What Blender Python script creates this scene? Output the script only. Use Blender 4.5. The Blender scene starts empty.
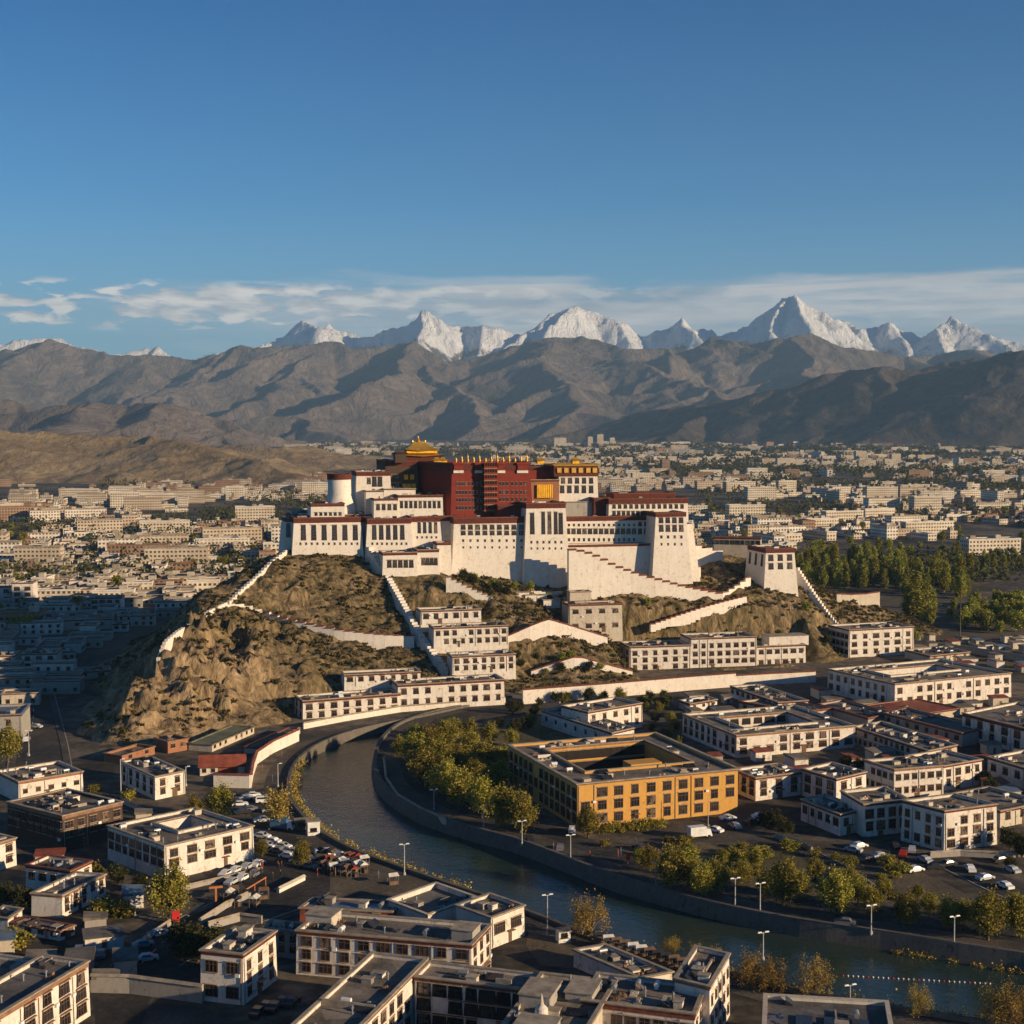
import bpy, bmesh, math, random
import numpy as np
from mathutils import Vector, Matrix
from mathutils.geometry import delaunay_2d_cdt
random.seed(7)
rng = np.random.default_rng(7)
scene = bpy.context.scene
C = scene.collection

# ------------------------------------------------------------ camera
F_PX, HOR, HCAM = 1440.0, 425.0, 100.0
PITCH = math.atan((512 - HOR) / F_PX)
cam_d = bpy.data.cameras.new("camera")
cam = bpy.data.objects.new("camera", cam_d)
C.objects.link(cam)
cam.location = (0, 0, HCAM)
cam.rotation_euler = (math.pi / 2 - PITCH, 0, 0)
cam_d.sensor_width = 36.0
cam_d.lens = 36.0 * F_PX / 1024
cam_d.clip_start = 1.0
cam_d.clip_end = 120000.0
scene.camera = cam
scene.view_settings.view_transform = 'Standard'
scene.view_settings.look = 'None'
scene.view_settings.exposure = 0.38
scene.view_settings.gamma = 1.0
scene.cycles.volume_bounces = 0
scene.cycles.max_bounces = 5
scene.cycles.diffuse_bounces = 2
scene.cycles.transparent_max_bounces = 8

# ------------------------------------------------------------ sun and sky
SUN_EL = math.radians(14.0)
SX, SY = 0.90, -0.43
_n = math.hypot(SX, SY); SX /= _n; SY /= _n
to_sun = Vector((SX * math.cos(SUN_EL), SY * math.cos(SUN_EL), math.sin(SUN_EL)))
sun_d = bpy.data.lights.new("sun", 'SUN')
sun_d.energy = 5.0
sun_d.angle = math.radians(0.5)
sun_d.color = (1.0, 0.76, 0.48)
sun = bpy.data.objects.new("sun", sun_d)
C.objects.link(sun)
sun.rotation_euler = to_sun.to_track_quat('Z', 'Y').to_euler()
sun.location = (300, -200, 400)

world = bpy.data.worlds.new("World")
scene.world = world
world.use_nodes = True


class NT:
    """tiny node-tree helper"""
    def __init__(s, tree):
        s.t = tree; s.n = tree.nodes; s.l = tree.links

    def new(s, typ, **kw):
        n = s.n.new(typ)
        ins = kw.pop('ins', {})
        for k, v in kw.items():
            setattr(n, k, v)
        for k, v in ins.items():
            s.put(n.inputs[k], v)
        return n

    def put(s, sock, v):
        if isinstance(v, bpy.types.NodeSocket):
            s.l.new(v, sock)
        elif isinstance(v, bpy.types.Node):
            s.l.new(v.outputs[0], sock)
        else:
            if isinstance(v, (tuple, list)) and len(v) == 3 and sock.type == 'RGBA':
                v = (*v, 1.0)
            sock.default_value = v

    def math(s, op, a, b=0.0, c=None, clamp=False):
        n = s.n.new('ShaderNodeMath'); n.operation = op; n.use_clamp = clamp
        s.put(n.inputs[0], a); s.put(n.inputs[1], b)
        if c is not None: s.put(n.inputs[2], c)
        return n.outputs[0]

    def mix(s, fac, a, b, typ='MIX'):
        n = s.n.new('ShaderNodeMix'); n.data_type = 'RGBA'; n.blend_type = typ
        n.clamp_factor = True
        s.put(n.inputs[0], fac); s.put(n.inputs[6], a); s.put(n.inputs[7], b)
        return n.outputs[2]

    def ramp(s, fac, stops, interp='LINEAR'):
        n = s.n.new('ShaderNodeValToRGB'); cr = n.color_ramp; cr.interpolation = interp
        while len(cr.elements) < len(stops): cr.elements.new(0.5)
        for e, (p, c) in zip(cr.elements, stops):
            e.position = p
            e.color = (c, c, c, 1) if isinstance(c, (int, float)) else (*c, 1)
        s.put(n.inputs[0], fac)
        return n.outputs[0]

    def noise(s, vec, scale, detail=4, rough=0.55, dist=0.0):
        n = s.n.new('ShaderNodeTexNoise')
        s.put(n.inputs['Vector'], vec)
        n.inputs['Scale'].default_value = scale
        n.inputs['Detail'].default_value = detail
        n.inputs['Roughness'].default_value = rough
        n.inputs['Distortion'].default_value = dist
        return n.outputs[0]

    def mapping(s, vec, loc=(0, 0, 0), rot=(0, 0, 0), scale=(1, 1, 1)):
        n = s.n.new('ShaderNodeMapping')
        s.put(n.inputs[0], vec)
        n.inputs[1].default_value = loc; n.inputs[2].default_value = rot; n.inputs[3].default_value = scale
        return n.outputs[0]


def build_world():
    t = NT(world.node_tree); t.n.clear()
    sky = t.new('ShaderNodeTexSky', sky_type='NISHITA', sun_disc=False)
    sky.sun_elevation = SUN_EL
    # nishita: rotation 0 = sun at +Y, clockwise positive
    sky.sun_rotation = math.atan2(SX, SY)
    sky.altitude = 3600; sky.air_density = 1.0; sky.dust_density = 0.35; sky.ozone_density = 1.6
    tc = t.new('ShaderNodeTexCoord')
    d = tc.outputs['Generated']
    sep = t.new('ShaderNodeSeparateXYZ', ins={0: d})
    x, y, z = sep.outputs
    # direction expressed as azimuth (x/y) and elevation (z/y) in the band ahead, valid all round through atan2
    az = t.math('ARCTAN2', x, y)
    hyp = t.math('SQRT', t.math('ADD', t.math('MULTIPLY', x, x), t.math('MULTIPLY', y, y)))
    el = t.math('ARCTAN2', z, hyp)
    vec = t.new('ShaderNodeCombineXYZ', ins={0: az, 1: t.math('MULTIPLY', el, 6.0), 2: 0.0}).outputs[0]
    # warm pale horizon tint under the blue
    tint = t.ramp(t.math('MULTIPLY', el, 2.2), [(0.0, (0.55, 1.0, 1.10)), (0.25, (0.28, 0.86, 1.12)), (0.62, (0.0, 0.55, 0.98)), (1.0, (0.0, 0.44, 0.86))])
    base = t.mix(1.0, sky.outputs[0], tint, 'MULTIPLY')
    # ---- broad veil of lens-shaped cloud just above the far peaks
    n1 = t.noise(t.mapping(vec, (1.3, 0.2, 0), scale=(2.2, 2.6, 1)), 1.6, 5, 0.55, 0.4)
    n2 = t.noise(t.mapping(vec, (7.3, 4.2, 0), scale=(4, 14, 1)), 1.9, 8, 0.62, 0.8)
    # top edge of the veil: rises on the right side (az ~ .2), falls on the left
    top = t.math('MULTIPLY_ADD', az, 0.02, 0.098)
    top = t.math('ADD', top, t.math('MULTIPLY', t.math('SUBTRACT', n1, 0.5), 0.05))
    m = t.new('ShaderNodeMapRange', ins={0: t.math('SUBTRACT', top, el), 1: -0.002, 2: 0.006, 3: 0.0, 4: 1.0}).outputs[0]
    m2 = t.new('ShaderNodeMapRange', ins={0: el, 1: 0.03, 2: 0.075, 3: 0.7, 4: 1.0}).outputs[0]
    azm = t.math('MULTIPLY', t.new('ShaderNodeMapRange', ins={0: az, 1: -0.30, 2: 0.0, 3: 0.12, 4: 1.0}).outputs[0], t.new('ShaderNodeMapRange', ins={0: az, 1: 0.55, 2: 0.9, 3: 1.0, 4: 0.1}).outputs[0])
    veil = t.math('MULTIPLY', t.math('MULTIPLY', m, azm), t.ramp(n2, [(0.36, 0.45), (0.56, 1.0)]))
    veil = t.math('MULTIPLY', veil, m2)
    vshade = t.ramp(n1, [(0.38, (0.36, 0.44, 0.52)), (0.58, (0.80, 0.76, 0.74))])
    # ---- small cumulus puffs
    n3 = t.noise(t.mapping(vec, (3.1, 0.0, 0), scale=(22, 15.0, 1)), 1.5, 8, 0.6, 0.3)
    n4 = t.noise(t.mapping(vec, (0.4, 2.0, 0), scale=(3.0, 2.0, 1)), 1.5, 3, 0.5)
    band = t.new('ShaderNodeMapRange', ins={0: t.math('ABSOLUTE', t.math('SUBTRACT', el, 0.080)), 1: 0.0, 2: 0.018, 3: 1.0, 4: 0.0}).outputs[0]
    azl = t.new('ShaderNodeMapRange', ins={0: az, 1: -0.15, 2: 0.1, 3: 1.0, 4: 0.25}).outputs[0]
    cu = t.math('ADD', n3, t.math('MULTIPLY', t.math('SUBTRACT', n4, 0.5), 0.7))
    cu = t.math('ADD', cu, t.math('MULTIPLY', band, 0.2))
    cum = t.math('MULTIPLY', t.math('MULTIPLY', t.ramp(cu, [(0.55, 0.0), (0.63, 1.0)]), t.ramp(band, [(0.0, 0.0), (0.35, 1.0)])), azl)
    cshade = t.ramp(t.noise(t.mapping(vec, (3.1, 0.12, 0), scale=(22, 15.0, 1)), 1.5, 4, 0.5), [(0.4, (0.46, 0.48, 0.52)), (0.62, (0.95, 0.88, 0.80))])
    # horizon paling
    hz = t.new('ShaderNodeMapRange', ins={0: el, 1: 0.03, 2: 0.15, 3: 0.55, 4: 0.0}).outputs[0]
    bgc = t.new('ShaderNodeBackground', ins={0: base, 1: 0.080})
    cl1 = t.new('ShaderNodeBackground', ins={0: vshade, 1: 0.76})
    cl2 = t.new('ShaderNodeBackground', ins={0: cshade, 1: 0.88})
    hzb = t.new('ShaderNodeBackground', ins={0: (0.28, 0.49, 0.63), 1: 0.66})
    s0 = t.new('ShaderNodeMixShader', ins={0: hz, 1: bgc.outputs[0], 2: hzb.outputs[0]})
    s1 = t.new('ShaderNodeMixShader', ins={0: veil, 1: s0.outputs[0], 2: cl1.outputs[0]})
    s2 = t.new('ShaderNodeMixShader', ins={0: cum, 1: s1.outputs[0], 2: cl2.outputs[0]})
    out = t.new('ShaderNodeOutputWorld', ins={0: s2.outputs[0]})


build_world()


# ------------------------------------------------------------ pixel -> world
def ray(px, py):
    dx = (px - 512) / F_PX; dy = (512 - py) / F_PX
    c, s = math.cos(PITCH), math.sin(PITCH)
    return (dx, c + dy * s, -s + dy * c)


def G(px, py, z=0.0):
    r = ray(px, py); k = (z - HCAM) / r[2]
    return (r[0] * k, r[1] * k)


def P(px, py, Y):
    r = ray(px, py); k = Y / r[1]
    return (r[0] * k, Y, HCAM + r[2] * k)


# ------------------------------------------------------------ object helpers
def link(o, parent=None):
    C.objects.link(o)
    if parent is not None: o.parent = parent
    return o


def mesh_obj(name, verts, faces, mats, fm=None, parent=None, smooth=False, uvs=None):
    me = bpy.data.meshes.new(name)
    me.from_pydata([tuple(v) for v in verts], [], [tuple(f) for f in faces])
    if not isinstance(mats, (list, tuple)): mats = [mats]
    for m in mats: me.materials.append(m)
    if fm is not None: me.polygons.foreach_set('material_index', np.array(fm, dtype=np.int32))
    if smooth: me.polygons.foreach_set('use_smooth', np.ones(len(me.polygons), dtype=bool))
    if uvs is not None:
        uv = me.uv_layers.new(name='UVMap')
        uv.data.foreach_set('uv', np.array(uvs, dtype=np.float32).ravel())
    me.update()
    return link(bpy.data.objects.new(name, me), parent)


def tag(o, label=None, cat=None, group=None, kind=None):
    if label: o['label'] = label
    if cat: o['category'] = cat
    if group: o['group'] = group
    if kind: o['kind'] = kind
    return o


def empty(name, loc, rz=0.0, label=None, cat=None, group=None):
    o = bpy.data.objects.new(name, None)
    o.location = loc; o.rotation_euler = (0, 0, rz)
    o.empty_display_size = 2
    C.objects.link(o)
    return tag(o, label, cat, group)


def copy_tree(o, parent=None):
    c = o.copy(); C.objects.link(c); c.parent = parent
    for ch in list(o.children):
        copy_tree(ch, c)
    return c


class MB:
    """mesh builder: boxes, prisms, tubes in one mesh"""
    def __init__(s): s.v = []; s.f = []; s.m = []

    def add(s, vs, fs, mi=0):
        k = len(s.v); s.v += [tuple(p) for p in vs]
        s.f += [tuple(i + k for i in f) for f in fs]; s.m += [mi] * len(fs)

    def box(s, x0, x1, y0, y1, z0, z1, mi=0, bottom=True):
        vs = [(x0, y0, z0), (x1, y0, z0), (x1, y1, z0), (x0, y1, z0), (x0, y0, z1), (x1, y0, z1), (x1, y1, z1), (x0, y1, z1)]
        fs = [(0, 1, 5, 4), (1, 2, 6, 5), (2, 3, 7, 6), (3, 0, 4, 7), (4, 5, 6, 7)]
        if bottom: fs.append((3, 2, 1, 0))
        s.add(vs, fs, mi)

    def hexa(s, bot, top, mi=0):
        fs = [(0, 1, 5, 4), (1, 2, 6, 5), (2, 3, 7, 6), (3, 0, 4, 7), (4, 5, 6, 7), (3, 2, 1, 0)]
        s.add(list(bot) + list(top), fs, mi)

    def tube(s, p0, p1, r0, r1=None, n=8, mi=0, caps=True):
        r1 = r0 if r1 is None else r1
        p0 = Vector(p0); p1 = Vector(p1); d = (p1 - p0)
        if d.length < 1e-6: return
        d.normalize()
        a = d.cross(Vector((0, 0, 1)) if abs(d.z) < 0.9 else Vector((1, 0, 0))).normalized(); b = d.cross(a)
        vs = []
        for p, r in ((p0, r0), (p1, r1)):
            for i in range(n):
                t = 2 * math.pi * i / n
                vs.append(p + a * (math.cos(t) * r) + b * (math.sin(t) * r))
        fs = [(i, (i + 1) % n, n + (i + 1) % n, n + i) for i in range(n)]
        fs = [tuple(reversed(f)) for f in fs]
        if caps: fs += [tuple(range(n)), tuple(range(2 * n - 1, n - 1, -1))]
        s.add(vs, fs, mi)

    def lathe(s, prof, cx, cy, z0, n=12, mi=0):
        vs = []
        for r, z in prof:
            for i in range(n):
                t = 2 * math.pi * i / n
                vs.append((cx + math.cos(t) * r, cy + math.sin(t) * r, z0 + z))
        fs = []
        for k in range(len(prof) - 1):
            for i in range(n):
                j = (i + 1) % n
                fs.append((k * n + i, k * n + j, (k + 1) * n + j, (k + 1) * n + i))
        fs.append(tuple(range(len(prof) * n - n, len(prof) * n)))
        s.add(vs, fs, mi)

    def build(s, name, mats, parent=None, smooth=False):
        return mesh_obj(name, s.v, s.f, mats, s.m, parent, smooth)


# ------------------------------------------------------------ numpy noise
def _hash(ix, iy, seed):
    h = (ix.astype(np.int64) * 374761393 + iy.astype(np.int64) * 668265263 + seed * 1442695041) & 0xffffffff
    h = ((h ^ (h >> 13)) * 1274126177) & 0xffffffff
    return ((h ^ (h >> 16)) & 0xffff) / 65535.0


def vnoise(x, y, seed=0):
    ix = np.floor(x); iy = np.floor(y); fx = x - ix; fy = y - iy
    ix = ix.astype(np.int64); iy = iy.astype(np.int64)
    u = fx * fx * fx * (fx * (fx * 6 - 15) + 10); v = fy * fy * fy * (fy * (fy * 6 - 15) + 10)
    a = _hash(ix, iy, seed); b = _hash(ix + 1, iy, seed); c = _hash(ix, iy + 1, seed); d = _hash(ix + 1, iy + 1, seed)
    return (a * (1 - u) + b * u) * (1 - v) + (c * (1 - u) + d * u) * v


def fbm(x, y, oct=5, seed=0, gain=0.5, lac=2.03, ridged=False):
    s = 0; a = 1; t = 0
    for o in range(oct):
        n = vnoise(x, y, seed + o * 17)
        if ridged: n = 1 - np.abs(2 * n - 1)
        s = s + a * n; t += a; a *= gain
        x, y = x * lac * 0.8 - y * lac * 0.6 + 11.3, x * lac * 0.6 + y * lac * 0.8 + 5.7
    return s / t


def grid_obj(name, X, Y, Z, mat, smooth=True, parent=None):
    r, c = X.shape
    me = bpy.data.meshes.new(name)
    me.vertices.add(r * c)
    me.vertices.foreach_set('co', np.stack([X, Y, Z], -1).astype(np.float32).ravel())
    i = np.arange(r * c).reshape(r, c)
    q = np.stack([i[:-1, :-1], i[:-1, 1:], i[1:, 1:], i[1:, :-1]], -1).reshape(-1, 4)
    me.loops.add(q.size); me.loops.foreach_set('vertex_index', q.ravel().astype(np.int32))
    me.polygons.add(len(q)); me.polygons.foreach_set('loop_start', (np.arange(len(q)) * 4).astype(np.int32))
    me.polygons.foreach_set('loop_total', np.full(len(q), 4, dtype=np.int32))
    me.polygons.foreach_set('use_smooth', np.full(len(q), smooth, dtype=bool))
    me.materials.append(mat)
    me.update(calc_edges=True); me.validate()
    return link(bpy.data.objects.new(name, me), parent)


# ------------------------------------------------------------ materials
MATS = {}


def new_mat(name):
    m = bpy.data.materials.new(name); m.use_nodes = True
    t = NT(m.node_tree); t.n.clear()
    out = t.new('ShaderNodeOutputMaterial')
    bs = t.new('ShaderNodeBsdfPrincipled')
    t.l.new(bs.outputs[0], out.inputs[0])
    bs.inputs['Roughness'].default_value = 0.85
    bs.inputs['Specular IOR Level'].default_value = 0.25
    MATS[name] = m
    return m, t, bs


def plain(name, col, rough=0.8, metal=0.0, var=0.12, scale=0.6, spec=0.25, bump=0.0):
    """one colour with noise variation in object space"""
    m, t, bs = new_mat(name)
    tc = t.new('ShaderNodeTexCoord').outputs['Object']
    n = t.noise(tc, scale, 5, 0.6)
    lo = tuple(c * (1 - 2.2 * var) for c in col); hi = tuple(min(1, c * (1 + 1.3 * var)) for c in col)
    t.put(bs.inputs['Base Color'], t.ramp(n, [(0.3, lo), (0.7, hi)]))
    bs.inputs['Roughness'].default_value = rough; bs.inputs['Metallic'].default_value = metal
    bs.inputs['Specular IOR Level'].default_value = spec
    if bump:
        b = t.new('ShaderNodeBump', ins={'Strength': bump, 'Distance': 0.1, 'Height': n})
        t.put(bs.inputs['Normal'], b.outputs[0])
    return m


def whitewash(name, col, stain=(0.42, 0.34, 0.26), amt=0.5):
    m, t, bs = new_mat(name)
    geo = t.new('ShaderNodeNewGeometry').outputs['Position']
    n1 = t.noise(geo, 0.22, 5, 0.65)
    streak = t.noise(t.mapping(geo, scale=(1.1, 1.1, 0.13)), 1.0, 5, 0.7)
    n3 = t.noise(geo, 2.2, 4, 0.6)
    c = t.mix(t.ramp(n1, [(0.35, 0.0), (0.75, amt * 0.6)]), col, stain)
    c = t.mix(t.ramp(streak, [(0.48, 0.0), (0.78, amt)]), c, stain)
    c = t.mix(t.ramp(n3, [(0.35, 0.0), (0.75, 0.30)]), c, tuple(x * 0.6 for x in col))
    n4 = t.noise(geo, 0.7, 6, 0.7, 0.8)
    c = t.mix(t.ramp(n4, [(0.56, 0.0), (0.64, amt)]), c, tuple(x * 0.55 for x in stain))
    t.put(bs.inputs['Base Color'], c)
    b = t.new('ShaderNodeBump', ins={'Strength': 0.35, 'Distance': 0.12, 'Height': n3})
    t.put(bs.inputs['Normal'], b.outputs[0])
    return m


def ground_mat(name, stops, sc=0.02, det=8, fine=0.6, bump=0.5, rough=0.95):
    m, t, bs = new_mat(name)
    geo = t.new('ShaderNodeNewGeometry').outputs['Position']
    n = t.noise(geo, sc, det, 0.62, 0.3)
    n2 = t.noise(geo, fine, 4, 0.6)
    k = t.math('ADD', t.math('MULTIPLY', n, 0.62), t.math('MULTIPLY', n2, 0.38))
    t.put(bs.inputs['Base Color'], t.ramp(k, stops))
    bs.inputs['Roughness'].default_value = rough
    b = t.new('ShaderNodeBump', ins={'Strength': bump, 'Distance': 0.3, 'Height': n2})
    t.put(bs.inputs['Normal'], b.outputs[0])
    return m


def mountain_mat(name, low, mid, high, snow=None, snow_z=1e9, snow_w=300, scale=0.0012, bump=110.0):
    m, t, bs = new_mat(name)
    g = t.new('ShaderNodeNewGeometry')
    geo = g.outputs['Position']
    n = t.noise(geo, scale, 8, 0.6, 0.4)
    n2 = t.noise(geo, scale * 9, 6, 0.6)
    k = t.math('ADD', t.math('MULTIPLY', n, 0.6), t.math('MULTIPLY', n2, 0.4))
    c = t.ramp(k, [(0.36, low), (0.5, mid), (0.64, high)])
    if snow:
        z = t.new('ShaderNodeSeparateXYZ', ins={0: geo}).outputs[2]
        nz = t.new('ShaderNodeSeparateXYZ', ins={0: g.outputs['Normal']}).outputs[2]
        n3 = t.noise(geo, scale * 2.2, 8, 0.68, 0.6)
        h = t.math('ADD', z, t.math('MULTIPLY', t.math('SUBTRACT', n3, 0.5), snow_w * 3.4))
        h = t.math('ADD', h, t.math('MULTIPLY', t.math('SUBTRACT', nz, 0.6), snow_w * 1.6))
        f = t.new('ShaderNodeMapRange', ins={0: h, 1: snow_z, 2: snow_z + snow_w * 0.35, 3: 0.0, 4: 1.0}).outputs[0]
        c = t.mix(f, c, snow)
    t.put(bs.inputs['Base Color'], c)
    bs.inputs['Roughness'].default_value = 0.95
    n5 = t.noise(t.mapping(geo, rot=(0, 0, 0.5), scale=(1, 0.6, 0.35)), scale * 5, 8, 0.68, 0.5)
    b = t.new('ShaderNodeBump', ins={'Strength': 1.0, 'Distance': bump, 'Height': n5})
    t.put(bs.inputs['Normal'], b.outputs[0])
    return m
# ------------------------------------------------------------ mountains
def seg_field(X, Y, segs, ANG):
    """height = max over ridge segments of (height along the segment - slope * distance)"""
    H = np.full(X.shape, -1e9)
    HH, XX, YY = H, X, Y
    rows = YY[:, 0]; slo, shi = XX[:, 0] / rows, XX[:, -1] / rows; nc = XX.shape[1]
    ycl = rows
    for (x0, y0, z0, x1, y1, z1, sl) in segs:
        R = (max(z0, z1) + 60) / sl + 600
        i0 = int(np.searchsorted(ycl, min(y0, y1) - R)); i1 = int(np.searchsorted(ycl, max(y0, y1) + R))
        if i1 <= i0: continue
        a0 = min((min(x0, x1) - R) / ycl[i0], (min(x0, x1) - R) / ycl[i1 - 1]); a1 = max((max(x0, x1) + R) / ycl[i0], (max(x0, x1) + R) / ycl[i1 - 1])
        l, h = ANG[0], ANG[1]
        j0 = max(0, int((a0 - l) / (h - l) * nc) - 2); j1 = min(nc, int((a1 - l) / (h - l) * nc) + 3)
        if j1 <= j0: continue
        X = XX[i0:i1, j0:j1]; Y = YY[i0:i1, j0:j1]; H = HH[i0:i1, j0:j1]
        dx, dy = x1 - x0, y1 - y0; L2 = dx * dx + dy * dy + 1e-6
        t = np.clip(((X - x0) * dx + (Y - y0) * dy) / L2, 0, 1)
        d = np.hypot(X - (x0 + t * dx), Y - (y0 + t * dy))
        np.maximum(H, z0 + t * (z1 - z0) - sl * d, out=H)
    return HH


def make_range(name, sil, Yr, mat, spur_len, slope, ybase, seed, step=2.0, nrow=200, warp=0.10, rough=0.05,
               nspur=3, depth_back=0.35, px0=-260, px1=1290, zigz=0.35, label=None, gain=0.5, lift=0.70):
    """sil: silhouette (px, py). Yr: ridge distance (metres) or a list of (px, Y)."""
    r = random.Random(seed)
    px = np.array([s[0] for s in sil], float); py = np.array([s[1] for s in sil], float)
    Yf = (lambda p: Yr) if not isinstance(Yr, list) else (lambda p: float(np.interp(p, [a for a, _ in Yr], [b for _, b in Yr])))
    pts = []
    for a, b in zip(px, py):
        Y = Yf(a) * (1 + r.uniform(-0.02, 0.02))
        pts.append(P(a, b, Y))
    segs = []
    for a, b in zip(pts[:-1], pts[1:]):
        segs.append((*a, *b, slope))
    Zm = max(p[2] for p in pts)
    # spurs from ridge points, running to the camera and to the back
    def spur(p, ang, L, z1, lvl):
        n = 4 if lvl == 0 else 3
        x, y, z = p; a = ang; zz = z
        for k in range(n):
            a2 = a + r.uniform(-zigz, zigz)
            l = L / n * r.uniform(0.8, 1.2)
            nx, ny = x + math.cos(a2) * l, y + math.sin(a2) * l
            f = (k + 1) / n
            nz = z + (z1 - z) * (f ** 0.85)
            segs.append((x, y, zz, nx, ny, nz, slope * (1.0 + 0.15 * lvl)))
            if lvl < 2:
                for sgn in (-1, 1):
                    if r.random() < (0.7 if lvl == 0 else 0.45):
                        spur((nx, ny, nz), a2 + sgn * r.uniform(0.6, 1.0), L * r.uniform(0.35, 0.5) * (1 - 0.5 * f), nz * 0.12, lvl + 1)
            x, y, zz = nx, ny, nz
    # a spur at each local summit, and fillers where the gap is wide
    last = -1e9
    for i, p in enumerate(pts):
        summit = 0 < i < len(pts) - 1 and py[i] <= py[i - 1] and py[i] <= py[i + 1]
        if summit or px[i] - last > nspur:
            L = spur_len * (0.35 + 0.65 * p[2] / Zm) * r.uniform(0.75, 1.15)
            spur(p, -math.pi / 2 + r.uniform(-0.5, 0.35), L, 0.0, 0)
            last = px[i]
        if i % 2 == 0: spur(p, math.pi / 2 + r.uniform(-0.4, 0.4), spur_len * 0.8, 0.0, 2)
    Y0 = Yf(512) - spur_len * 1.5 if ybase is None else ybase
    Y1 = max(Yf(p) for p in px) * 1.02 + spur_len * depth_back
    cols = np.arange(px0, px1 + step, step)
    rows = Y0 + (Y1 - Y0) * np.linspace(0, 1, nrow)
    A, R = np.meshgrid((cols - 512) / F_PX, rows)
    X = A * R; Y = R
    w = spur_len * warp
    sc = 1.0 / (spur_len * 0.28)
    Xw = X + w * 2 * (fbm(X * sc, Y * sc, 4, seed + 3) - 0.5)
    Yw = Y + w * 2 * (fbm(X * sc + 40, Y * sc + 9, 4, seed + 5) - 0.5)
    fade = np.clip((Y - 0) * 0 + 1, 0, 1)
    H = seg_field(Xw, Yw, segs, ((cols[0] - 512) / F_PX, (cols[-1] - 512) / F_PX))
    sc2 = 1.0 / (spur_len * 0.16)
    amp = rough * Zm * np.clip(H / (0.35 * Zm), 0, 1)
    H = H + amp * 1.6 * (fbm(X * sc2, Y * sc2, 7, seed + 8, gain, ridged=True) - lift)
    H = np.where(H > -30, H, -30)
    o = grid_obj(name, X, Y, H, mat)
    tag(o, label, kind='structure')
    return o


M_snow = mountain_mat('far_mountain', (0.09, 0.08, 0.075), (0.15, 0.13, 0.12), (0.2, 0.17, 0.15),
                      snow=(0.95, 0.96, 0.98), snow_z=880, snow_w=340, scale=0.0012, bump=150.0)
M_brown = mountain_mat('brown_mountain', (0.12, 0.095, 0.078), (0.20, 0.155, 0.125), (0.30, 0.235, 0.185), scale=0.0012,
                       snow=(0.7, 0.7, 0.72), snow_z=1420, snow_w=120)
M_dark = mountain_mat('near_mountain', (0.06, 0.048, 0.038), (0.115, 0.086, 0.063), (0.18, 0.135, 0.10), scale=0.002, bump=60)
M_foot = mountain_mat('foothill_earth', (0.17, 0.115, 0.058), (0.29, 0.205, 0.11), (0.40, 0.295, 0.165), scale=0.006, bump=12)

sil3 = [(-260, 350), (-120, 338), (-40, 343), (6, 344), (30, 340), (62, 338), (90, 352), (125, 354), (158, 341), (175, 353), (185, 356),
        (215, 352), (262, 344), (285, 330), (304, 315), (320, 324), (335, 325), (355, 331), (375, 336), (395, 327), (420, 311), (438, 320), (460, 326), (480, 329), (500, 327), (520, 330), (540, 323), (556, 311), (571, 305), (590, 308),
        (617, 315), (640, 328), (660, 331), (672, 325), (684, 319), (697, 327), (715, 332), (735, 330), (757, 319), (775, 303), (789, 291), (797, 289.5), (806, 297), (827, 309), (842, 320), (858, 328), (872, 328), (884, 324), (897, 329), (915, 333),
        (930, 327), (946, 318.5), (962, 326), (985, 333), (1010, 339), (1040, 343), (1100, 330), (1170, 345), (1290, 335)]
make_range('snow_mountains', sil3, 17000, M_snow, 4200, 0.95, 12600, 11, nspur=40, warp=0.025, rough=0.085, nrow=240, gain=0.56,
           label='far range of snow capped peaks along the horizon')
sil2 = [(-260, 365), (-100, 352), (-20, 352), (30, 349), (55, 340), (68, 338), (90, 347), (118, 355), (150, 355), (190, 356), (215, 353), (238, 346), (265, 348), (300, 343),
        (325, 341), (352, 346), (380, 348), (400, 344), (415, 339.5), (435, 349), (452, 360), (480, 357), (512, 348), (545, 340), (577, 333),
        (607, 346), (647, 345), (680, 349), (700, 335), (722, 338), (745, 343), (782, 338), (812, 333), (832, 338), (862, 349), (907, 357),
        (940, 356), (965, 346), (1000, 352), (1040, 349), (1120, 345), (1290, 350)]
make_range('brown_mountains', sil2, 12800, M_brown, 4300, 0.52, 7300, 23, nspur=60, warp=0.06, rough=0.085, nrow=300, gain=0.56,
           label='bare brown mountain range behind the city')
# separate lower spurs in front
sil2b = [(-260, 385), (-100, 388), (0, 398), (18, 401), (35, 410), (60, 404), (95, 402), (130, 404), (160, 401), (185, 406), (215, 416), (245, 427), (275, 437), (300, 446)]
make_range('low_mountain', sil2b, 6800, M_brown, 1500, 0.5, 5000, 31, nspur=60, warp=0.06, rough=0.06, nrow=120, px0=-260, px1=330,
           label='low brown spur in front of the range on the left')
sil1 = [(470, 447), (520, 441), (560, 434), (600, 424), (640, 413), (680, 406), (705, 404), (735, 397), (775, 390), (800, 385), (830, 375), (860, 368), (885, 365), (915, 367),
        (950, 361), (985, 357), (1005, 350), (1024, 349), (1060, 352), (1120, 340), (1290, 345)]
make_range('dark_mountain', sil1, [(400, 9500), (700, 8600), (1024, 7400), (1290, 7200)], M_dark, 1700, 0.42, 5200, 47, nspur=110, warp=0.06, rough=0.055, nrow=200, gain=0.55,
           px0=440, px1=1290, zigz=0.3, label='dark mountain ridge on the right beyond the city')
sil0 = [(-260, 424), (-60, 425), (0, 428), (45, 431), (100, 433), (130, 434), (180, 437), (215, 448), (240, 456), (262, 463), (300, 474), (330, 482)]
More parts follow.
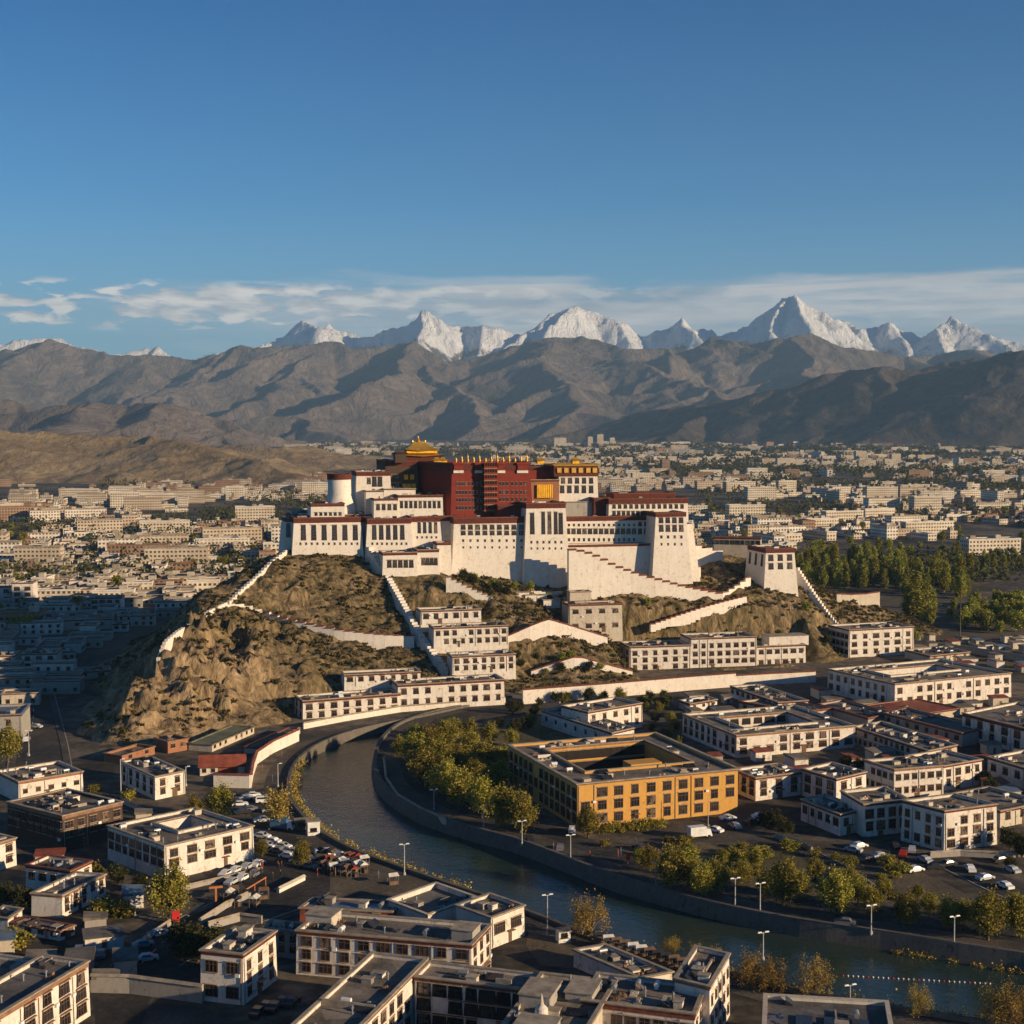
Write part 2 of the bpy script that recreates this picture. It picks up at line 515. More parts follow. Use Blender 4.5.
make_range('brown_foothill', sil0, [(-260, 2700), (130, 2900), (330, 2400)], M_foot, 520, 0.25, 2080, 53, nspur=70, warp=0.12, rough=0.08, nrow=120, px0=-260, px1=340,
           label='bare brown foothill at the left edge of the city')
sil0b = [(150, 470), (200, 452), (230, 444), (270, 447), (310, 446), (350, 453), (385, 456), (430, 466), (470, 478)]
make_range('brown_foothill', sil0b, [(150, 3300), (470, 3600)], M_foot, 420, 0.22, 2800, 59, nspur=70, warp=0.12, rough=0.08, nrow=90, px0=140, px1=480,
           label='low brown foothill behind the west end of the palace')

# ------------------------------------------------------------ river outline (water edges, ground level 0)
far_bank = [(536, 700), (470, 712), (425, 722), (395, 734), (378, 752), (374, 768), (376, 786), (388, 802), (410, 817), (436, 829), (470, 840), (515, 852), (560, 869),
            (610, 889), (660, 904), (720, 920), (800, 936), (880, 948), (960, 961), (1030, 972), (1120, 988), (1260, 1010)]
near_bank = [(516, 694.5), (470, 705), (420, 716), (380, 724), (345, 733), (315, 746), (297, 762), (290, 780), (292, 797), (305, 815), (325, 832),
             (352, 847), (385, 860), (420, 872), (455, 884), (500, 899), (545, 916), (600, 937), (650, 951), (700, 963), (750, 977), (800, 990), (870, 1001), (940, 1013), (1030, 1026), (1120, 1040), (1260, 1065)]
WL = -2.6


def smooth_poly(pts, n=3):
    out = []
    k = len(pts)
    for i in range(k - 1):
        p0 = pts[max(0, i - 1)]; p1 = pts[i]; p2 = pts[i + 1]; p3 = pts[min(k - 1, i + 2)]
        for j in range(n):
            t = j / n
            out.append(tuple(0.5 * ((2 * p1[d]) + (-p0[d] + p2[d]) * t + (2 * p0[d] - 5 * p1[d] + 4 * p2[d] - p3[d]) * t * t + (-p0[d] + 3 * p1[d] - 3 * p2[d] + p3[d]) * t ** 3) for d in range(len(p1))))
    out.append(pts[-1])
    return out


FB = smooth_poly([G(*p, WL) for p in far_bank]); NB = smooth_poly([G(*p, 0.6) for p in near_bank])
RIVER = FB + NB[::-1]


def offset_line(pts, d):
    out = []
    for i, p in enumerate(pts):
        a = Vector(pts[max(0, i - 1)]); b = Vector(pts[min(len(pts) - 1, i + 1)])
        t = (b - a).normalized(); n = Vector((-t.y, t.x))
        out.append((p[0] + n.x * d, p[1] + n.y * d))
    return out


def inside_river(x, y, pad=0.0):
    c = False; n = len(RIVER)
    for i in range(n):
        x0, y0 = RIVER[i]; x1, y1 = RIVER[i - 1]
        if (y0 > y) != (y1 > y) and x < (x1 - x0) * (y - y0) / (y1 - y0) + x0: c = not c
    if pad and not c:
        for i in range(n):
            if math.hypot(RIVER[i][0] - x, RIVER[i][1] - y) < pad: return True
    return c


# ---- ground sheet with the river cut out
M_ground = ground_mat('city_ground', [(0.38, (0.018, 0.016, 0.013)), (0.47, (0.055, 0.045, 0.034)), (0.54, (0.12, 0.094, 0.066)), (0.62, (0.22, 0.17, 0.115))], 0.02, 10, 0.22)
big = [(-26000, -500), (26000, -500), (26000, 29000), (-26000, 29000)]
nr = len(RIVER)
vs = [Vector(p) for p in RIVER] + [Vector(p) for p in big]
# a middle frame keeps the triangles well shaped
res = delaunay_2d_cdt(vs, [(i, (i + 1) % nr) for i in range(nr)] + [(nr, nr + 1), (nr + 1, nr + 2), (nr + 2, nr + 3), (nr + 3, nr)], [], 0, 1e-3)
cv, ce, cf = res[0], res[1], res[2]
faces = []
for f in cf:
    cx = sum(cv[i].x for i in f) / len(f); cy = sum(cv[i].y for i in f) / len(f)
    if not inside_river(cx, cy): faces.append(tuple(f))
g = mesh_obj('ground', [(v.x, v.y, 0) for v in cv], faces, M_ground)
tag(g, kind='structure')

# ---- water
m, t, bs = new_mat('river_water')
geo = t.new('ShaderNodeNewGeometry').outputs['Position']
n = t.noise(t.mapping(geo, scale=(1, 1, 1)), 0.55, 5, 0.65, 0.6)
n2 = t.noise(geo, 0.03, 4, 0.5)
t.put(bs.inputs['Base Color'], t.ramp(n2, [(0.35, (0.014, 0.038, 0.034)), (0.65, (0.034, 0.046, 0.034))]))
bs.inputs['Roughness'].default_value = 0.10
bs.inputs['Specular IOR Level'].default_value = 0.5
b = t.new('ShaderNodeBump', ins={'Strength': 0.4, 'Distance': 0.3, 'Height': n})
t.put(bs.inputs['Normal'], b.outputs[0])
M_water = m
NBo = offset_line(NB, 0.0)
k = min(len(FB), len(NB))


def resample(pts, n):
    L = [0]
    for a, b in zip(pts[:-1], pts[1:]): L.append(L[-1] + math.hypot(b[0] - a[0], b[1] - a[1]))
    q = np.linspace(0, L[-1], n)
    return list(zip(np.interp(q, L, [p[0] for p in pts]), np.interp(q, L, [p[1] for p in pts])))


wv = [(p[0], p[1], WL) for p in RIVER]
wres = delaunay_2d_cdt([Vector(p) for p in RIVER], [(i, (i + 1) % nr) for i in range(nr)], [], 1, 1e-3)
w = mesh_obj('river', [(v.x, v.y, WL) for v in wres[0]], [f for f in wres[2]], M_water)
tag(w, 'dark green river curving below the palace hill', kind='structure')

M_stone = whitewash('embankment_stone', (0.15, 0.13, 0.105), (0.07, 0.06, 0.05), 0.7)
M_path = ground_mat('path_paving', [(0.35, (0.032, 0.028, 0.023)), (0.5, (0.07, 0.058, 0.046)), (0.65, (0.14, 0.115, 0.085))], 0.09, 7, 1.5, 0.3)
M_asph = ground_mat('asphalt', [(0.4, (0.018, 0.017, 0.016)), (0.5, (0.036, 0.032, 0.029)), (0.62, (0.075, 0.064, 0.054))], 0.07, 8, 0.6, 0.25)
M_dirt = ground_mat('bare_earth', [(0.35, (0.055, 0.042, 0.028)), (0.5, (0.10, 0.078, 0.05)), (0.68, (0.165, 0.13, 0.085))], 0.05, 8, 0.9, 0.6)
M_grass = ground_mat('dry_grass', [(0.35, (0.035, 0.032, 0.014)), (0.48, (0.10, 0.08, 0.034)), (0.62, (0.21, 0.155, 0.07))], 0.06, 8, 0.9, 0.6)


def strip(name, pts, w0, w1, z0, z1, mat, label=None, cat=None, kind=None, top=True, slope=0.0):
    """solid strip along pts between offsets w0..w1, from z0 to z1 (slope spreads the w0 foot)"""
    a = offset_line(pts, w0); b = offset_line(pts, w1); a0 = offset_line(pts, w0 - slope)
    n = len(pts); v = []
    for i in range(n):
        v += [(a0[i][0], a0[i][1], z0), (a[i][0], a[i][1], z1), (b[i][0], b[i][1], z1), (b[i][0], b[i][1], z0)]
    f = []
    for i in range(n - 1):
        k = 4 * i
        for j in range(3):
            f.append((k + j, k + j + 1, k + 4 + j + 1, k + 4 + j))
    f += [(0, 3, 2, 1), (4 * n - 4, 4 * n - 3, 4 * n - 2, 4 * n - 1)]
    o = mesh_obj(name, v, f, mat)
    return tag(o, label, cat, None, kind)


# far bank: wall rising from the water with a coping, quay path behind; offsets: +n is left of travel direction
strip('embankment_wall', FB, 0.0, 1.0, WL - 1, 0.9, M_stone, 'curved grey stone embankment wall along the far bank of the river', 'wall', slope=0.9)
strip('embankment_wall', NB, -0.9, 0.0, WL - 1, 0.75, M_stone, 'low dark embankment wall along the near bank of the river', 'wall')
FBl = [p for p in FB if p[1] < 520]
strip('quay_path', FBl, 1.1, 7.5, -0.4, 0.016, M_path, kind='structure')
strip('quay_road', FBl, 7.7, 15.5, -0.4, 0.012, M_asph, kind='structure')


def patch(name, pix, z, mat, kind='structure', label=None):
    pts = [G(x, y, z) for x, y in pix]
    res = delaunay_2d_cdt([Vector(p) for p in pts], [(i, (i + 1) % len(pts)) for i in range(len(pts))], [], 1, 1e-3)
    fs = []
    for f in res[2]:
        a, b, c = [res[0][i] for i in f[:3]]
        fs.append(tuple(f) if (b - a).cross(c - a) > 0 else tuple(reversed(f)))
    o = mesh_obj(name, [(v.x, v.y, z) for v in res[0]], fs, mat)
    return tag(o, label, kind=kind)


# ------------------------------------------------------------ palace hill
# control points: (px, py, Y)  -> z
HP = [
    # palace foot line
    (288, 551, 600), (330, 550, 604), (367, 552, 606), (410, 556, 606), (450, 575, 606), (500, 579, 614), (565, 579, 628), (610, 570, 640), (655, 571, 650), (691, 571, 656),
    (300, 549, 640), (400, 549, 660), (520, 549, 680), (620, 549, 700), (685, 556, 700),
    # left spur with the ridge wall
    (272, 562, 588), (255, 579, 575), (240, 593, 562), (227, 605, 552), (205, 617, 538), (190, 629, 522), (164, 648, 500), (158, 668, 490), (148, 690, 476), (130, 712, 462), (112, 735, 450), (100, 750, 443),
    # wall two along the middle of the slope
    (270, 622, 556), (300, 632, 551), (340, 640, 549), (380, 645, 550), (412, 649, 552),
    (320, 580, 582), (370, 600, 577), (300, 600, 568), (400, 610, 572),
    # descending wall one
    (375, 564, 604), (400, 614, 575), (420, 648, 553), (445, 680, 533),
    # lower slope to terrace
    (240, 660, 510), (200, 700, 478), (300, 660, 520), (345, 686, 506), (420, 684, 516), (250, 700, 488), (160, 735, 452), (210, 728, 468), (270, 700, 496), (330, 690, 500),
    # behind houses c3/c4/c5
    (422, 625, 560), (481, 622, 566), (435, 648, 545), (508, 645, 555), (452, 673, 530), (515, 671, 541), (442, 578, 590), (385, 577, 588), (480, 600, 585),
    # middle garden slope
    (520, 600, 600), (560, 600, 612), (595, 632, 585), (507, 642, 560), (547, 634, 564), (527, 638, 562), (577, 639, 569), (607, 643, 575), (577, 667, 550), (555, 671, 548), (605, 671, 555), (530, 678, 547), (632, 676, 560), (660, 620, 605),
    # right: stair walls, tower
    (600, 582, 618), (650, 600, 614), (700, 606, 616), (720, 600, 624), (650, 632, 600), (746, 602, 624), (700, 612, 612), (768, 587, 640), (797, 585, 650), (760, 600, 630), (740, 560, 680),
    (713, 552, 690), (763, 552, 700), (800, 600, 640), (815, 618, 630), (836, 625, 640), (690, 628, 606), (760, 622, 612), (800, 628, 615), (838, 603, 690), (879, 606, 700),
    # foot
    (910, 640, 670), (860, 640, 650), (900, 620, 715),
    # rounded brow that keeps the slopes full
    (205, 590, 560), (140, 690, 458 + 40), (225, 640, 528), (195, 660, 500), (690, 590, 635),
]
hp = [P(a, b, c) for a, b, c in HP]
flat = [G(303, 723), (G(400, 712)), G(504, 699), G(100, 756), G(165, 752), G(240, 738), G(275, 728), G(522, 705), G(600, 697), G(735, 686), G(815, 680), G(630, 673), G(757, 669), G(807, 664), G(848, 660), G(913, 653), G(700, 671), G(940, 640), G(930, 625), G(895, 600),
        G(92, 722), G(85, 752), G(78, 742), G(64, 733), G(88, 738), G(108, 694), (-150, 520), (-160, 570), (-167, 620), (-168, 680), (-190, 560), (-175, 500), (-150, 740), (-100, 780), (-30, 800), (60, 810), (140, 800), (200, 770), (230, 720), (215, 700), (-90, 440), (-150, 440), (-230, 500), (-240, 600), (-240, 700), (-200, 800), (260, 760), (100, 860), (0, 870)]
cp = np.array([(x, y, z) for x, y, z in hp] + [(x, y, 0.0) for x, y in flat])


def rbf_fit(cp):
    n = len(cp)
    d = np.hypot(cp[:, None, 0] - cp[None, :, 0], cp[:, None, 1] - cp[None, :, 1])
    A = np.zeros((n + 3, n + 3)); A[:n, :n] = d + np.eye(n) * -0.4
    A[:n, n] = 1; A[:n, n + 1] = cp[:, 0] / 100; A[:n, n + 2] = cp[:, 1] / 100
    A[n:, :n] = A[:n, n:].T
    return np.linalg.solve(A, np.concatenate([cp[:, 2], np.zeros(3)]))


_w = rbf_fit(cp)


def hill_smooth(X, Y):
    X = np.asarray(X, float); Y = np.asarray(Y, float)
    out = np.zeros(X.shape)
    for i in range(len(cp)):
        out += _w[i] * np.hypot(X - cp[i, 0], Y - cp[i, 1])
    n = len(cp)
    out += _w[n] + _w[n + 1] * X / 100 + _w[n + 2] * Y / 100
    cx, cy = 10, 625
    r = np.hypot((X - cx) / 265, (Y - cy) / 245)
    return np.where(r > 0.98, -2.0, out)


def hill_z(x, y):
    return max(0.0, float(hill_smooth(np.array([x]), np.array([y]))[0]))


m, t, bs = new_mat('hill_rock')
g_ = t.new('ShaderNodeNewGeometry'); geo = g_.outputs['Position']
nn = t.noise(geo, 0.05, 9, 0.65, 0.5)
nf = t.noise(t.mapping(geo, rot=(0, 0.5, 0.6), scale=(1, 1, 0.35)), 0.30, 8, 0.7, 0.5)
vor = t.new('ShaderNodeTexVoronoi', feature='DISTANCE_TO_EDGE', ins={'Vector': t.mapping(geo, rot=(0.3, 0.2, 0), scale=(0.12, 0.12, 0.09)), 'Scale': 1.0}).outputs[0]
sx = t.new('ShaderNodeSeparateXYZ', ins={0: geo})
nose = t.math('MULTIPLY', t.new('ShaderNodeMapRange', ins={0: sx.outputs[0], 1: -72.0, 2: -100.0, 3: 0.0, 4: 1.0}).outputs[0],
              t.new('ShaderNodeMapRange', ins={0: sx.outputs[1], 1: 545.0, 2: 500.0, 3: 0.0, 4: 1.0}).outputs[0])
rock = t.ramp(nf, [(0.36, (0.11, 0.072, 0.038)), (0.48, (0.30, 0.205, 0.11)), (0.62, (0.48, 0.34, 0.19))])
scrub = t.ramp(nf, [(0.36, (0.045, 0.036, 0.014)), (0.48, (0.125, 0.092, 0.038)), (0.60, (0.27, 0.19, 0.09))])
k = t.math('ADD', t.ramp(nn, [(0.47, 0.0), (0.62, 0.6)]), t.math('MULTIPLY', nose, 0.8), clamp=True)
col = t.mix(k, scrub, rock)
t.put(bs.inputs['Base Color'], col)
hgt = t.math('ADD', nf, t.math('MULTIPLY', t.math('MINIMUM', vor, 0.12), 2.0))
b = t.new('ShaderNodeBump', ins={'Strength': 1.0, 'Distance': 2.2, 'Height': hgt})
t.put(bs.inputs['Normal'], b.outputs[0])
M_hill = m
# ------------------------------------------------------------ building kit
M_white = whitewash('white_wall', (0.74, 0.68, 0.60), (0.36, 0.27, 0.18), 0.6)
M_cream = whitewash('cream_wall', (0.56, 0.49, 0.39), (0.30, 0.22, 0.14), 0.6)
M_palwhite = whitewash('palace_whitewash', (0.74, 0.68, 0.60), (0.46, 0.35, 0.23), 0.42)
M_yellow = whitewash('ochre_wall', (0.60, 0.32, 0.075), (0.33, 0.17, 0.05), 0.35)
M_orange = whitewash('orange_plaster', (0.32, 0.14, 0.07), (0.18, 0.09, 0.05), 0.5)
M_redwall = whitewash('palace_red_wall', (0.21, 0.030, 0.018), (0.10, 0.014, 0.010), 0.35)
M_darkwood = whitewash('dark_brown_wall', (0.085, 0.052, 0.036), (0.04, 0.025, 0.018), 0.5)
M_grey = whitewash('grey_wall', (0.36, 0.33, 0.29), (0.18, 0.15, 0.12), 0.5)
M_frieze = plain('maroon_frieze', (0.115, 0.030, 0.020), 0.9, var=0.2, scale=1.5)
M_trim = plain('brown_eave', (0.26, 0.14, 0.08), 0.85, var=0.2, scale=0.8)
M_cap = plain('parapet_cap', (0.34, 0.28, 0.21), 0.9, var=0.2, scale=0.5)
M_redcap = plain('red_tile_coping', (0.20, 0.065, 0.040), 0.85, var=0.25, scale=1.2)
m, t, bs = new_mat('window_glass')
rnd_ = t.new('ShaderNodeObjectInfo').outputs['Random']
gpos = t.new('ShaderNodeNewGeometry').outputs['Position']
t.put(bs.inputs['Base Color'], t.mix(t.ramp(t.noise(gpos, 0.9, 2, 0.5), [(0.52, 0.0), (0.56, 1.0)]), t.ramp(rnd_, [(0.0, (0.012, 0.013, 0.015)), (0.55, (0.03, 0.03, 0.033)), (0.8, (0.06, 0.05, 0.042)), (0.92, (0.16, 0.12, 0.09))], 'CONSTANT'), (0.02, 0.02, 0.022)))
bs.inputs['Roughness'].default_value = 0.18
bs.inputs['Specular IOR Level'].default_value = 0.5
M_glass = m
M_black = plain('black_window_surround', (0.025, 0.02, 0.018), 0.9, var=0.2)
M_frame = plain('painted_window_frame', (0.15, 0.075, 0.045), 0.7, var=0.25, scale=0.3)
M_sill = plain('pale_lintel', (0.42, 0.32, 0.22), 0.8, var=0.2)
M_gold = plain('gilded_copper', (0.66, 0.38, 0.07), 0.4, metal=0.6, var=0.12, scale=0.8)
M_goldp = plain('yellow_cloth', (0.75, 0.40, 0.02), 0.8, var=0.1)
M_concrete = plain('concrete', (0.30, 0.27, 0.235), 0.9, var=0.2, scale=0.5)
M_metal = plain('grey_metal', (0.30, 0.31, 0.32), 0.45, metal=0.4, var=0.1)
M_wtank = plain('white_painted_metal', (0.70, 0.69, 0.66), 0.5, var=0.12)
M_bluetin = plain('blue_grey_tin', (0.13, 0.17, 0.21), 0.5, var=0.2, scale=0.3)
M_redtin = plain('red_tin_roof', (0.26, 0.07, 0.04), 0.7, var=0.2, scale=0.4)
M_greentin = plain('weathered_green_roof', (0.17, 0.17, 0.10), 0.8, var=0.2, scale=0.3)
M_wood = plain('weathered_wood', (0.16, 0.10, 0.06), 0.85, var=0.25, scale=0.6)


def roof_mat(name, a, b_, c):
    m, t, bs = new_mat(name)
    geo = t.new('ShaderNodeNewGeometry').outputs['Position']
    n = t.noise(geo, 0.16, 6, 0.65, 0.6)
    n2 = t.noise(geo, 1.6, 5, 0.65)
    v = t.new('ShaderNodeTexVoronoi', ins={'Vector': geo, 'Scale': 0.22}, feature='F1').outputs['Color']
    vv = t.new('ShaderNodeSeparateXYZ', ins={0: v}).outputs[0]
    k = t.math('ADD', t.math('ADD', t.math('MULTIPLY', n, 0.55), t.math('MULTIPLY', n2, 0.3)), t.math('MULTIPLY', vv, 0.15))
    t.put(bs.inputs['Base Color'], t.ramp(k, [(0.36, a), (0.5, b_), (0.64, c)]))
    bs.inputs['Roughness'].default_value = 0.92
    b = t.new('ShaderNodeBump', ins={'Strength': 0.5, 'Distance': 0.12, 'Height': n2})
    t.put(bs.inputs['Normal'], b.outputs[0])
    return m


M_roof = roof_mat('flat_clay_roof', (0.085, 0.07, 0.055), (0.17, 0.14, 0.11), (0.27, 0.22, 0.17))
M_roofg = roof_mat('grey_felt_roof', (0.06, 0.056, 0.052), (0.115, 0.105, 0.095), (0.19, 0.17, 0.145))

WINC = {}
WR = random.Random(99)


def window_mesh(w, h, style):
    key = (round(w, 2), round(h, 2), style)
    if key in WINC: return WINC[key]
    b = MB()   # x across, -y outward, z up
    if style in ('tib', 'tall', 'dark'):
        e = 0.16 * w
        b.hexa([(-w / 2 - e, -0.05, -0.12), (w / 2 + e, -0.05, -0.12), (w / 2 + e, 0.1, -0.12), (-w / 2 - e, 0.1, -0.12)],
               [(-w / 2 - e * 0.5, -0.05, h + 0.1), (w / 2 + e * 0.5, -0.05, h + 0.1), (w / 2 + e * 0.5, 0.1, h + 0.1), (-w / 2 - e * 0.5, 0.1, h + 0.1)], 0)
        b.box(-w / 2 - e, w / 2 + e, -0.42, 0.05, h + 0.1, h + 0.24, 3)
        b.box(-w / 2 - e * 0.6, w / 2 + e * 0.6, -0.30, 0.05, h + 0.24, h + 0.34, 2)
    else:
        b.box(-w / 2 - 0.06, w / 2 + 0.06, -0.03, 0.1, -0.06, h + 0.06, 0)
        b.box(-w / 2 - 0.15, w / 2 + 0.15, -0.26, 0.05, h + 0.06, h + 0.16, 3)
        b.box(-w / 2 - 0.12, w / 2 + 0.12, -0.16, 0.05, -0.16, -0.06, 3)
    b.box(-w / 2, w / 2, -0.08, 0.0, 0, h, 1)
    fr = 2 if style != 'dark' else 0
    nf0 = len(b.m)
    t = min(0.09, w * 0.07)
    b.box(-w / 2, w / 2, -0.13, -0.085, 0, t, fr); b.box(-w / 2, w / 2, -0.13, -0.085, h - t, h, fr)
    nm = max(1, int(round(w / 0.85))) + 1
    for i in range(nm + 0):
        x = -w / 2 + (w - t) * i / (nm - 1) if nm > 1 else -w / 2
        b.box(x, x + t, -0.135, -0.09, t, h - t, fr)
    nh = 1 if h < 2.2 else int(h / 1.3)
    for i in range(1, nh + 1):
        z = h * (0.66 if nh == 1 else i / (nh + 1))
        b.box(-w / 2 + t, w / 2 - t, -0.128, -0.088, z, z + t, fr)
    nfr = len(b.m) - nf0
    def mk(nm, keep):
        me = bpy.data.meshes.new(nm)
        me.from_pydata(b.v, [], [f for f, k in zip(b.f, keep) if k])
        for m in (M_black, M_glass, M_frame, M_sill): me.materials.append(m)
        me.polygons.foreach_set('material_index', np.array([q for q, k in zip(b.m, keep) if k], dtype=np.int32)); me.update()
        return me
    n0 = len(b.m) - nfr
    WINC[key] = (mk('window', [True] * len(b.m)), mk('window', [i < n0 for i in range(len(b.m))]), mk('frame', [i >= n0 for i in range(len(b.m))]))
    return WINC[key]


def add_window(root, p, q, s, z, w, h, style, hz, bat, name='window'):
    """p,q facade edge (local xy), s = distance along; hz = wall top height"""
    dx, dy = q[0] - p[0], q[1] - p[1]; L = math.hypot(dx, dy)
    ux, uy = dx / L, dy / L; nx, ny = uy, -ux
    off = bat * (hz - z) + 0.02
    full, base, frm = window_mesh(w, h, style)
    near = root.location[1] < 330
    o = bpy.data.objects.new(name, base if near else full)
    C.objects.link(o); o.parent = root
    if near:
        fo = bpy.data.objects.new('frame', frm); C.objects.link(fo); fo.parent = o
    tilt = math.atan(bat)
    o.location = (p[0] + ux * s + nx * off, p[1] + uy * s + ny * off, z)
    o.rotation_euler = (-tilt, 0, math.atan2(dy, dx))
    return o


def window_grid(root, p, q, n, zs, w, h, style, hz, bat, m0=None, m1=None, skip=(), jit=0.0):
    L = math.hypot(q[0] - p[0], q[1] - p[1])
    if m0 is None: m0 = L / n / 2
    if m1 is None: m1 = m0
    for r, z in enumerate(zs):
        for i in range(n):
            if (r, i) in skip or i in skip: continue
            if n > 3 and WR.random() < 0.05: continue
            jw = w * WR.choice((1, 1, 1, 1, 0.8, 1.2)) if n > 3 else w
            s = m0 + (L - m0 - m1) * (i / (n - 1) if n > 1 else 0.5)
            add_window(root, p, q, s, z, jw, h, style, hz, bat)


def lerp2(a, b, t): return (a[0] + (b[0] - a[0]) * t, a[1] + (b[1] - a[1]) * t)


def inset(fp, d):
    """offset a convex CCW polygon inwards by d (negative = outwards)"""
    n = len(fp); out = []
    for i in range(n):
        p0, p1, p2 = Vector(fp[i - 1]), Vector(fp[i]), Vector(fp[(i + 1) % n])
        a = (p1 - p0).normalized(); b = (p2 - p1).normalized()
        na = Vector((-a.y, a.x)); nb = Vector((-b.y, b.x))
        k = (na + nb); k = k / max(0.3, k.length_squared) * 2
        out.append((p1.x + k.x * d, p1.y + k.y * d))
    return out


def ring(b, outer, inner, z0, z1, mi=0, bottom=True):
    n = len(outer)
    for i in range(n):
        j = (i + 1) % n
        vs = [(*outer[i], z0), (*outer[j], z0), (*inner[j], z0), (*inner[i], z0), (*outer[i], z1), (*outer[j], z1), (*inner[j], z1), (*inner[i], z1)]
        b.add(vs, [(0, 1, 5, 4), (2, 3, 7, 6), (4, 5, 6, 7)] + ([(3, 2, 1, 0)] if bottom else []), mi)


def block(root, fp, z0, h, bat=0.03, wall=None, band=0.7, frieze=None, cap=None, roof=None, court=None, par=0.55, over=0.32, deep=1.5, eave=True):
    """walls, frieze, parapet cap and roof for footprint fp (local xy at the top, CCW)"""
    wall = wall or M_white; frieze = frieze or M_frieze; cap = cap or M_cap; roof = roof or M_roof
    n = len(fp)
    b = MB()
    lo = inset(fp, -bat * (h + deep))
    th = inset(fp, 0.35)
    b.add([(*p, z0 - deep) for p in lo] + [(*p, z0 + h) for p in fp], [(i, (i + 1) % n, n + (i + 1) % n, n + i) for i in range(n)])
    b.add([(*p, z0 + h - par) for p in th] + [(*p, z0 + h) for p in th], [((i + 1) % n, i, n + i, n + (i + 1) % n) for i in range(n)])
    if court:
        ci = [tuple(c) for c in court]
        b.add([(*p, z0 - 0.2) for p in ci] + [(*p, z0 + h) for p in ci], [((i + 1) % n, i, n + i, n + (i + 1) % n) for i in range(n)])
        co = inset(ci, -0.35)
        b.add([(*p, z0 + h - par) for p in co] + [(*p, z0 + h) for p in co], [(i, (i + 1) % n, n + (i + 1) % n, n + i) for i in range(n)])
    b.build('wall', wall, root)
    f = MB()
    if band > 0:
        ring(f, inset(fp, -0.07 - bat * band), inset(fp, 0.05), z0 + h - band, z0 + h - 0.004, 0)
        if court: ring(f, inset(court, 0.07), inset(court, -0.05), z0 + h - band, z0 + h - 0.004, 0)
        f.build('frieze', frieze, root)
    c = MB()
    ring(c, inset(fp, -over), inset(fp, 0.42), z0 + h, z0 + h + 0.2, 0)
    if eave and over > 0.15: ring(c, inset(fp, -over * 0.6 - 0.08), inset(fp, 0.0), z0 + h - 0.16, z0 + h - 0.002, 1)
    if court:
        ring(c, inset(court, 0.25), inset(court, -0.42), z0 + h, z0 + h + 0.2, 0)
    c.build('parapet_cap', [cap, M_trim], root)
    r = MB(); zr = z0 + h - par
    if court:
        ring_r = [(i, (i + 1) % n, n + (i + 1) % n, n + i) for i in range(n)]
        r.add([(*p, zr) for p in th] + [(*p, zr) for p in inset(court, -0.3)], ring_r)
    else:
        r.add([(*p, zr) for p in th], [tuple(range(n))])
    r.build('roof', roof, root)


def pt_in(fp, x, y):
    n = len(fp); c = False
    for i in range(n):
        x0, y0 = fp[i]; x1, y1 = fp[i - 1]
        if (y0 > y) != (y1 > y) and x < (x1 - x0) * (y - y0) / (y1 - y0) + x0: c = not c
    return c


def clutter(root, fp, z, n, rnd, court=None, ang=0):
    inn = inset(fp, 1.6); k = 0; tries = 0
    co = inset(court, -1.2) if court else None
    x0 = min(p[0] for p in fp); x1 = max(p[0] for p in fp); y0 = min(p[1] for p in fp); y1 = max(p[1] for p in fp)
    while k < n and tries < 400:
        tries += 1
        x = rnd.uniform(x0, x1); y = rnd.uniform(y0, y1)
        if not pt_in(inn, x, y) or (co and pt_in(co, x, y)): continue
        t = rnd.random(); b = MB()
        if t < 0.22:
            a, c_ = rnd.uniform(0.5, 1.1), rnd.uniform(0.5, 1.0); hh = rnd.uniform(0.5, 1.2)
            b.box(x - a, x + a, y - c_, y + c_, z, z + hh, 0); b.box(x - a - .12, x + a + .12, y - c_ - .12, y + c_ + .12, z + hh, z + hh + .12, 1)
            b.build('roof_hatch', [rnd.choice([M_concrete, M_cream, M_white]), M_cap], root)
        elif t < 0.36:
            b.tube((x - 0.8, y, z + 0.75), (x + 0.8, y, z + 0.75), 0.42, n=10)
            b.box(x - 0.6, x - 0.5, y - .3, y + .3, z, z + .5); b.box(x + 0.5, x + 0.6, y - .3, y + .3, z, z + .5)
            b.build('water_tank', rnd.choice([M_wtank, M_metal]), root)
        elif t < 0.5:
            b.tube((x, y, z), (x, y, z + rnd.uniform(0.8, 1.8)), 0.14, n=8); b.lathe([(0.28, 0), (0.28, 0.1), (0.02, 0.28)], x, y, z + 1.0, 8)
            b.build('vent_pipe', M_metal, root)
        elif t < 0.68:
            a = rnd.uniform(0.9, 1.8)
            b.hexa([(x - a, y - .6, z + .1), (x + a, y - .6, z + .1), (x + a, y + .6, z + .1), (x - a, y + .6, z + .1)],
                   [(x - a, y - .6, z + .22), (x + a, y - .6, z + .22), (x + a, y + .6, z + .95), (x - a, y + .6, z + .95)])
            b.build('solar_heater', M_glass, root)
        elif t < 0.86:
            b.box(x - 1.1, x + 1.1, y - .6, y + .6, z, z + .16)
            for _ in range(rnd.randint(4, 7)):
                q, w = x + rnd.uniform(-0.8, 0.8), y + rnd.uniform(-0.4, 0.4); s = rnd.uniform(0.12, 0.32)
                b.box(q - s, q + s, w - s * .8, w + s * .8, z + .1, z + rnd.uniform(0.25, 0.7))
            b.build('stacked_lumber', rnd.choice([M_wood, M_concrete, M_cream, M_trim]), root)
        else:
            L = rnd.uniform(2, 5)
            b.box(x - L / 2, x + L / 2, y - 0.15, y + 0.15, z, z + rnd.uniform(0.4, 0.8))
            if pt_in(inn, x - L / 2, y) and pt_in(inn, x + L / 2, y): b.build('low_parapet', rnd.choice([M_cap, M_white, M_concrete]), root)
        k += 1


PO = (-10.0, 618.0); PANG = math.radians(14)


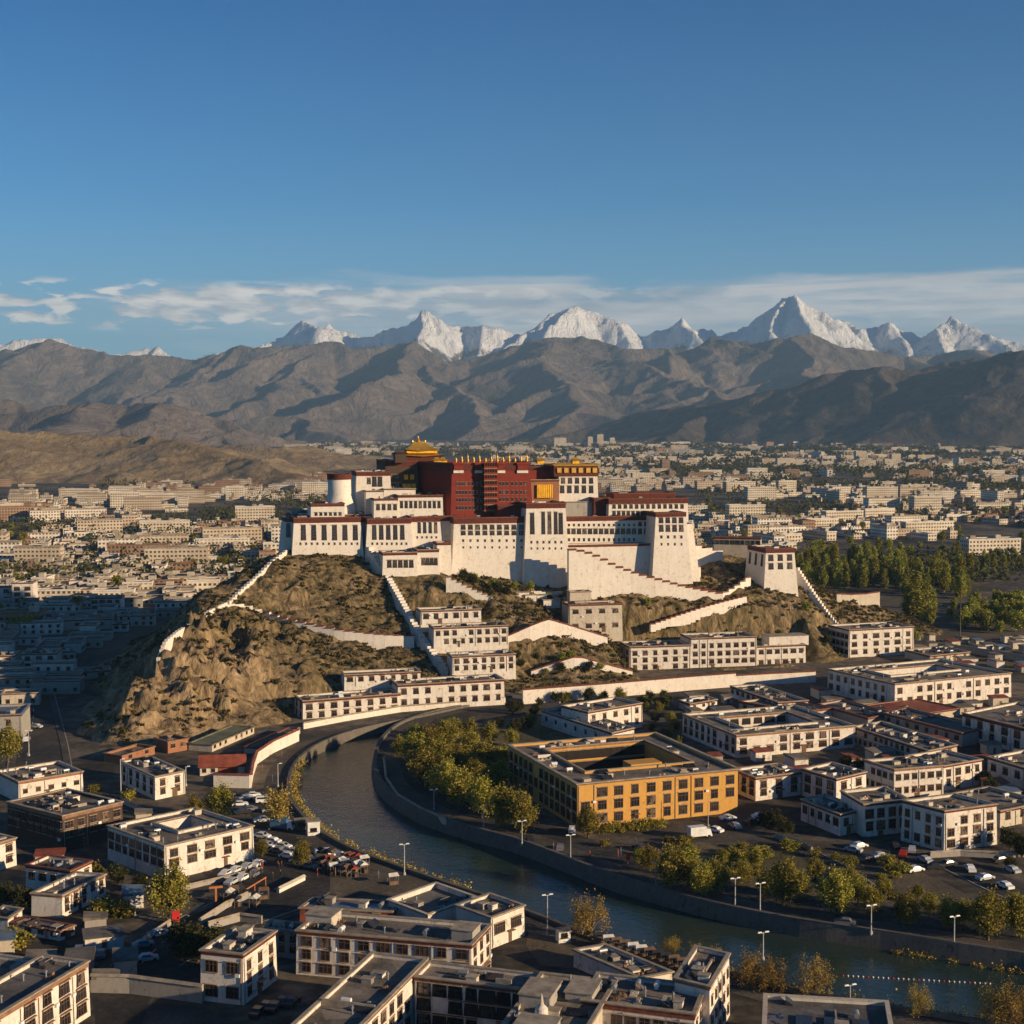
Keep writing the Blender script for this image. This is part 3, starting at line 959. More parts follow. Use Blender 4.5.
def plane_pt(px, D, py=500):
    r = ray(px, py); q = r[0] / r[1]; s, c = math.sin(PANG), math.cos(PANG)
    Y = (D - s * PO[0] + c * PO[1]) / (c - s * q)
    return q * Y, Y


def along(x, y, ux, uy, px, py=600):
    r = ray(px, py); q = r[0] / r[1]
    return (q * y - x) / (ux - q * uy)


BCOUNT = [0]
FOOTZ = {}
FOOT = []           # world footprints, for keeping trees and cars off


def bld(label, A, B, Cc=None, yb=None, h=None, Y=None, D=None, ang=None, depth=None, z0=0.0, name='flat_roofed_house', cat='building', group=None,
        wall=None, bat=0.02, band=0.6, court=None, F=None, L=None, win=(1.25, 1.55), lwin=None, style='tib', rows=2, lrows=None, clut=6, huts=(), seed=None, frieze=None, roof=None,
        cap=None, z_top=0.80, z_bot=0.12, par=0.55, over=0.32, deep=1.5, Fm=None, Lm=None, R=None, skew=None, parent=None, cw=None, eave=True, cap_rows=None):
    """A, B, Cc: roof pixels of the near, right and left corners (or px columns when ang given)"""
    BCOUNT[0] += 1
    rnd = random.Random(seed if seed is not None else BCOUNT[0] * 13 + 5)
    if D is not None:
        X, Y = plane_pt(A[0], D, A[1]); ang = math.degrees(PANG) if ang is None else ang
        z0 = P(A[0], yb, Y)[2]; zt = P(A[0], A[1], Y)[2]; h = zt - z0
    elif Y is not None:
        X = P(A[0], A[1], Y)[0]; z0 = P(A[0], yb, Y)[2]; zt = P(A[0], A[1], Y)[2]; h = zt - z0
    elif yb is not None:
        X, Y = G(A[0], yb, z0); zt = P(A[0], A[1], Y)[2]; h = zt - z0
    else:
        zt = z0 + h; X, Y = G(A[0], A[1], zt)
    if isinstance(B, tuple):
        bx, by = G(B[0], B[1], zt); a = math.atan2(by - Y, bx - X)
        if ang is not None:
            a = math.radians(ang); w = along(X, Y, math.cos(a), math.sin(a), B[0]); bx, by = X + w * math.cos(a), Y + w * math.sin(a)
    else:
        a = math.radians(ang); w = along(X, Y, math.cos(a), math.sin(a), B); bx, by = X + w * math.cos(a), Y + w * math.sin(a)
    ux, uy = math.cos(a), math.sin(a); vx, vy = -uy, ux
    w = math.hypot(bx - X, by - Y)
    if skew is not None:                       # back-left corner as (px, D)
        cx, cy = plane_pt(*skew)
    elif depth is not None:
        cx, cy = X + vx * depth, Y + vy * depth
    elif isinstance(Cc, tuple):
        cx, cy = G(Cc[0], Cc[1], zt)
        av = math.atan2(cy - Y, cx - X); dev = (math.degrees(av - a) - 90 + 180) % 360 - 180
        if abs(dev) > 14:
            a2 = a + math.radians(90 + 14 * (1 if dev > 0 else -1)); k = along(X, Y, math.cos(a2), math.sin(a2), Cc[0])
            cx, cy = X + k * math.cos(a2), Y + k * math.sin(a2)
    else:
        k = along(X, Y, vx, vy, Cc); cx, cy = X + vx * k, Y + vy * k
    lc = ((cx - X) * ux + (cy - Y) * uy, (cx - X) * vx + (cy - Y) * vy)
    d = lc[1]
    if depth is None and not (3 < d < 90): print('ODD depth', label, round(d, 1), 'w', round(w, 1)); lc = (0, 12.0); d = 12
    fp = [(0, 0), (w, 0), (w + lc[0], d), (lc[0], d)]
    if skew is not None: fp = [(0, 0), (w, 0), (w, d), (lc[0], d)]
    if parent is None:
        root = empty(name, (X, Y, z0), a, label, cat, group)
    else:
        root = parent
    if parent is not None:   # express in the parent's frame
        Mi = Matrix.Rotation(-parent.rotation_euler[2], 3, 'Z')
        def tr(p):
            wx, wy = X + p[0] * ux + p[1] * vx, Y + p[0] * uy + p[1] * vy
            q = Mi @ Vector((wx - parent.location[0], wy - parent.location[1], 0)); return (q.x, q.y)
        fp = [tr(p) for p in fp]; zz = z0 - parent.location[2]
    else: zz = 0.0
    FOOT.append([(X, Y), (bx, by), (bx + cx - X, by + cy - Y), (cx, cy)]); FOOTZ[len(FOOT) - 1] = z0
    ct = None
    if court:
        x0, x1, y0, y1 = court
        f = lambda s, t: lerp2(lerp2(fp[0], fp[1], s), lerp2(fp[3], fp[2], s), t)
        ct = [f(x0, y0), f(x1, y0), f(x1, y1), f(x0, y1)]
    block(root, fp, zz, h, bat, wall, band, frieze, cap, roof, ct, par, over, deep, eave)
    def zrows(n, wh):
        if n == 1: return [h * 0.42 if h < 7 else h * z_top - wh]
        top = h * z_top - wh + 0.2; bot = h * z_bot + 0.5
        return [zz + bot + (top - bot) * i / (n - 1) for i in range(n)]
    if F: window_grid(root, fp[0], fp[1], F, zrows(rows, win[1]), win[0], win[1], style, zz + h, bat, Fm, Fm)
    lw = lwin or win
    if L: window_grid(root, fp[3], fp[0], L, zrows(lrows or rows, lw[1]), lw[0], lw[1], style, zz + h, bat, Lm, Lm)
    if R: window_grid(root, fp[1], fp[2], R, zrows(rows, win[1]), win[0], win[1], style, zz + h, bat)
    if court and cw:
        window_grid(root, ct[2], ct[3], cw[0], zrows(rows, win[1]), win[0] * 1.3, win[1], 'dark', zz + h, 0)
        window_grid(root, ct[3], ct[0], cw[1], zrows(rows, win[1]), win[0] * 1.3, win[1], 'dark', zz + h, 0)
        # inner faces look into the court: turn the two grids the right way round
    if clut: clutter(root, fp, zz + h - par, int(clut * 1.5), rnd, ct)
    if F and cat in ('building', 'house') and parent is None:
        for (p_, q_, nn) in ((fp[0], fp[1], F), (fp[3], fp[0], L or 0)):
            L_ = math.dist(p_, q_); dx_, dy_ = (q_[0] - p_[0]) / L_, (q_[1] - p_[1]) / L_; an = math.atan2(dy_, dx_)
            if not nn or L_ < 6: continue
            for i_ in range(1 + int(L_ / 14)):          # down pipes between the window bays
                s_ = L_ * (rnd.randint(0, nn) / nn); s_ = min(max(s_, .3), L_ - .3)
                b = MB(); b.tube((0, -.12 - bat * h, .1), (0, -.12, h - band - .1), .075, n=6)
                o_ = b.build('down_pipe', rnd.choice([M_trim, M_metal, M_concrete]), root); o_.location = (p_[0] + dx_ * s_, p_[1] + dy_ * s_, zz); o_.rotation_euler = (0, 0, an)
            for i_ in range(int(L_ / 7)):               # air conditioners
                if rnd.random() < .45: continue
                s_ = L_ * (rnd.randint(0, nn - 1) + 1.0) / nn; s_ = min(s_, L_ - .9); z_ = h * rnd.choice([.3, .55, .62])
                b = MB(); b.box(-.42, .42, -.42 - bat * (h - z_), .05, 0, .55)
                o_ = b.build('air_conditioner', M_wtank, root); o_.location = (p_[0] + dx_ * s_, p_[1] + dy_ * s_, zz + z_); o_.rotation_euler = (0, 0, an)
        s_ = math.dist(fp[0], fp[1]); w_ = rnd.choice([.9, 1.5]); t_ = rnd.uniform(.3, .7)
        b = MB(); b.box(-w_ / 2, w_ / 2, -.1 - bat * h, .1, 0, 2.2, 0); b.box(-w_ / 2 - .3, w_ / 2 + .3, -.9 - bat * h, .1, 2.3, 2.42, 1)
        pq = lerp2(fp[0], fp[1], t_); o_ = b.build('door', [M_wood, M_trim], root); o_.location = (pq[0], pq[1], zz); o_.rotation_euler = (0, 0, math.atan2(fp[1][1] - fp[0][1], fp[1][0] - fp[0][0]))
    for (s, t, hw, hd, hh, mt) in huts:
        c0 = lerp2(lerp2(fp[0], fp[1], s), lerp2(fp[3], fp[2], s), t)
        b = MB(); x, y = c0
        b.box(x - hw, x + hw, y - hd, y + hd, zz + h - par - 0.05, zz + h + hh); b.box(x - hw - .2, x + hw + .2, y - hd - .2, y + hd + .2, zz + h + hh, zz + h + hh + .18, 1)
        b.build('roof_hut', [mt or M_cream, M_cap], root)
    return root


def stepped_wall(label, pts, hgt, th=1.2, n=12, mat=None, capm=None, name='stepped_wall', cap_h=0.45, down=2.0, over=0.35, ground=None, cat='wall', smooth_top=False, group=None, capped=True):
    """wall running along pixel polyline pts (px, py_top, Y); the crest falls in n level steps, the foot follows the ground"""
    W = [P(*p) for p in pts]
    Ls = [0]
    for p, q in zip(W[:-1], W[1:]): Ls.append(Ls[-1] + math.dist(p[:2], q[:2]))
    root = empty(name, (*W[0][:2], W[0][2] - hgt), 0, label, cat, group)
    b = MB(); c = MB(); O = W[0]; oz = W[0][2] - hgt
    X = [p[0] for p in W]; Yv = [p[1] for p in W]; Z = [p[2] for p in W]
    at = lambda s: (float(np.interp(s, Ls, X)), float(np.interp(s, Ls, Yv)), float(np.interp(s, Ls, Z)))
    for i in range(n):
        s0, s1 = Ls[-1] * i / n, Ls[-1] * (i + 1) / n
        p, q = at(s0), at(s1)
        d = Vector((q[0] - p[0], q[1] - p[1])); d.normalize(); nx, ny = -d.y * th / 2, d.x * th / 2
        za, zb = (p[2], q[2]) if smooth_top else ((p[2] + q[2]) / 2,) * 2
        hh = hgt if not callable(hgt) else hgt((s0 + s1) / 2 / Ls[-1])
        gz = min(hill_z(p[0], p[1]), hill_z(q[0], q[1])) - down
        ba, bb = min(gz, za - hh), min(gz, zb - hh)
        f = 1.25
        o = lambda x, y, z: (x - O[0], y - O[1], z - oz)
        b.hexa([o(p[0] - nx * f, p[1] - ny * f, ba), o(q[0] - nx * f, q[1] - ny * f, bb), o(q[0] + nx * f, q[1] + ny * f, bb), o(p[0] + nx * f, p[1] + ny * f, ba)],
               [o(p[0] - nx, p[1] - ny, za), o(q[0] - nx, q[1] - ny, zb), o(q[0] + nx, q[1] + ny, zb), o(p[0] + nx, p[1] + ny, za)])
        k = 1 + over / th * 2; ex, ey = d.x * 0.12, d.y * 0.12
        c.hexa([o(p[0] - nx * k - ex, p[1] - ny * k - ey, za + .003), o(q[0] - nx * k + ex, q[1] - ny * k + ey, zb + .003), o(q[0] + nx * k + ex, q[1] + ny * k + ey, zb + .003), o(p[0] + nx * k - ex, p[1] + ny * k - ey, za + .003)],
               [o(p[0] - nx * .3 - ex, p[1] - ny * .3 - ey, za + cap_h), o(q[0] - nx * .3 + ex, q[1] - ny * .3 + ey, zb + cap_h), o(q[0] + nx * .3 + ex, q[1] + ny * .3 + ey, zb + cap_h), o(p[0] + nx * .3 - ex, p[1] + ny * .3 - ey, za + cap_h)])
    b.build('wall_body', mat or M_palwhite, root)
    if capped: c.build('coping', capm or M_redcap, root)
    return root
# ------------------------------------------------------------ palace
def pal(label, x0, x1, yt, yb, D, depth, **k):
    k.setdefault('wall', M_palwhite); k.setdefault('cap', M_frieze); k.setdefault('clut', 7); k.setdefault('bat', 0.07); k.setdefault('band', 2.2)
    k.setdefault('name', 'palace_wing'); k.setdefault('cat', 'palace wing'); k.setdefault('deep', 5); k.setdefault('par', 0.5)
    return bld(label, (x0, yt), x1, D=D, depth=depth, yb=yb, **k)


def wins(root, x0, x1, D, py, n, w, h, style, bat, ztop_off, depth_D=None, fp_x0=None):
    pass


def face_windows(root, x0p, x1p, D, rows, yt, bat, ang=None):
    """rows: (py_bottom, n, w, h, style, pxa, pxb): windows on the plane D facade of a palace wing"""
    a = root.rotation_euler[2]
    zt = P(x0p, yt, plane_pt(x0p, D)[1])[2] - root.location[2]
    for (py, n, w, h, style, pa, pb) in rows:
        for i in range(n):
            px = pa + (pb - pa) * (i / (n - 1) if n > 1 else 0.5)
            X, Y = plane_pt(px, D); z = P(px, py, Y)[2]
            q = Matrix.Rotation(-a, 3, 'Z') @ Vector((X - root.location[0], Y - root.location[1], 0))
            zz = z - root.location[2]
            off = bat * (zt - zz) + 0.03
            o = bpy.data.objects.new('window', window_mesh(w, h, style)[0]); C.objects.link(o); o.parent = root
            o.location = (q.x, q.y - off, zz); o.rotation_euler = (-math.atan(bat), 0, 0)


# west wings
r = pal('long white west wing with six tall dark windows under a maroon frieze', 294, 361, 518, 553, 0, 34)
face_windows(r, 294, 361, 0, [(540, 6, 1.7, 6.2, 'tall', 303, 355), (544.5, 11, .6, .8, 'plain', 300, 357)], 518, .07)
r = pal('narrow white buttress at the far west end of the palace', 285, 295, 520, 553, 7, 16, band=0.8, bat=0.1)
face_windows(r, 285, 295, 7, [(537, 1, 1.4, 5.5, 'tall', 288, 288)], 520, .1)
pal('recessed shaded wall between the two western white wings', 356, 374, 520, 556, 7, 22, band=0.8, clut=0)
r = pal('white wing with five tall windows right of the shaded recess', 367.5, 411, 519, 557, -2, 36)
face_windows(r, 367.5, 411, -2, [(539.5, 5, 1.5, 6.0, 'tall', 374, 402), (544.5, 8, .6, .8, 'plain', 372, 406)], 519, .07)
r = pal('white wing with four arched looking windows beside the great wall', 411, 440, 517, 553, 1, 30)
face_windows(r, 411, 440, 1, [(533, 4, 1.15, 4.6, 'tall', 419, 435.5), (538, 5, .55, .7, 'plain', 417, 436)], 517, .07)
r = pal('low white annex with five windows below the west wing', 383, 417, 553, 577, -17, 11, band=1.1, bat=0.04, cap=M_cap, name='palace_annex', cat='annex')
face_windows(r, 383, 417, -17, [(567.5, 5, 1.5, 3.0, 'tall', 389, 411)], 553, .04)
r = pal('low white annex with four windows touching the foot of the great wall', 417.5, 439, 550, 575, -15, 11, band=1.1, bat=0.04, cap=M_cap, name='palace_annex', cat='annex')
face_windows(r, 417.5, 439, -15, [(565, 4, 1.3, 2.8, 'tall', 423, 435.5)], 550, .04)
pal('white gatehouse with sloping red edge between annex and great wall', 437, 451, 543, 572, -9, 8, band=1.0, bat=0.03, cap=M_redcap, clut=0, name='gatehouse', cat='gatehouse')
pal('shaded recessed wall between the west wings and the great white wall', 438, 457, 516, 556, 8, 20, clut=0)
# great white wall
r = pal('great plain white wall with a row of small windows along its top', 454, 527, 518, 580, 0, 24, bat=0.055, band=2.6, clut=2)
face_windows(r, 454, 527, 0, [(529.5, 9, 1.7, 1.9, 'tib', 463, 521), (535, 9, 1.7, 1.7, 'tib', 463, 521), (541.5, 9, .7, .9, 'plain', 463, 521), (548, 9, .5, .7, 'plain', 463, 521)], 518, .055)
r = pal('white bastion with a tall glazed gallery rising above the great wall', 526.5, 565, 503.5, 580, -2.5, 26, bat=0.055, band=2.2, clut=4)
face_windows(r, 526.5, 565, -2.5, [(534, 3, 1.35, 9.5, 'tall', 543, 555.5), (534, 1, 1.6, 9.0, 'tall', 532, 532), (534, 1, 1.6, 9.0, 'tall', 560.5, 560.5), (543, 6, .7, .9, 'plain', 531, 561), (549, 6, .5, .7, 'plain', 531, 561)], 503.5, .055)
# east wings
r = pal('low white east wing with three rows of small windows', 565, 650, 517, 546, 5, 20, bat=0.03, band=2.0)
face_windows(r, 565, 650, 5, [(526, 14, .8, .9, 'plain', 569, 634), (534, 13, 1.6, 2.2, 'tib', 568, 634), (541, 14, .8, 1.2, 'plain', 569, 634), (534, 3, 1.5, 2.2, 'tib', 640, 652), (526, 3, 1.3, 1.6, 'tib', 640, 652)], 517, .03)
r = pal('tall white east palace with dense rows of windows and maroon eaves', 609, 687, 499, 546, 9, 20, bat=0.03, band=2.4, clut=5)
face_windows(r, 609, 687, 9, [(508.5, 13, 1.3, 1.8, 'tib', 614, 682), (515.5, 9, 1.3, 1.9, 'tib', 614, 652), (523, 5, 1.5, 2.2, 'tib', 614, 637)], 499, .03)
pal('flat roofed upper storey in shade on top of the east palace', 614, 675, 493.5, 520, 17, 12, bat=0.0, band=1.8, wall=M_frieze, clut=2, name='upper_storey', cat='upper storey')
r = pal('massive white corner bastion with sloping walls at the east end', 656, 685, 513, 573, -7, 26, bat=0.085, band=1.8, clut=3)
face_windows(r, 656, 685, -7, [(523, 4, 1.7, 2.3, 'tib', 661, 681), (531.5, 4, 1.7, 2.8, 'tib', 661, 681), (538, 4, .9, 1.1, 'plain', 661, 681), (545, 4, .6, .9, 'plain', 661, 681)], 513, .085)
pal('white sloping buttress at the right hand end of the palace', 684, 692, 524, 570, 2, 18, bat=0.11, band=0, over=0.05, clut=0, name='buttress', cat='buttress')
r = pal('plain white terrace wall with brown coping below the east wing', 566, 654, 545.5, 574, -3, 8, bat=0.04, band=0.9, clut=0, name='terrace_wall', cat='terrace wall', cap=M_redcap)
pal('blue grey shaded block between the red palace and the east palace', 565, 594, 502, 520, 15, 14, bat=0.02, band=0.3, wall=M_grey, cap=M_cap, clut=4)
pal('dark maroon block joining the grey block and the east palace', 594, 610, 498, 520, 13, 14, bat=0.02, band=1, wall=M_frieze, clut=1)
# terraces on the west side
r = pal('white terrace house with nine small windows below the red palace', 398, 443, 495.5, 520, 12, 26, bat=0.02, band=1.0)
face_windows(r, 398, 443, 12, [(508, 9, 1.1, 2.9, 'tall', 401.5, 439)], 495.5, .02)
r = pal('white terrace house with three windows west of the nine window house', 374, 398, 499, 520, 11, 22, bat=0.02, band=0.8)
face_windows(r, 374, 398, 11, [(510, 4, 1.3, 2.4, 'tall', 378, 395)], 499, .02)
pal('small cream roof room above the three window terrace house', 366, 384, 491, 510, 19, 12, bat=0.02, band=0.5, clut=2, cap=M_cap, name='roof_room', cat='roof room')
pal('cream parapet block beside the foot of the red palace', 384, 416, 489, 505, 22, 12, bat=0.0, band=0.5, clut=3, cap=M_cap, name='roof_room', cat='roof room')
r = pal('white house with maroon roof band behind the round tower', 356.5, 391, 472, 500, 26, 16, bat=0.02, band=1.8)
face_windows(r, 356.5, 391, 26, [(484, 1, 1.4, 2.6, 'tall', 369, 369), (486.5, 2, 1.7, 4.2, 'tall', 374.5, 380)], 472, .02)
r = pal('low white terrace building with wide maroon roof left of the round tower', 311, 345, 504, 525, 9, 14, bat=0.02, band=1.2, clut=2)
face_windows(r, 311, 345, 9, [(515.5, 6, 1.0, 1.2, 'dark', 316, 340)], 504, .02)
pal('long grey roofed terrace above the tall windowed west wing', 300, 445, 515.5, 535, 16, 40, bat=0.0, band=0.6, clut=44, cap=M_cap, name='roof_terrace', cat='terrace')

# round white tower
X, Y = plane_pt(339.5, 26)
zb = P(339, 505, Y)[2]; zt = P(339, 474, Y)[2]; h = zt - zb
t_ = empty('round_tower', (X, Y, zb), 0, 'white round tower with a dark red band standing above the west wing', 'tower')
b = MB(); b.lathe([(7.2, -8), (6.9, 0), (6.2, 1.6), (5.6, 3.2), (5.15, 5), (5.05, h)], 0, 0, 0, 28)
b.build('tower_wall', M_palwhite, t_, True)
b = MB(); b.lathe([(5.06, h - 2.3), (5.35, h - 2.3), (5.35, h - 0.2), (5.6, h - 0.2), (5.6, h + 0.2), (4.6, h + 0.2), (4.6, h - 0.2)], 0, 0, 0, 28)
b.build('tower_band', M_frieze, t_)

# red palace
rp = pal('tall dark red palace block rising in the centre above the white walls', 452, 529.5, 463, 519, 14, None, skew=(417, 42), wall=M_redwall, bat=0.055, band=3.6, clut=0, name='red_palace', cat='palace', frieze=M_frieze, cap=M_redwall)
face_windows(rp, 452, 529.5, 14, [(493.5 + 0, 0, 1, 1, 'tib', 0, 0)] + [(y, n, .8, 1.5, 'plain', a, b_) for y in (485.5, 494, 501.5, 509.5) for n, a, b_ in ((3, 457, 463), (5, 466, 480.5))]
             + [(y, 3, .8, 1.6, 'plain', 500, 507) for y in (485.5, 494, 501)] + [(y, 4, .8, 1.6, 'plain', 512, 525) for y in (485.5, 494, 501)], 463, .055)
for pa, pb in ((453.5, 463.5), (475, 482.5), (497.5, 505), (517, 528)):       # white stripes and gilded panels of the frieze
    (xa, ya), (xb, yb2) = plane_pt(pa, 13.3), plane_pt(pb, 13.3)
    Mi = Matrix.Rotation(-PANG, 3, 'Z'); o0 = Vector((rp.location[0], rp.location[1], 0))
    qa = Mi @ (Vector((xa, ya, 0)) - o0); qb = Mi @ (Vector((xb, yb2, 0)) - o0)
    z1 = P(pa, 471.5, ya)[2] - rp.location[2]; z2 = P(pa, 464.5, ya)[2] - rp.location[2]
    b = MB(); b.box(qa.x, qb.x, qa.y - 0.35, qa.y + .8, z1 - 0.7, z1 + 0.5, 0); b.box(qa.x, qb.x, qa.y - 0.5, qa.y + 1, z1 + 0.5, z1 + 0.95, 1); b.box(qa.x + .3, qb.x - .3, qa.y - 0.2, qa.y + 1, z1 + .95, z2, 1)
    b.box(qa.x - .3, qb.x + .3, qa.y - 0.7, qa.y + 1.2, z2, z2 + .9, 1)
    b.build('frieze_panel', [M_palwhite, M_redwall], rp)
# stacked wooden galleries in the middle of the red front
(xa, ya), (xb, yb2) = plane_pt(483, 12), plane_pt(496.5, 12)
qa = Mi @ (Vector((xa, ya, 0)) - o0); qb = Mi @ (Vector((xb, yb2, 0)) - o0)
for k in range(8):
    z1 = P(483, 511 - 6 * k, ya)[2] - rp.location[2]
    b = MB(); b.box(qa.x, qb.x, qa.y - 2.4, qa.y + 3, z1, z1 + 0.5, 0)
    b.box(qa.x + .3, qb.x - .3, qa.y - 1.9, qa.y + 3, z1 + 0.5, z1 + 2.6, 1)
    for i in range(6):
        xx = qa.x + .2 + (qb.x - qa.x - .6) * i / 5
        b.box(xx, xx + .22, qa.y - 2.2, qa.y - 1.9, z1 + .5, z1 + 2.6, 2)
    b.box(qa.x + .1, qb.x - .1, qa.y - 2.35, qa.y - 2.2, z1 + .5, z1 + 1.2, 2)
    b.build('balcony', [M_trim, M_black, M_redwall], rp)
pal('dark red chapel hall projecting at the right foot of the red palace', 498, 526, 505, 519, 6, 12, wall=M_redwall, bat=0.0, band=1.4, clut=0, name='chapel_hall', cat='hall')
# gilded finials along the red roof
for i in range(13):
    px = 456 + i * 5.9; X, Y = plane_pt(px, 18 + 5 * (i % 3)); z = P(px, 463, Y)[2] + 0.1
    f = empty('gilded_finial', (X, Y, z - 0.3), 0, 'small gilded finial standing on the roof edge of the red palace', 'finial', 'gilded finials along the red palace roof')
    s = 0.8 + 0.7 * ((i * 7) % 5) / 4
    b = MB(); b.lathe([(0.5, 0), (0.55, .3), (0.3, .5), (.62, 1.0), (.62, 1.7), (.3, 2.0), (.42, 2.3), (.08, 3.2 * s)], 0, 0, 0, 10)
    b.build('finial_body', M_gold, f, True)
    b = MB(); b.box(-.7, .7, -.7, .7, -.2, 0.05); b.build('finial_base', M_redwall, f)
# dark west chapel block
r = pal('dark maroon chapel block with golden openings at the left of the red palace', 385.5, 418, 461, 500, 36, 26, wall=M_darkwood, bat=0.02, band=2.2, clut=6, name='chapel_block', cat='chapel')
face_windows(r, 385.5, 418, 36, [(488, 2, 2.4, 2.2, 'dark', 390, 397), (479, 2, 2.2, 2.0, 'dark', 390, 397)], 461, .02)
for px, py in ((406, 477), (412, 477), (404.5, 486), (409, 486), (413.5, 486), (406, 492), (412, 492), (394, 491)):
    X, Y = plane_pt(px, 36); q = Mi @ (Vector((X, Y, 0)) - Vector((r.location[0], r.location[1], 0))); z = P(px, py, Y)[2] - r.location[2]
    b = MB(); b.box(q.x - .85, q.x + .85, q.y - .75, q.y + .2, z - 1.1, z + 1.1, 0); b.box(q.x - 1.0, q.x + 1.0, q.y - .9, q.y + .2, z + 1.1, z + 1.4, 1); b.build('golden_panel', [M_goldp, M_frieze], r)


def hip_roof(b, cx, cy, w, d, z, h, ridge, mi=0, lift=0.6, n=6):
    """curved hipped roof with lifted eaves"""
    rings = []
    for k in range(n + 1):
        t = k / n; f = 1 - (1 - (1 - t) ** 1.9) * 1.0
        hw = ridge / 2 + (w / 2 - ridge / 2) * ((1 - t) ** 1.5); hd = 0.12 + (d / 2 - 0.12) * ((1 - t) ** 1.5)
        zz = z + h * t
        lf = lift * (1 - t) ** 4
        pts = []
        for sx_, sy_ in ((-1, -1), (0, -1), (1, -1), (1, 0), (1, 1), (0, 1), (-1, 1), (-1, 0)):
            l = lf if sx_ and sy_ else 0
            pts.append((cx + sx_ * hw, cy + sy_ * hd, zz + l))
        rings.append(pts)
    vs = [p for r_ in rings for p in r_]
    fs = []
    for k in range(n):
        for i in range(8):
            j = (i + 1) % 8; fs.append((k * 8 + i, k * 8 + j, k * 8 + 8 + j, k * 8 + 8 + i))
    fs.append(tuple(range(n * 8, n * 8 + 8)))
    fs.append(tuple(range(7, -1, -1)))
    b.add(vs, fs, mi)


X, Y = plane_pt(417.5, 46); zb = P(417, 461, Y)[2]
gr = empty('golden_pavilion', (X, Y, zb), PANG, 'golden tiered pavilion roof shining on top of the palace', 'pavilion')
k = Y / F_PX
b = MB(); b.box(-9, 11, -6, 6, 0, 2.2); b.build('lower_hall', M_frieze, gr)
b = MB(); hip_roof(b, 1.5, 0, 46 * k, 15, 2.2, 1.8, 32 * k, lift=0.7); b.build('lower_roof', M_gold, gr)
b = MB(); b.box(-5.6, 8.4, -4.2, 4.2, 3.6, 4.7); b.build('upper_hall', M_goldp, gr)
b = MB(); hip_roof(b, 1.0, 0, 37 * k * 0.95, 11, 4.7, 4.2, 12 * k, lift=0.8); b.build('upper_roof', M_gold, gr)
b = MB(); b.lathe([(0.9, 0), (1.0, .4), (.5, .8), (.7, 1.4), (.3, 1.8), (.1, 2.6)], 0.4, 0, 8.8, 12); b.lathe([(.4, 0), (.3, .5), (.05, 1.0)], -2.2, 0, 8.8, 8); b.lathe([(.4, 0), (.3, .5), (.05, 1.0)], 3.6, 0, 8.8, 8)
b.build('roof_finial', M_gold, gr)
X, Y = plane_pt(408, 34); zb = P(408, 461.5, Y)[2]
g2 = empty('roof_shrine', (X, Y, zb), PANG, 'small dark roof shrine left of the golden pavilion', 'shrine')
b = MB(); b.box(-6, -1, -2, 3, -0.5, 3.6); b.build('shrine_wall', M_darkwood, g2); b = MB(); hip_roof(b, -3.5, .5, 6.4, 6.4, 3.6, 1.2, 2, lift=.3); b.build('shrine_roof', M_darkwood, g2)
for px, D_ in ((437, 30), (443, 34), (540, 32), (575, 30)):
    X, Y = plane_pt(px, D_); zb = P(px, 462.5, Y)[2]
    g3 = empty('gilded_shrine', (X, Y, zb - .3), PANG, 'little gilded roof shrine %s' % {437: 'just right of the golden pavilion', 443: 'at the left corner of the red palace roof', 540: 'behind the yellow curtained block', 575: 'on top of the gold trimmed white block'}[px], 'shrine')
    b = MB(); b.box(-1.6, 1.6, -1.5, 1.5, -.2, 1.1); b.build('shrine_wall', M_goldp, g3); b = MB(); hip_roof(b, 0, 0, 5, 4.2, 1.1, 1.5, 1.6, lift=.3); b.build('shrine_roof', M_gold, g3)

# yellow curtained block and white block with gilded eaves
r = pal('orange block with a large yellow curtain right of the red palace', 530.5, 559, 480, 502, 17, 12, wall=M_orange, bat=0.0, band=0.8, clut=2, name='curtained_block', cat='palace block', cap=M_sill)
qa_, qb_ = plane_pt(537, 16.2), plane_pt(552.5, 16.2)
o1 = Vector((r.location[0], r.location[1], 0)); q1 = Mi @ (Vector((*qa_, 0)) - o1); q2 = Mi @ (Vector((*qb_, 0)) - o1); zz1 = P(537, 498, qa_[1])[2] - r.location[2]; zz2 = P(537, 484.5, qa_[1])[2] - r.location[2]
b = MB(); n = 24
vs = []
for i in range(n + 1):
    x = q1.x + (q2.x - q1.x) * i / n; yy = q1.y - 0.25 + 0.16 * math.sin(i * 2.1)
    vs += [(x, yy, zz1), (x, yy, zz2), (x, yy + .12, zz2), (x, yy + .12, zz1)]
fs = []
for i in range(n):
    for j in range(4): fs.append((4 * i + j, 4 * i + 4 + j, 4 * i + 4 + (j + 1) % 4, 4 * i + (j + 1) % 4))
b.add(vs, fs); b.build('curtain', M_goldp, r)
pal('dark red upper storey above the yellow curtained block', 529, 553, 466.5, 490, 25, 12, wall=M_redwall, bat=0.0, band=1.8, clut=1, name='upper_storey', cat='upper storey')
r = pal('white palace block with gilded eaves right of the yellow curtain', 559, 597, 475, 503, 20, 18, bat=0.03, band=0.3, clut=0, name='gilded_block', cat='palace block')
face_windows(r, 559, 597, 20, [(483.5, 5, 1.6, 2.4, 'tall', 563, 591), (493, 5, 1.7, 3.2, 'tall', 562, 591)], 475, .03)
rr = r
r = pal('maroon storey with golden eaves on top of the gilded white block', 554, 598, 464.5, 476, 19.5, 18, wall=M_frieze, bat=-0.0, band=0.6, clut=0, cap=M_gold, frieze=M_gold, over=0.9, name='gilded_storey', cat='palace block', deep=0.2)
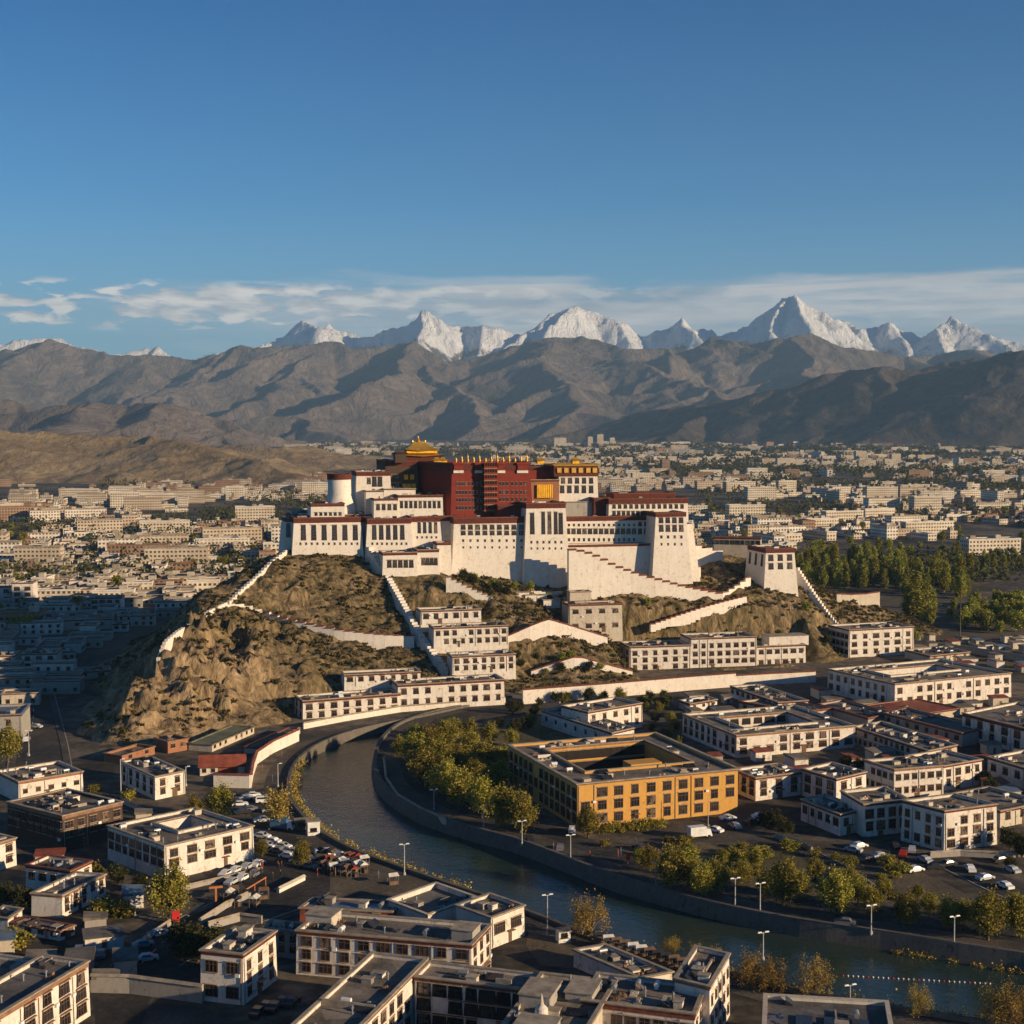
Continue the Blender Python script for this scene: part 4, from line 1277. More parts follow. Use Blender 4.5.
for px in (559, 566, 573.5, 580.5, 588, 594.5):
    X, Y = plane_pt(px, 19.4); q = Mi @ (Vector((X, Y, 0)) - Vector((r.location[0], r.location[1], 0))); z = P(px, 470.5, Y)[2] - r.location[2]
    b = MB(); b.box(q.x - 1.0, q.x + 1.0, q.y - .5, q.y + .2, z - 1.0, z + 1.2); b.build('golden_panel', M_gold, r)

# ------------------------------------------------------------ slope walls
M_pw2 = M_palwhite
stepped_wall('thick stepped white wall plunging down the slope from the west wing', [(369, 545, 603), (384, 569, 593), (402, 600, 573), (420, 633, 554), (445, 668, 533)], 7.5, 2.3, 40, capped=False, down=3)
stepped_wall('long stepped white wall with red coping crossing the west slope', [(262, 610, 558), (278, 617, 555), (300, 622, 552), (340, 630, 549.5), (380, 634.5, 550), (414, 636, 552)], 4.0, 1.3, 16)
stepped_wall('broken white ridge wall climbing to the west end of the palace', [(228, 602, 552), (240, 590, 562), (256, 576, 575), (272, 560, 588), (287, 549, 599)], 3.0, 1.3, 20, capped=False)
stepped_wall('short white ridge wall above the rocky nose of the hill', [(158, 659, 489), (165, 641, 500), (177, 631, 511), (192, 622, 524), (209, 610, 538), (226, 602, 551)], 2.6, 1.2, 26, capped=False)
stepped_wall('low white wall joining the ridge wall and the stepped slope wall', [(226, 604, 551), (244, 604, 555), (262, 611, 557)], 3.0, 1.6, 4, capped=False)
stepped_wall('great stepped white stair wall descending below the east wing', [(568, 549.5, 608), (584, 552, 610), (600, 558, 612), (611, 565, 613.5), (632, 572.5, 616), (655, 579, 618), (680, 586, 621), (722, 594, 626)], 8, 2.0, 20, capm=M_redcap, cap_h=.7)
stepped_wall('stepped white wall with red coping rising to the right below the stair wall', [(650, 625, 602), (676, 616, 607), (700, 608, 612), (722, 602, 617), (746, 596, 623)], 3.2, 1.1, 20)
stepped_wall('white gable shaped wall with red coping behind the lower white houses', [(508, 636, 560), (528, 627, 562), (547.5, 619, 565), (575, 627, 570), (607, 637, 575)], 6, 1.0, 10, smooth_top=True)
stepped_wall('white gable shaped wall with one window above the long boundary wall', [(531, 671, 547), (555, 663, 549), (577.5, 656, 551), (605, 664, 556), (632, 671, 560)], 6, 1.0, 10, smooth_top=True)
stepped_wall('lower white stair wall on the garden side', [(446, 576, 584), (470, 588, 585), (500, 601, 586), (528, 613, 587)], 1.0, .8, 16, capm=M_trim)
stepped_wall('brown coped garden wall running below the terrace gardens', [(502, 604, 598), (525, 611, 592), (548, 618, 588), (566, 626, 584)], 2.0, 1.0, 8, capm=M_redcap)
stepped_wall('white retaining wall of the upper garden terrace', [(500, 592, 606), (530, 591, 610), (562, 592, 614)], 1.6, .8, 3, capped=False)
stepped_wall('blocky white wall stepping down behind the square gate tower', [(797, 566, 652), (806, 580, 649), (818, 598, 645), (828, 612, 642), (838, 624, 640)], 2.6, 1.8, 20, capped=False)
stepped_wall('low cream wall on the terrace east of the square tower', [(836, 594, 690), (858, 595, 696), (879, 592, 702)], 3.4, 1.2, 3, smooth_top=True, mat=M_cream)
stepped_wall('white retaining wall right of the east bastion', [(690, 545, 660), (706, 548, 664), (722, 552, 668)], 6, 1.5, 3, capped=False)

stepped_wall('low white wall turning up towards the east bastion', [(664, 577.5, 636), (684, 571, 642), (700, 566, 648)], 1.6, .9, 4, capm=M_trim)
stepped_wall('short stepped wall climbing right from the end of the stair wall', [(722, 594, 627), (736, 586, 634), (750, 576, 642)], 2.4, 1.0, 5, capm=M_trim)
for px_, py_, Y_, w_, l_ in ((521, 598, 603, 3.2, 'left'), (530, 601, 603, 2.4, 'second'), (541, 597, 606, 2.2, 'third'), (551, 603, 603, 3.6, 'fourth'), (559, 598, 608, 2.6, 'right')):
    x_, y_, z_ = P(px_, py_, Y_); z_ = hill_z(x_, y_); r = empty('garden_shrine', (x_, y_, z_ - .4), PANG, 'tiny white garden building, %s of the five on the upper garden terrace' % l_, 'garden building')
    b = MB(); b.box(-w_, w_, -1.4, 1.4, -1, 2.4); b.build('wall', M_white, r); b = MB(); b.box(-w_ - .3, w_ + .3, -1.7, 1.7, 2.4, 2.7); b.build('roof', M_cap, r)

# square gate tower
r = bld('square white gate tower with maroon top on the east shoulder of the hill', (766, 549), 793.5, 747.5, Y=640, yb=586, ang=14, name='gate_tower', cat='tower', wall=M_palwhite, bat=.075, band=1.9, cap=M_frieze,
        F=3, rows=2, win=(2.0, 2.6), style='tib', L=3, lrows=1, lwin=(1.7, 5.0), clut=2, z_top=.82, z_bot=.42, deep=5)
bld('narrow roofed gallery with dark openings leading up to the gate tower', (714, 537), (760, 545.5), Y=690, yb=549, ang=-14, depth=5, name='roofed_gallery', cat='gallery', wall=M_cream, band=.9, cap=M_redcap, F=9, rows=1, win=(1.6, 1.8), style='dark', clut=0, deep=4)

# houses on the slope and along its foot
sl = dict(name='slope_house', cat='house', wall=M_white, bat=.02)
bld('upper white house with a one storey row of windows on the slope', (421, 611), 481, Y=560, yb=625, ang=15, depth=10, F=6, rows=1, win=(1.5, 1.9), clut=5, deep=4, **sl)
bld('middle white two storey house on the slope beside the plunging wall', (434, 628), 508, depth=10, Y=545, yb=648, ang=15, F=9, rows=2, win=(1.4, 1.7), clut=7, deep=4, **sl)
bld('lower white house on the slope with seven upper windows', (452.4, 656.5), 515.5, depth=9, Y=530, yb=674, ang=15, F=7, rows=2, win=(1.3, 1.6), clut=7, deep=3, **sl)
bld('square cream house standing alone below the terrace gardens', (569, 605), 622, Y=585, yb=633, ang=13, depth=11, F=4, rows=2, win=(2.0, 1.6), clut=4, deep=4, cap=M_redcap, **{**sl, 'wall': M_cream})
bld('small cream shed behind the square cream house', (570, 592), 591, Y=598, yb=603, ang=13, depth=5, clut=1, band=.3, **{**sl, 'wall': M_cream, 'name': 'shed', 'cat': 'shed'})
bld('western half of the long curved white terrace with dark windows by the river', (303, 701), (400, 685), Y=485, yb=722.5, ang=23, depth=11, F=8, rows=2, L=2, win=(1.6, 1.9), clut=10, name='terrace_row', cat='terrace', band=.8)
bld('eastern half of the long curved white terrace with dark windows by the river', (398, 685), (504, 674.5), Y=499.5, yb=710, ang=17, depth=11, F=9, rows=2, win=(1.6, 1.9), clut=10, name='terrace_row', cat='terrace', band=.8)
bld('small white house above the long curved terrace', (344.5, 675), 420, depth=8, Y=505, yb=687, ang=15, F=7, rows=1, win=(1.5, 1.6), clut=4, deep=4, **sl)

# boundary wall
def boundary(label, pix, hgt, th=0.9, mat=None, capm=None, name='boundary_wall'):
    pts = [G(x, y) for x, y in pix]
    n = len(pts)
    root = empty(name, (*pts[0], 0), 0, label, 'wall')
    O = pts[0]; b = MB(); c = MB()
    for p, q in zip(pts[:-1], pts[1:]):
        d = Vector((q[0] - p[0], q[1] - p[1])).normalized(); nx, ny = -d.y * th / 2, d.x * th / 2
        o = lambda x, y, z: (x - O[0], y - O[1], z)
        b.hexa([o(p[0] - nx, p[1] - ny, -.5), o(q[0] - nx, q[1] - ny, -.5), o(q[0] + nx, q[1] + ny, -.5), o(p[0] + nx, p[1] + ny, -.5)],
               [o(p[0] - nx, p[1] - ny, hgt), o(q[0] - nx, q[1] - ny, hgt), o(q[0] + nx, q[1] + ny, hgt), o(p[0] + nx, p[1] + ny, hgt)])
        k = 1.9
        c.hexa([o(p[0] - nx * k, p[1] - ny * k, hgt + .003), o(q[0] - nx * k, q[1] - ny * k, hgt + .003), o(q[0] + nx * k, q[1] + ny * k, hgt + .003), o(p[0] + nx * k, p[1] + ny * k, hgt + .003)],
               [o(p[0] - nx * .3, p[1] - ny * .3, hgt + .4), o(q[0] - nx * .3, q[1] - ny * .3, hgt + .4), o(q[0] + nx * .3, q[1] + ny * .3, hgt + .4), o(p[0] + nx * .3, p[1] + ny * .3, hgt + .4)])
    b.build('wall_body', mat or M_palwhite, root); c.build('coping', capm or M_redcap, root)
    return root


boundary('long white boundary wall with red coping along the foot of the hill', [(522.5, 704), (560, 701), (600, 698), (640, 694.5), (690, 690), (735, 686.5)], 5.2, 1.2)
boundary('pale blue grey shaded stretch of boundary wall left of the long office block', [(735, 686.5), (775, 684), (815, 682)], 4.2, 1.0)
boundary('low cream wall in front of the long curved terrace', [(303, 729), (345, 721), (400, 712), (450, 708), (505, 703)], 1.9, .7, capm=M_cap)
boundary('curving white wall round the yard at the left bend of the river', [(214, 787), (250, 788), (252, 776), (256, 764), (272, 753), (298, 741)], 3.6, .8, capm=M_redcap)
boundary('short white wall behind the river bend trees', [(505, 697), (560, 703)], 1.4, .6, capm=M_cap)
boundary('dark garden wall across the open land on the far right', [(905, 645), (960, 652), (1040, 664)], 2.6, .8, mat=M_grey, capm=M_cap)
boundary('grey yard wall at the lower left beside the street', [(91, 992), (130, 993), (203, 1003)], 3.0, .6, mat=M_grey, capm=M_cap)
# ------------------------------------------------------------ town houses
big = dict(clut=14)
bld('large white building with a roof courtyard left of the river bend', (165, 846), (253, 826), (108, 826), yb=881, F=5, L=8, rows=2, win=(2.4, 1.7), lwin=(1.9, 1.7), style='plain', clut=14, court=(.38, .8, .35, .78),
    name='office_block', z_bot=.30, z_top=.84, band=.25, cap=M_cap)
bld('dark brown timber building with pale pillars at the left', (63, 816), (122, 802), (7.5, 802), yb=852, F=5, L=8, rows=2, win=(1.9, 2.0), clut=18, wall=M_darkwood, name='timber_building', band=.8, style='plain', z_bot=.32, frieze=M_trim)
bld('low white house with brown band behind the dark timber building', (19, 782), (82.5, 771.5), yb=803, depth=16, F=5, rows=1, win=(1.2, 1.1), style='plain', clut=12, frieze=M_orange, band=.7, wall=M_white, z_bot=.1)
bld('small white two storey house at the foot of the rocky nose', (155.4, 777), (184.4, 771), (121, 761.5), yb=800, F=2, L=5, rows=2, win=(1.3, 1.6), clut=9, band=.3)
bld('small white house with red roof edge behind the gabled grey walled house', (70, 871), (91.5, 861), (26, 865), h=5, F=2, L=4, rows=1, win=(1.3, 1.6), clut=9, cap=M_redcap)
bld('white house with plain grey end wall and lit window front', (62.4, 895.6), (105, 874.5), (31.6, 893.3), yb=918, F=5, rows=2, win=(1.1, 1.4), clut=3, band=.5, frieze=M_trim, roof=M_roofg)
bld('white house cut by the left edge with a lit end wall', (-25, 850), (15.4, 838), yb=878, depth=13, F=3, rows=2, win=(1.5, 1.5), clut=4, frieze=M_trim)
bld('low annex with a red brown roof edge in front of the grey end wall house', (60, 931.7), (74.4, 925.6), (9, 923), yb=941, F=2, L=4, rows=1, win=(1.1, 1.1), clut=4, band=.25, cap=M_redcap)
bld('small shed with a lit side at the left edge', (8, 919), (22, 909), (-18, 913), yb=933, F=1, rows=1, win=(.9, 1.2), clut=1, name='shed', cat='shed', band=.3)
r = bld('large white corner building at the lower left with tall lit windows', (-60, 1050), (88, 961.5), h=9.4, depth=9, F=8, rows=3, win=(2.3, 2.0), clut=8, frieze=M_trim, band=.9, roof=M_roofg, z_bot=.06, z_top=.86, name='corner_building', style='tib')
bx = G(88, 961.5, 9.4)

wv_ = math.dist((r.location[0], r.location[1]), bx)
block(r, [(wv_ - 9, 9.3), (wv_ - .4, 9.3), (wv_ - .4, 44), (wv_ - 9, 44)], 0, 8.6, .02, M_white, .5, M_trim, M_cap, M_roof)
clutter(r, [(wv_ - 9, 9.3), (wv_ - .4, 9.3), (wv_ - .4, 44), (wv_ - 9, 44)], 8.05, 8, random.Random(3))
bld('white three storey house with shaded windows at the bottom left of centre', (243.3, 954.6), (275.5, 931.4), (201, 950.2), yb=1005, F=3, L=2, rows=3, lrows=2, win=(1.3, 1.7), lwin=(2.3, 2.0), clut=7, frieze=M_frieze, band=.7, style='plain', roof=M_roofg, z_bot=.06,
    huts=[(.7, .5, 1.2, .8, 1.4, M_white)])
bld('long shaded white building with nine window bays in the foreground', (471.3, 945), (490.3, 925), (296.8, 930.4), h=8.1, F=3, L=9, rows=3, win=(1.3, 1.6), lwin=(2.1, 1.75), clut=12, style='plain', band=.7, z_bot=.02, z_top=.86, name='long_building',
    huts=[(.6, .93, 2.2, 2.6, 1.5, M_cream), (.45, .08, 2.2, 2.0, 1.5, M_grey)])
bld('sloping roofed white hall with a lit window band beside the river', (491, 918), (524, 905.5), (456.6, 905.5), h=6.0, F=2, rows=1, win=(3.0, 2.0), clut=3, style='plain', name='riverside_hall', band=.2, frieze=M_trim)
bld('low flat roofed store with pale parapets left of the riverside hall', (428, 915), (476, 897), (388, 900), h=4.4, clut=5, name='store', cat='store', band=.2, par=.9, roof=M_roofg, cap=M_cream)
bld('low dark store with a blue grey roof behind the long shaded building', (392, 912), (404, 902), (300, 908), h=3.4, clut=4, wall=M_redtin, roof=M_bluetin, name='store', cat='store', band=.2, par=.2, L=3, rows=1)
bld('small grey two storey house between the foreground buildings', (298, 932), (303, 924), (262, 926), h=5.2, L=3, rows=2, win=(.9, 1.2), clut=4, wall=M_grey, roof=M_roofg, band=.2)

# courtyard complex at the bottom edge
Lx, Ly = G(372.3, 953, 9)
ca = math.radians(-17)
cc = empty('courtyard_complex', (Lx, Ly, 0), ca, 'three winged courtyard building cut by the bottom edge of the view', 'building')
kw = dict(wall=M_white, frieze=M_redcap, cap=M_cap, roof=M_roof)
lw_ = [(0, -60), (10, -60), (10, 0), (0, 0)]
bw_ = [(10.4, -6.8), (30, -6.8), (30, 0), (10.4, 0)]
rw_ = [(30.4, -60), (43, -60), (43, 0), (30.4, 0)]
for fp_, n_, h_ in ((lw_, 16, 9.0), (bw_, 6, 8.6), (rw_, 30, 8.9)):
    block(cc, fp_, 0, h_, .0, M_white if fp_ is not rw_ else M_cream, .6, M_redcap, M_cap, M_roof)
    clutter(cc, fp_, h_ - .55, n_, random.Random(n_))
window_grid(cc, (10, -60), (10, -7.4), 15, [.9, 3.5, 6.0], 2.0, 1.8, 'plain', 9, 0)
window_grid(cc, (10.6, -6.8), (30, -6.8), 7, [.4, 3.1, 5.7], 2.0, 2.1, 'dark', 8.6, 0)
for y_ in (-22, -44):
    b = MB(); b.box(.45, 9.5, y_, y_ + .4, 8.45, 9.5, 0); b.build('roof_parapet', M_cap, cc)
for (x_, y_, w_, d_, h_) in ((33, -10, 2.5, 3.5, 1.6), (39, -6, 2.2, 3, 1.0), (36, -24, 3, 4, 1.4), (40, -32, 2, 2, 2.2)):
    b = MB(); b.box(x_ - w_, x_ + w_, y_ - d_, y_ + d_, 8.3, 8.9 + h_, 0); b.box(x_ - w_ - .2, x_ + w_ + .2, y_ - d_ - .2, y_ + d_ + .2, 8.9 + h_, 9.1 + h_, 1); b.build('roof_hut', [M_grey, M_cap], cc)
FOOT.append([(Lx, Ly), (Lx + 43 * math.cos(ca), Ly + 43 * math.sin(ca)), (Lx + 43 * math.cos(ca) - 18, Ly - 60), (Lx - 18, Ly - 60)])
# pale stupa shaped chimney on the right wing
st = empty('roof_stupa', (*G(541.5, 1012, 9.3), 8.4), 0, 'small whitewashed stupa on a roof at the bottom centre', 'stupa')
b = MB(); b.box(-1.1, 1.1, -1.1, 1.1, 0, .6); b.lathe([(.95, .6), (1.05, 1.0), (.95, 1.6), (.5, 2.0)], 0, 0, 0, 16); b.build('stupa_body', M_white, st)
b = MB(); b.lathe([(.5, 2.0), (.35, 2.2), (.22, 3.2), (.03, 3.9)], 0, 0, 0, 12); b.build('stupa_spire', M_cream, st)

bld('red brown walled building with a grey flat roof at the bottom edge', (694.4, 1014), (705.5, 986), (582, 1000), h=9, F=3, L=8, rows=3, win=(1.2, 1.5), lwin=(1.7, 1.9), clut=10, wall=M_white, frieze=M_redcap, band=1.0, style='plain', z_bot=.05)
bld('square roofed tower block with lit side right of the red brown walled building', (709.5, 987), (729, 954), (677.5, 979), h=10.6, F=5, rows=3, win=(1.1, 1.5), clut=6, frieze=M_trim, style='plain', z_bot=.05)
r = bld('flat roof with dark skylight panels at the bottom right', (893, 1036), (887, 1002), (764, 1028), h=8, clut=3, roof=M_roofg, cap=M_cream, L=6, rows=2, name='skylight_building', band=.3)
for i in range(4):
    b = MB(); 
    y_ = 3.2 + i * 4.3
    b.box(2.0, 6.0, y_, y_ + 2.6, 7.4, 7.75); b.build('skylight', M_glass, r)
bld('low roof behind the red brown walled building', (640, 978), (672, 972), (575, 975), h=3.2, clut=9, name='store', cat='store', band=.2, roof=M_roofg)

# shed group below the rocky nose
bld('long orange walled shed under the rocky nose', (122, 756), (154.5, 746.5), yb=764, depth=7, wall=M_orange, clut=1, band=.2, name='shed', cat='shed', F=2, rows=1, win=(1.4, 1.2), style='plain', cap=M_trim)
bld('small orange brick hut beside the long orange shed', (168, 742), (188, 738.5), yb=753.5, depth=8, wall=M_orange, clut=2, band=.2, name='hut', cat='hut', F=2, rows=1, win=(1.5, 1.3), style='plain', cap=M_trim)
bld('long shed with weathered green roof running below the slope', (212, 745), (254, 727), yb=752, depth=8, wall=M_cream, clut=0, band=.2, name='shed', cat='shed', F=8, rows=1, win=(1.0, 1.3), style='plain', roof=M_greentin, par=.05, cap=M_greentin)
bld('narrow arcade with red pillars along the white yard wall', (256, 748), (300, 728), yb=754, depth=4, wall=M_cream, clut=0, band=.3, name='arcade', cat='arcade', F=9, rows=1, win=(1.2, 1.3), style='dark', par=.05, cap=M_redcap)
# red roofed house
X, Y = G(200, 776); s_ = Y / F_PX
rh = empty('red_roofed_house', (X, Y, 0), math.radians(8), 'little house with a red gabled tin roof beside the white yard wall', 'house')
b = MB(); b.box(0, 44 * s_, 0, 5.5, -.5, 3.0); b.build('wall', M_white, rh)
b = MB(); w_ = 44 * s_
b.add([(-.5, -1, 2.7), (w_ + .5, -1, 2.7), (w_ + .5, 2.75, 5.4), (-.5, 2.75, 5.4), (w_ + .5, 6.4, 2.7), (-.5, 6.4, 2.7), (-.5, -1, 2.55), (w_ + .5, -1, 2.55), (w_ + .5, 6.4, 2.55), (-.5, 6.4, 2.55)],
      [(0, 1, 2, 3), (3, 2, 4, 5), (6, 7, 1, 0), (8, 9, 5, 4), (9, 8, 7, 6), (1, 7, 8, 4, 2), (0, 3, 5, 9, 6)]); b.build('roof', M_redtin, rh)
b = MB(); b.box(w_ * .42, w_ * .85, -.12, .1, .4, 2.5); b.build('shutter', M_redtin, rh)
window_grid(rh, (0, 0), (w_ * .4, 0), 2, [1.0], 1.0, 1.1, 'plain', 3, 0)

# yellow building and right hand cluster
bld('large ochre yellow building round an inner court by the river', (577.3, 784), (738, 769), (509, 745), yb=829, F=10, L=13, rows=3, win=(2.3, 2.3), lwin=(2.0, 2.5), style='plain', clut=26, wall=M_yellow, name='courtyard_block', court=(.16, .84, .24, .84), cw=(9, 9),
    frieze=M_trim, band=.5, cap=M_cap, z_bot=.05, z_top=.86, bat=.0, over=.6, huts=[(.60, .40, 4.5, 2.6, -3.2, M_yellow)])
bld('white courtyard building with warm lit front behind the yellow building', (736.5, 735.5), (855, 725.5), (683, 714), yb=758, F=9, L=9, rows=2, win=(1.9, 1.8), lwin=(1.5, 1.9), clut=16, name='courtyard_block', court=(.18, .8, .25, .75), cw=(6, 5), frieze=M_trim, z_bot=.1)
bld('longest white office block with twelve window bays on the right', (894.6, 684), (1011, 673), (828, 669), yb=709, F=12, L=9, rows=2, win=(2.1, 2.0), lwin=(1.7, 2.0), style='plain', clut=20, name='office_block', court=(.2, .8, .4, .75), frieze=M_trim, band=.5, z_bot=.14)
bld('white three storey house with brown balconies at the east foot of the hill', (848.7, 630), (913.6, 626.5), (828, 625), yb=658, F=6, L=5, rows=3, win=(2.1, 1.8), style='tib', clut=12, z_bot=.08)
r = bld('western section of the long white block under the hill', (630, 647), 691, 620, Y=583, yb=672.5, ang=12, F=6, L=2, rows=3, win=(1.7, 1.7), clut=9, z_bot=.06)
bld('middle section of the long white block under the hill', (691.3, 638.5), 757, Y=589, yb=670.5, ang=12, depth=14, F=8, rows=3, win=(1.7, 1.7), clut=9, z_bot=.16)
bld('eastern section of the long white block under the hill', (757.3, 646.5), 806, Y=597, yb=668, ang=14, depth=14, F=6, rows=2, win=(1.7, 1.7), clut=6, z_bot=.1, huts=[(.72, .5, 9, 4, 3.3, M_white)])
bld('white house with orange side wall right of the yellow building', (755.6, 778), (801.6, 772), (733, 769), yb=801, F=3, L=3, rows=2, win=(1.7, 1.8), clut=12)
bld('white house with stepped roofs between the courtyard block and river park', (836, 779), (866, 772), (802.5, 769), yb=806, F=2, L=3, rows=2, win=(1.9, 1.9), clut=8)
bld('low white front house with roof clutter facing the river park', (839.8, 814.5), (864, 809), (801.5, 799.6), yb=836, F=2, L=5, rows=1, win=(1.6, 1.9), clut=12, style='plain')
bld('tall white house behind the low front house in the right cluster', (863.4, 804.3), (909, 799.5), (841, 791), yb=837, F=4, rows=2, win=(2.0, 2.2), clut=6, style='plain')
bld('cream topped white house with a lit upper window row in the right cluster', (894, 769.5), (943, 765.5), (864.8, 760), yb=799, F=6, L=5, rows=2, win=(1.5, 1.6), clut=10, style='plain', wall=M_white, frieze=M_trim)
bld('shaded white wing joined to the lit upper window row house', (943.3, 766), (981.8, 759.5), yb=791, depth=14, F=4, rows=2, win=(1.7, 1.9), clut=7, style='plain')
bld('white three storey house with lit top windows at the right of the cluster', (943.8, 811), (996.5, 804), (906, 802), yb=852, F=4, L=4, rows=3, win=(1.9, 1.8), lwin=(1.3, 1.8), clut=6, style='plain', z_bot=.05)
bld('cream walled low building at the right behind the lit top window house', (1000, 811), (1045, 802), yb=828, depth=18, F=3, rows=1, win=(1.5, 2), wall=M_cream, clut=8)
bld('white two storey block cut by the right edge above the cluster', (1064, 738), (1120, 725), (962.5, 713), h=8, F=4, L=8, rows=2, win=(1.8, 2.2), clut=14, band=1.0)
bld('low white building cut by the right edge below the two storey block', (1062, 779), (1100, 771), (988, 757), h=6, L=6, F=3, rows=1, win=(1.6, 1.8), clut=8)
bld('long shaded low block between the courtyard building and the cluster', (928, 751), (957, 745), (855, 722), h=5.4, L=14, F=2, rows=2, win=(1.1, 1.3), clut=14, wall=M_cream, z_bot=.05, roof=M_roofg)
bld('narrow white house behind the warm lit courtyard building', (778, 702.5), (808, 700.5), (730.4, 686), yb=714, F=2, L=9, rows=1, win=(1.5, 1.5), clut=12)
bld('dark roofed low block beside the long shaded block', (962, 733), (985, 727), (886, 711), h=4.4, L=8, rows=1, win=(1.2, 1.4), clut=6, wall=M_grey, roof=M_roofg, cap=M_trim)
bld('bluish white shed with a sloping roof line behind the yellow building', (612, 733), (634, 728), (542, 710), h=5.0, L=7, rows=1, win=(.9, 1.0), clut=16, name='shed', cat='shed')
bld('white house with a lit row of five windows behind the yellow building', (588, 712), (642, 703), yb=737, depth=13, F=5, rows=2, win=(1.5, 1.6), clut=8)
bld('small pale house left of the narrow white house', (690, 704), (717, 699.5), (680, 698), yb=712, F=3, rows=1, win=(1.1, 1.0), clut=5)
bld('brown roofed low house above the narrow white house', (800, 712), (832, 708), (740, 704), h=3.6, L=5, rows=1, win=(1., 1.1), clut=4, cap=M_redcap, wall=M_cream)
bld('low hall with a long brown roof right of the courtyard building', (868, 694 + 24), (893, 713), (818, 704), h=3.6, clut=5, cap=M_redcap, wall=M_grey, roof=M_roofg)
bld('long low red roofed shed in front of the longest office block', (905, 716), (960, 708), (860, 706), h=2.8, clut=3, cap=M_redcap, roof=M_redtin, wall=M_cream, name='shed', cat='shed', par=.1)
bld('low cluttered house beyond the longest office block', (930, 656), (970, 652), (905, 650), h=3.4, F=4, rows=1, win=(1., 1.), clut=9, wall=M_cream)

# shaded town on the left behind the ridge
sh = dict(wall=M_white, clut=6)
bld('tall white three storey block in shade at the left edge', (12, 583), (33, 582), yb=606, ang=8, depth=14, F=2, rows=3, win=(2.6, 1.9), **sh)
bld('white block in shade touching the left edge behind the tall block', (-22, 587), (12, 585), yb=604, ang=8, depth=12, F=3, rows=2, win=(2.4, 1.9), **sh)
bld('white house with two rows of four windows in the shaded valley', (91, 598), (121, 597), yb=612, ang=6, depth=12, F=4, rows=2, win=(2.2, 1.8), **sh)
bld('long low barn with ridged grey roofs in the shaded valley', (42, 621), (112, 617), yb=631, ang=14, depth=34, F=3, rows=1, win=(2, 1.2), name='barn', cat='barn', wall=M_cream, clut=14)
bld('small white hut right of the long low barn', (113, 624), (127, 622), yb=632, ang=10, depth=7, F=2, rows=1, win=(1.6, 1.2), name='hut', cat='hut', **{**sh, 'clut': 1})
bld('white two storey house in the shaded valley beside the road', (22, 654), (55, 652), yb=671, ang=8, depth=14, F=3, rows=2, win=(1.8, 1.5), **sh)
bld('white wing right of the two storey valley house', (56, 652), (74, 649), yb=664, ang=22, depth=10, F=3, rows=1, win=(1.4, 1.2), **sh)
bld('white house at the left edge above the shaded road', (-10, 656), (13, 655), yb=672, ang=8, depth=12, F=2, rows=2, win=(1.6, 1.5), **sh)
bld('grey house with tin roof at the left edge beside the shaded road', (-30, 716), (19, 711), yb=742, ang=10, depth=17, F=2, rows=1, win=(1.2, 1.8), wall=M_grey, roof=M_bluetin, cap=M_metal, clut=3)
bld('flat roofed house in the shadow of the ridge', (76, 672), (110, 662), yb=680, ang=20, depth=10, F=2, rows=1, win=(1.2, 1.2), wall=M_cream, clut=5)
# ------------------------------------------------------------ hill ground
gx = np.arange(-262, 290, 1.15); gy = np.arange(405, 880, 1.3)
HX, HY = np.meshgrid(gx, gy)
HZ = hill_smooth(HX, HY)
rockm = np.clip((-95 - HX) / 25 + 0.9, 0, 1) * np.clip((560 - HY) / 30, 0, 1)      # bare rock at the nose
steep = np.clip(HZ / 8, 0, 1)
wx = HX + 5 * (fbm(HX / 14, HY / 14, 3, 3) - 0.5); wy = HY + 5 * (fbm(HX / 14, HY / 14, 3, 4) - 0.5)
rid = fbm(wx / 13, wy / 13 + HZ / 30, 5, 77, 0.55, ridged=True) - 0.55
small = (fbm(wx / 4.0, wy / 4.0, 4, 78) - 0.5) * (1 - rockm) + rockm * 1.5 * (fbm(wx / 5.5 + HZ / 9, wy / 5.5 - HZ / 7, 5, 79, 0.55, ridged=True) - 0.6)
def facets(X_, Y_, cs, seed, amp):
    """per cell tilted planes: angular rock ledges"""
    gx_, gy_ = X_ / cs, Y_ / cs; ix, iy = np.floor(gx_).astype(np.int64), np.floor(gy_).astype(np.int64)
    best = np.full(X_.shape, 1e9); out = np.zeros(X_.shape)
    for a_ in (-1, 0, 1):
        for b_ in (-1, 0, 1):
            cx_, cy_ = ix + a_, iy + b_; px_, py_ = cx_ + _hash(cx_, cy_, seed), cy_ + _hash(cx_, cy_, seed + 1)
            dx_, dy_ = gx_ - px_, gy_ - py_; d_ = dx_ * dx_ + dy_ * dy_
            h_ = (_hash(cx_, cy_, seed + 2) - .5) * 1.0 + dx_ * (_hash(cx_, cy_, seed + 3) - .5) * 2.2 + dy_ * (_hash(cx_, cy_, seed + 4) - .5) * 2.2
            m_ = d_ < best; best = np.where(m_, d_, best); out = np.where(m_, h_, out)
    return out * amp


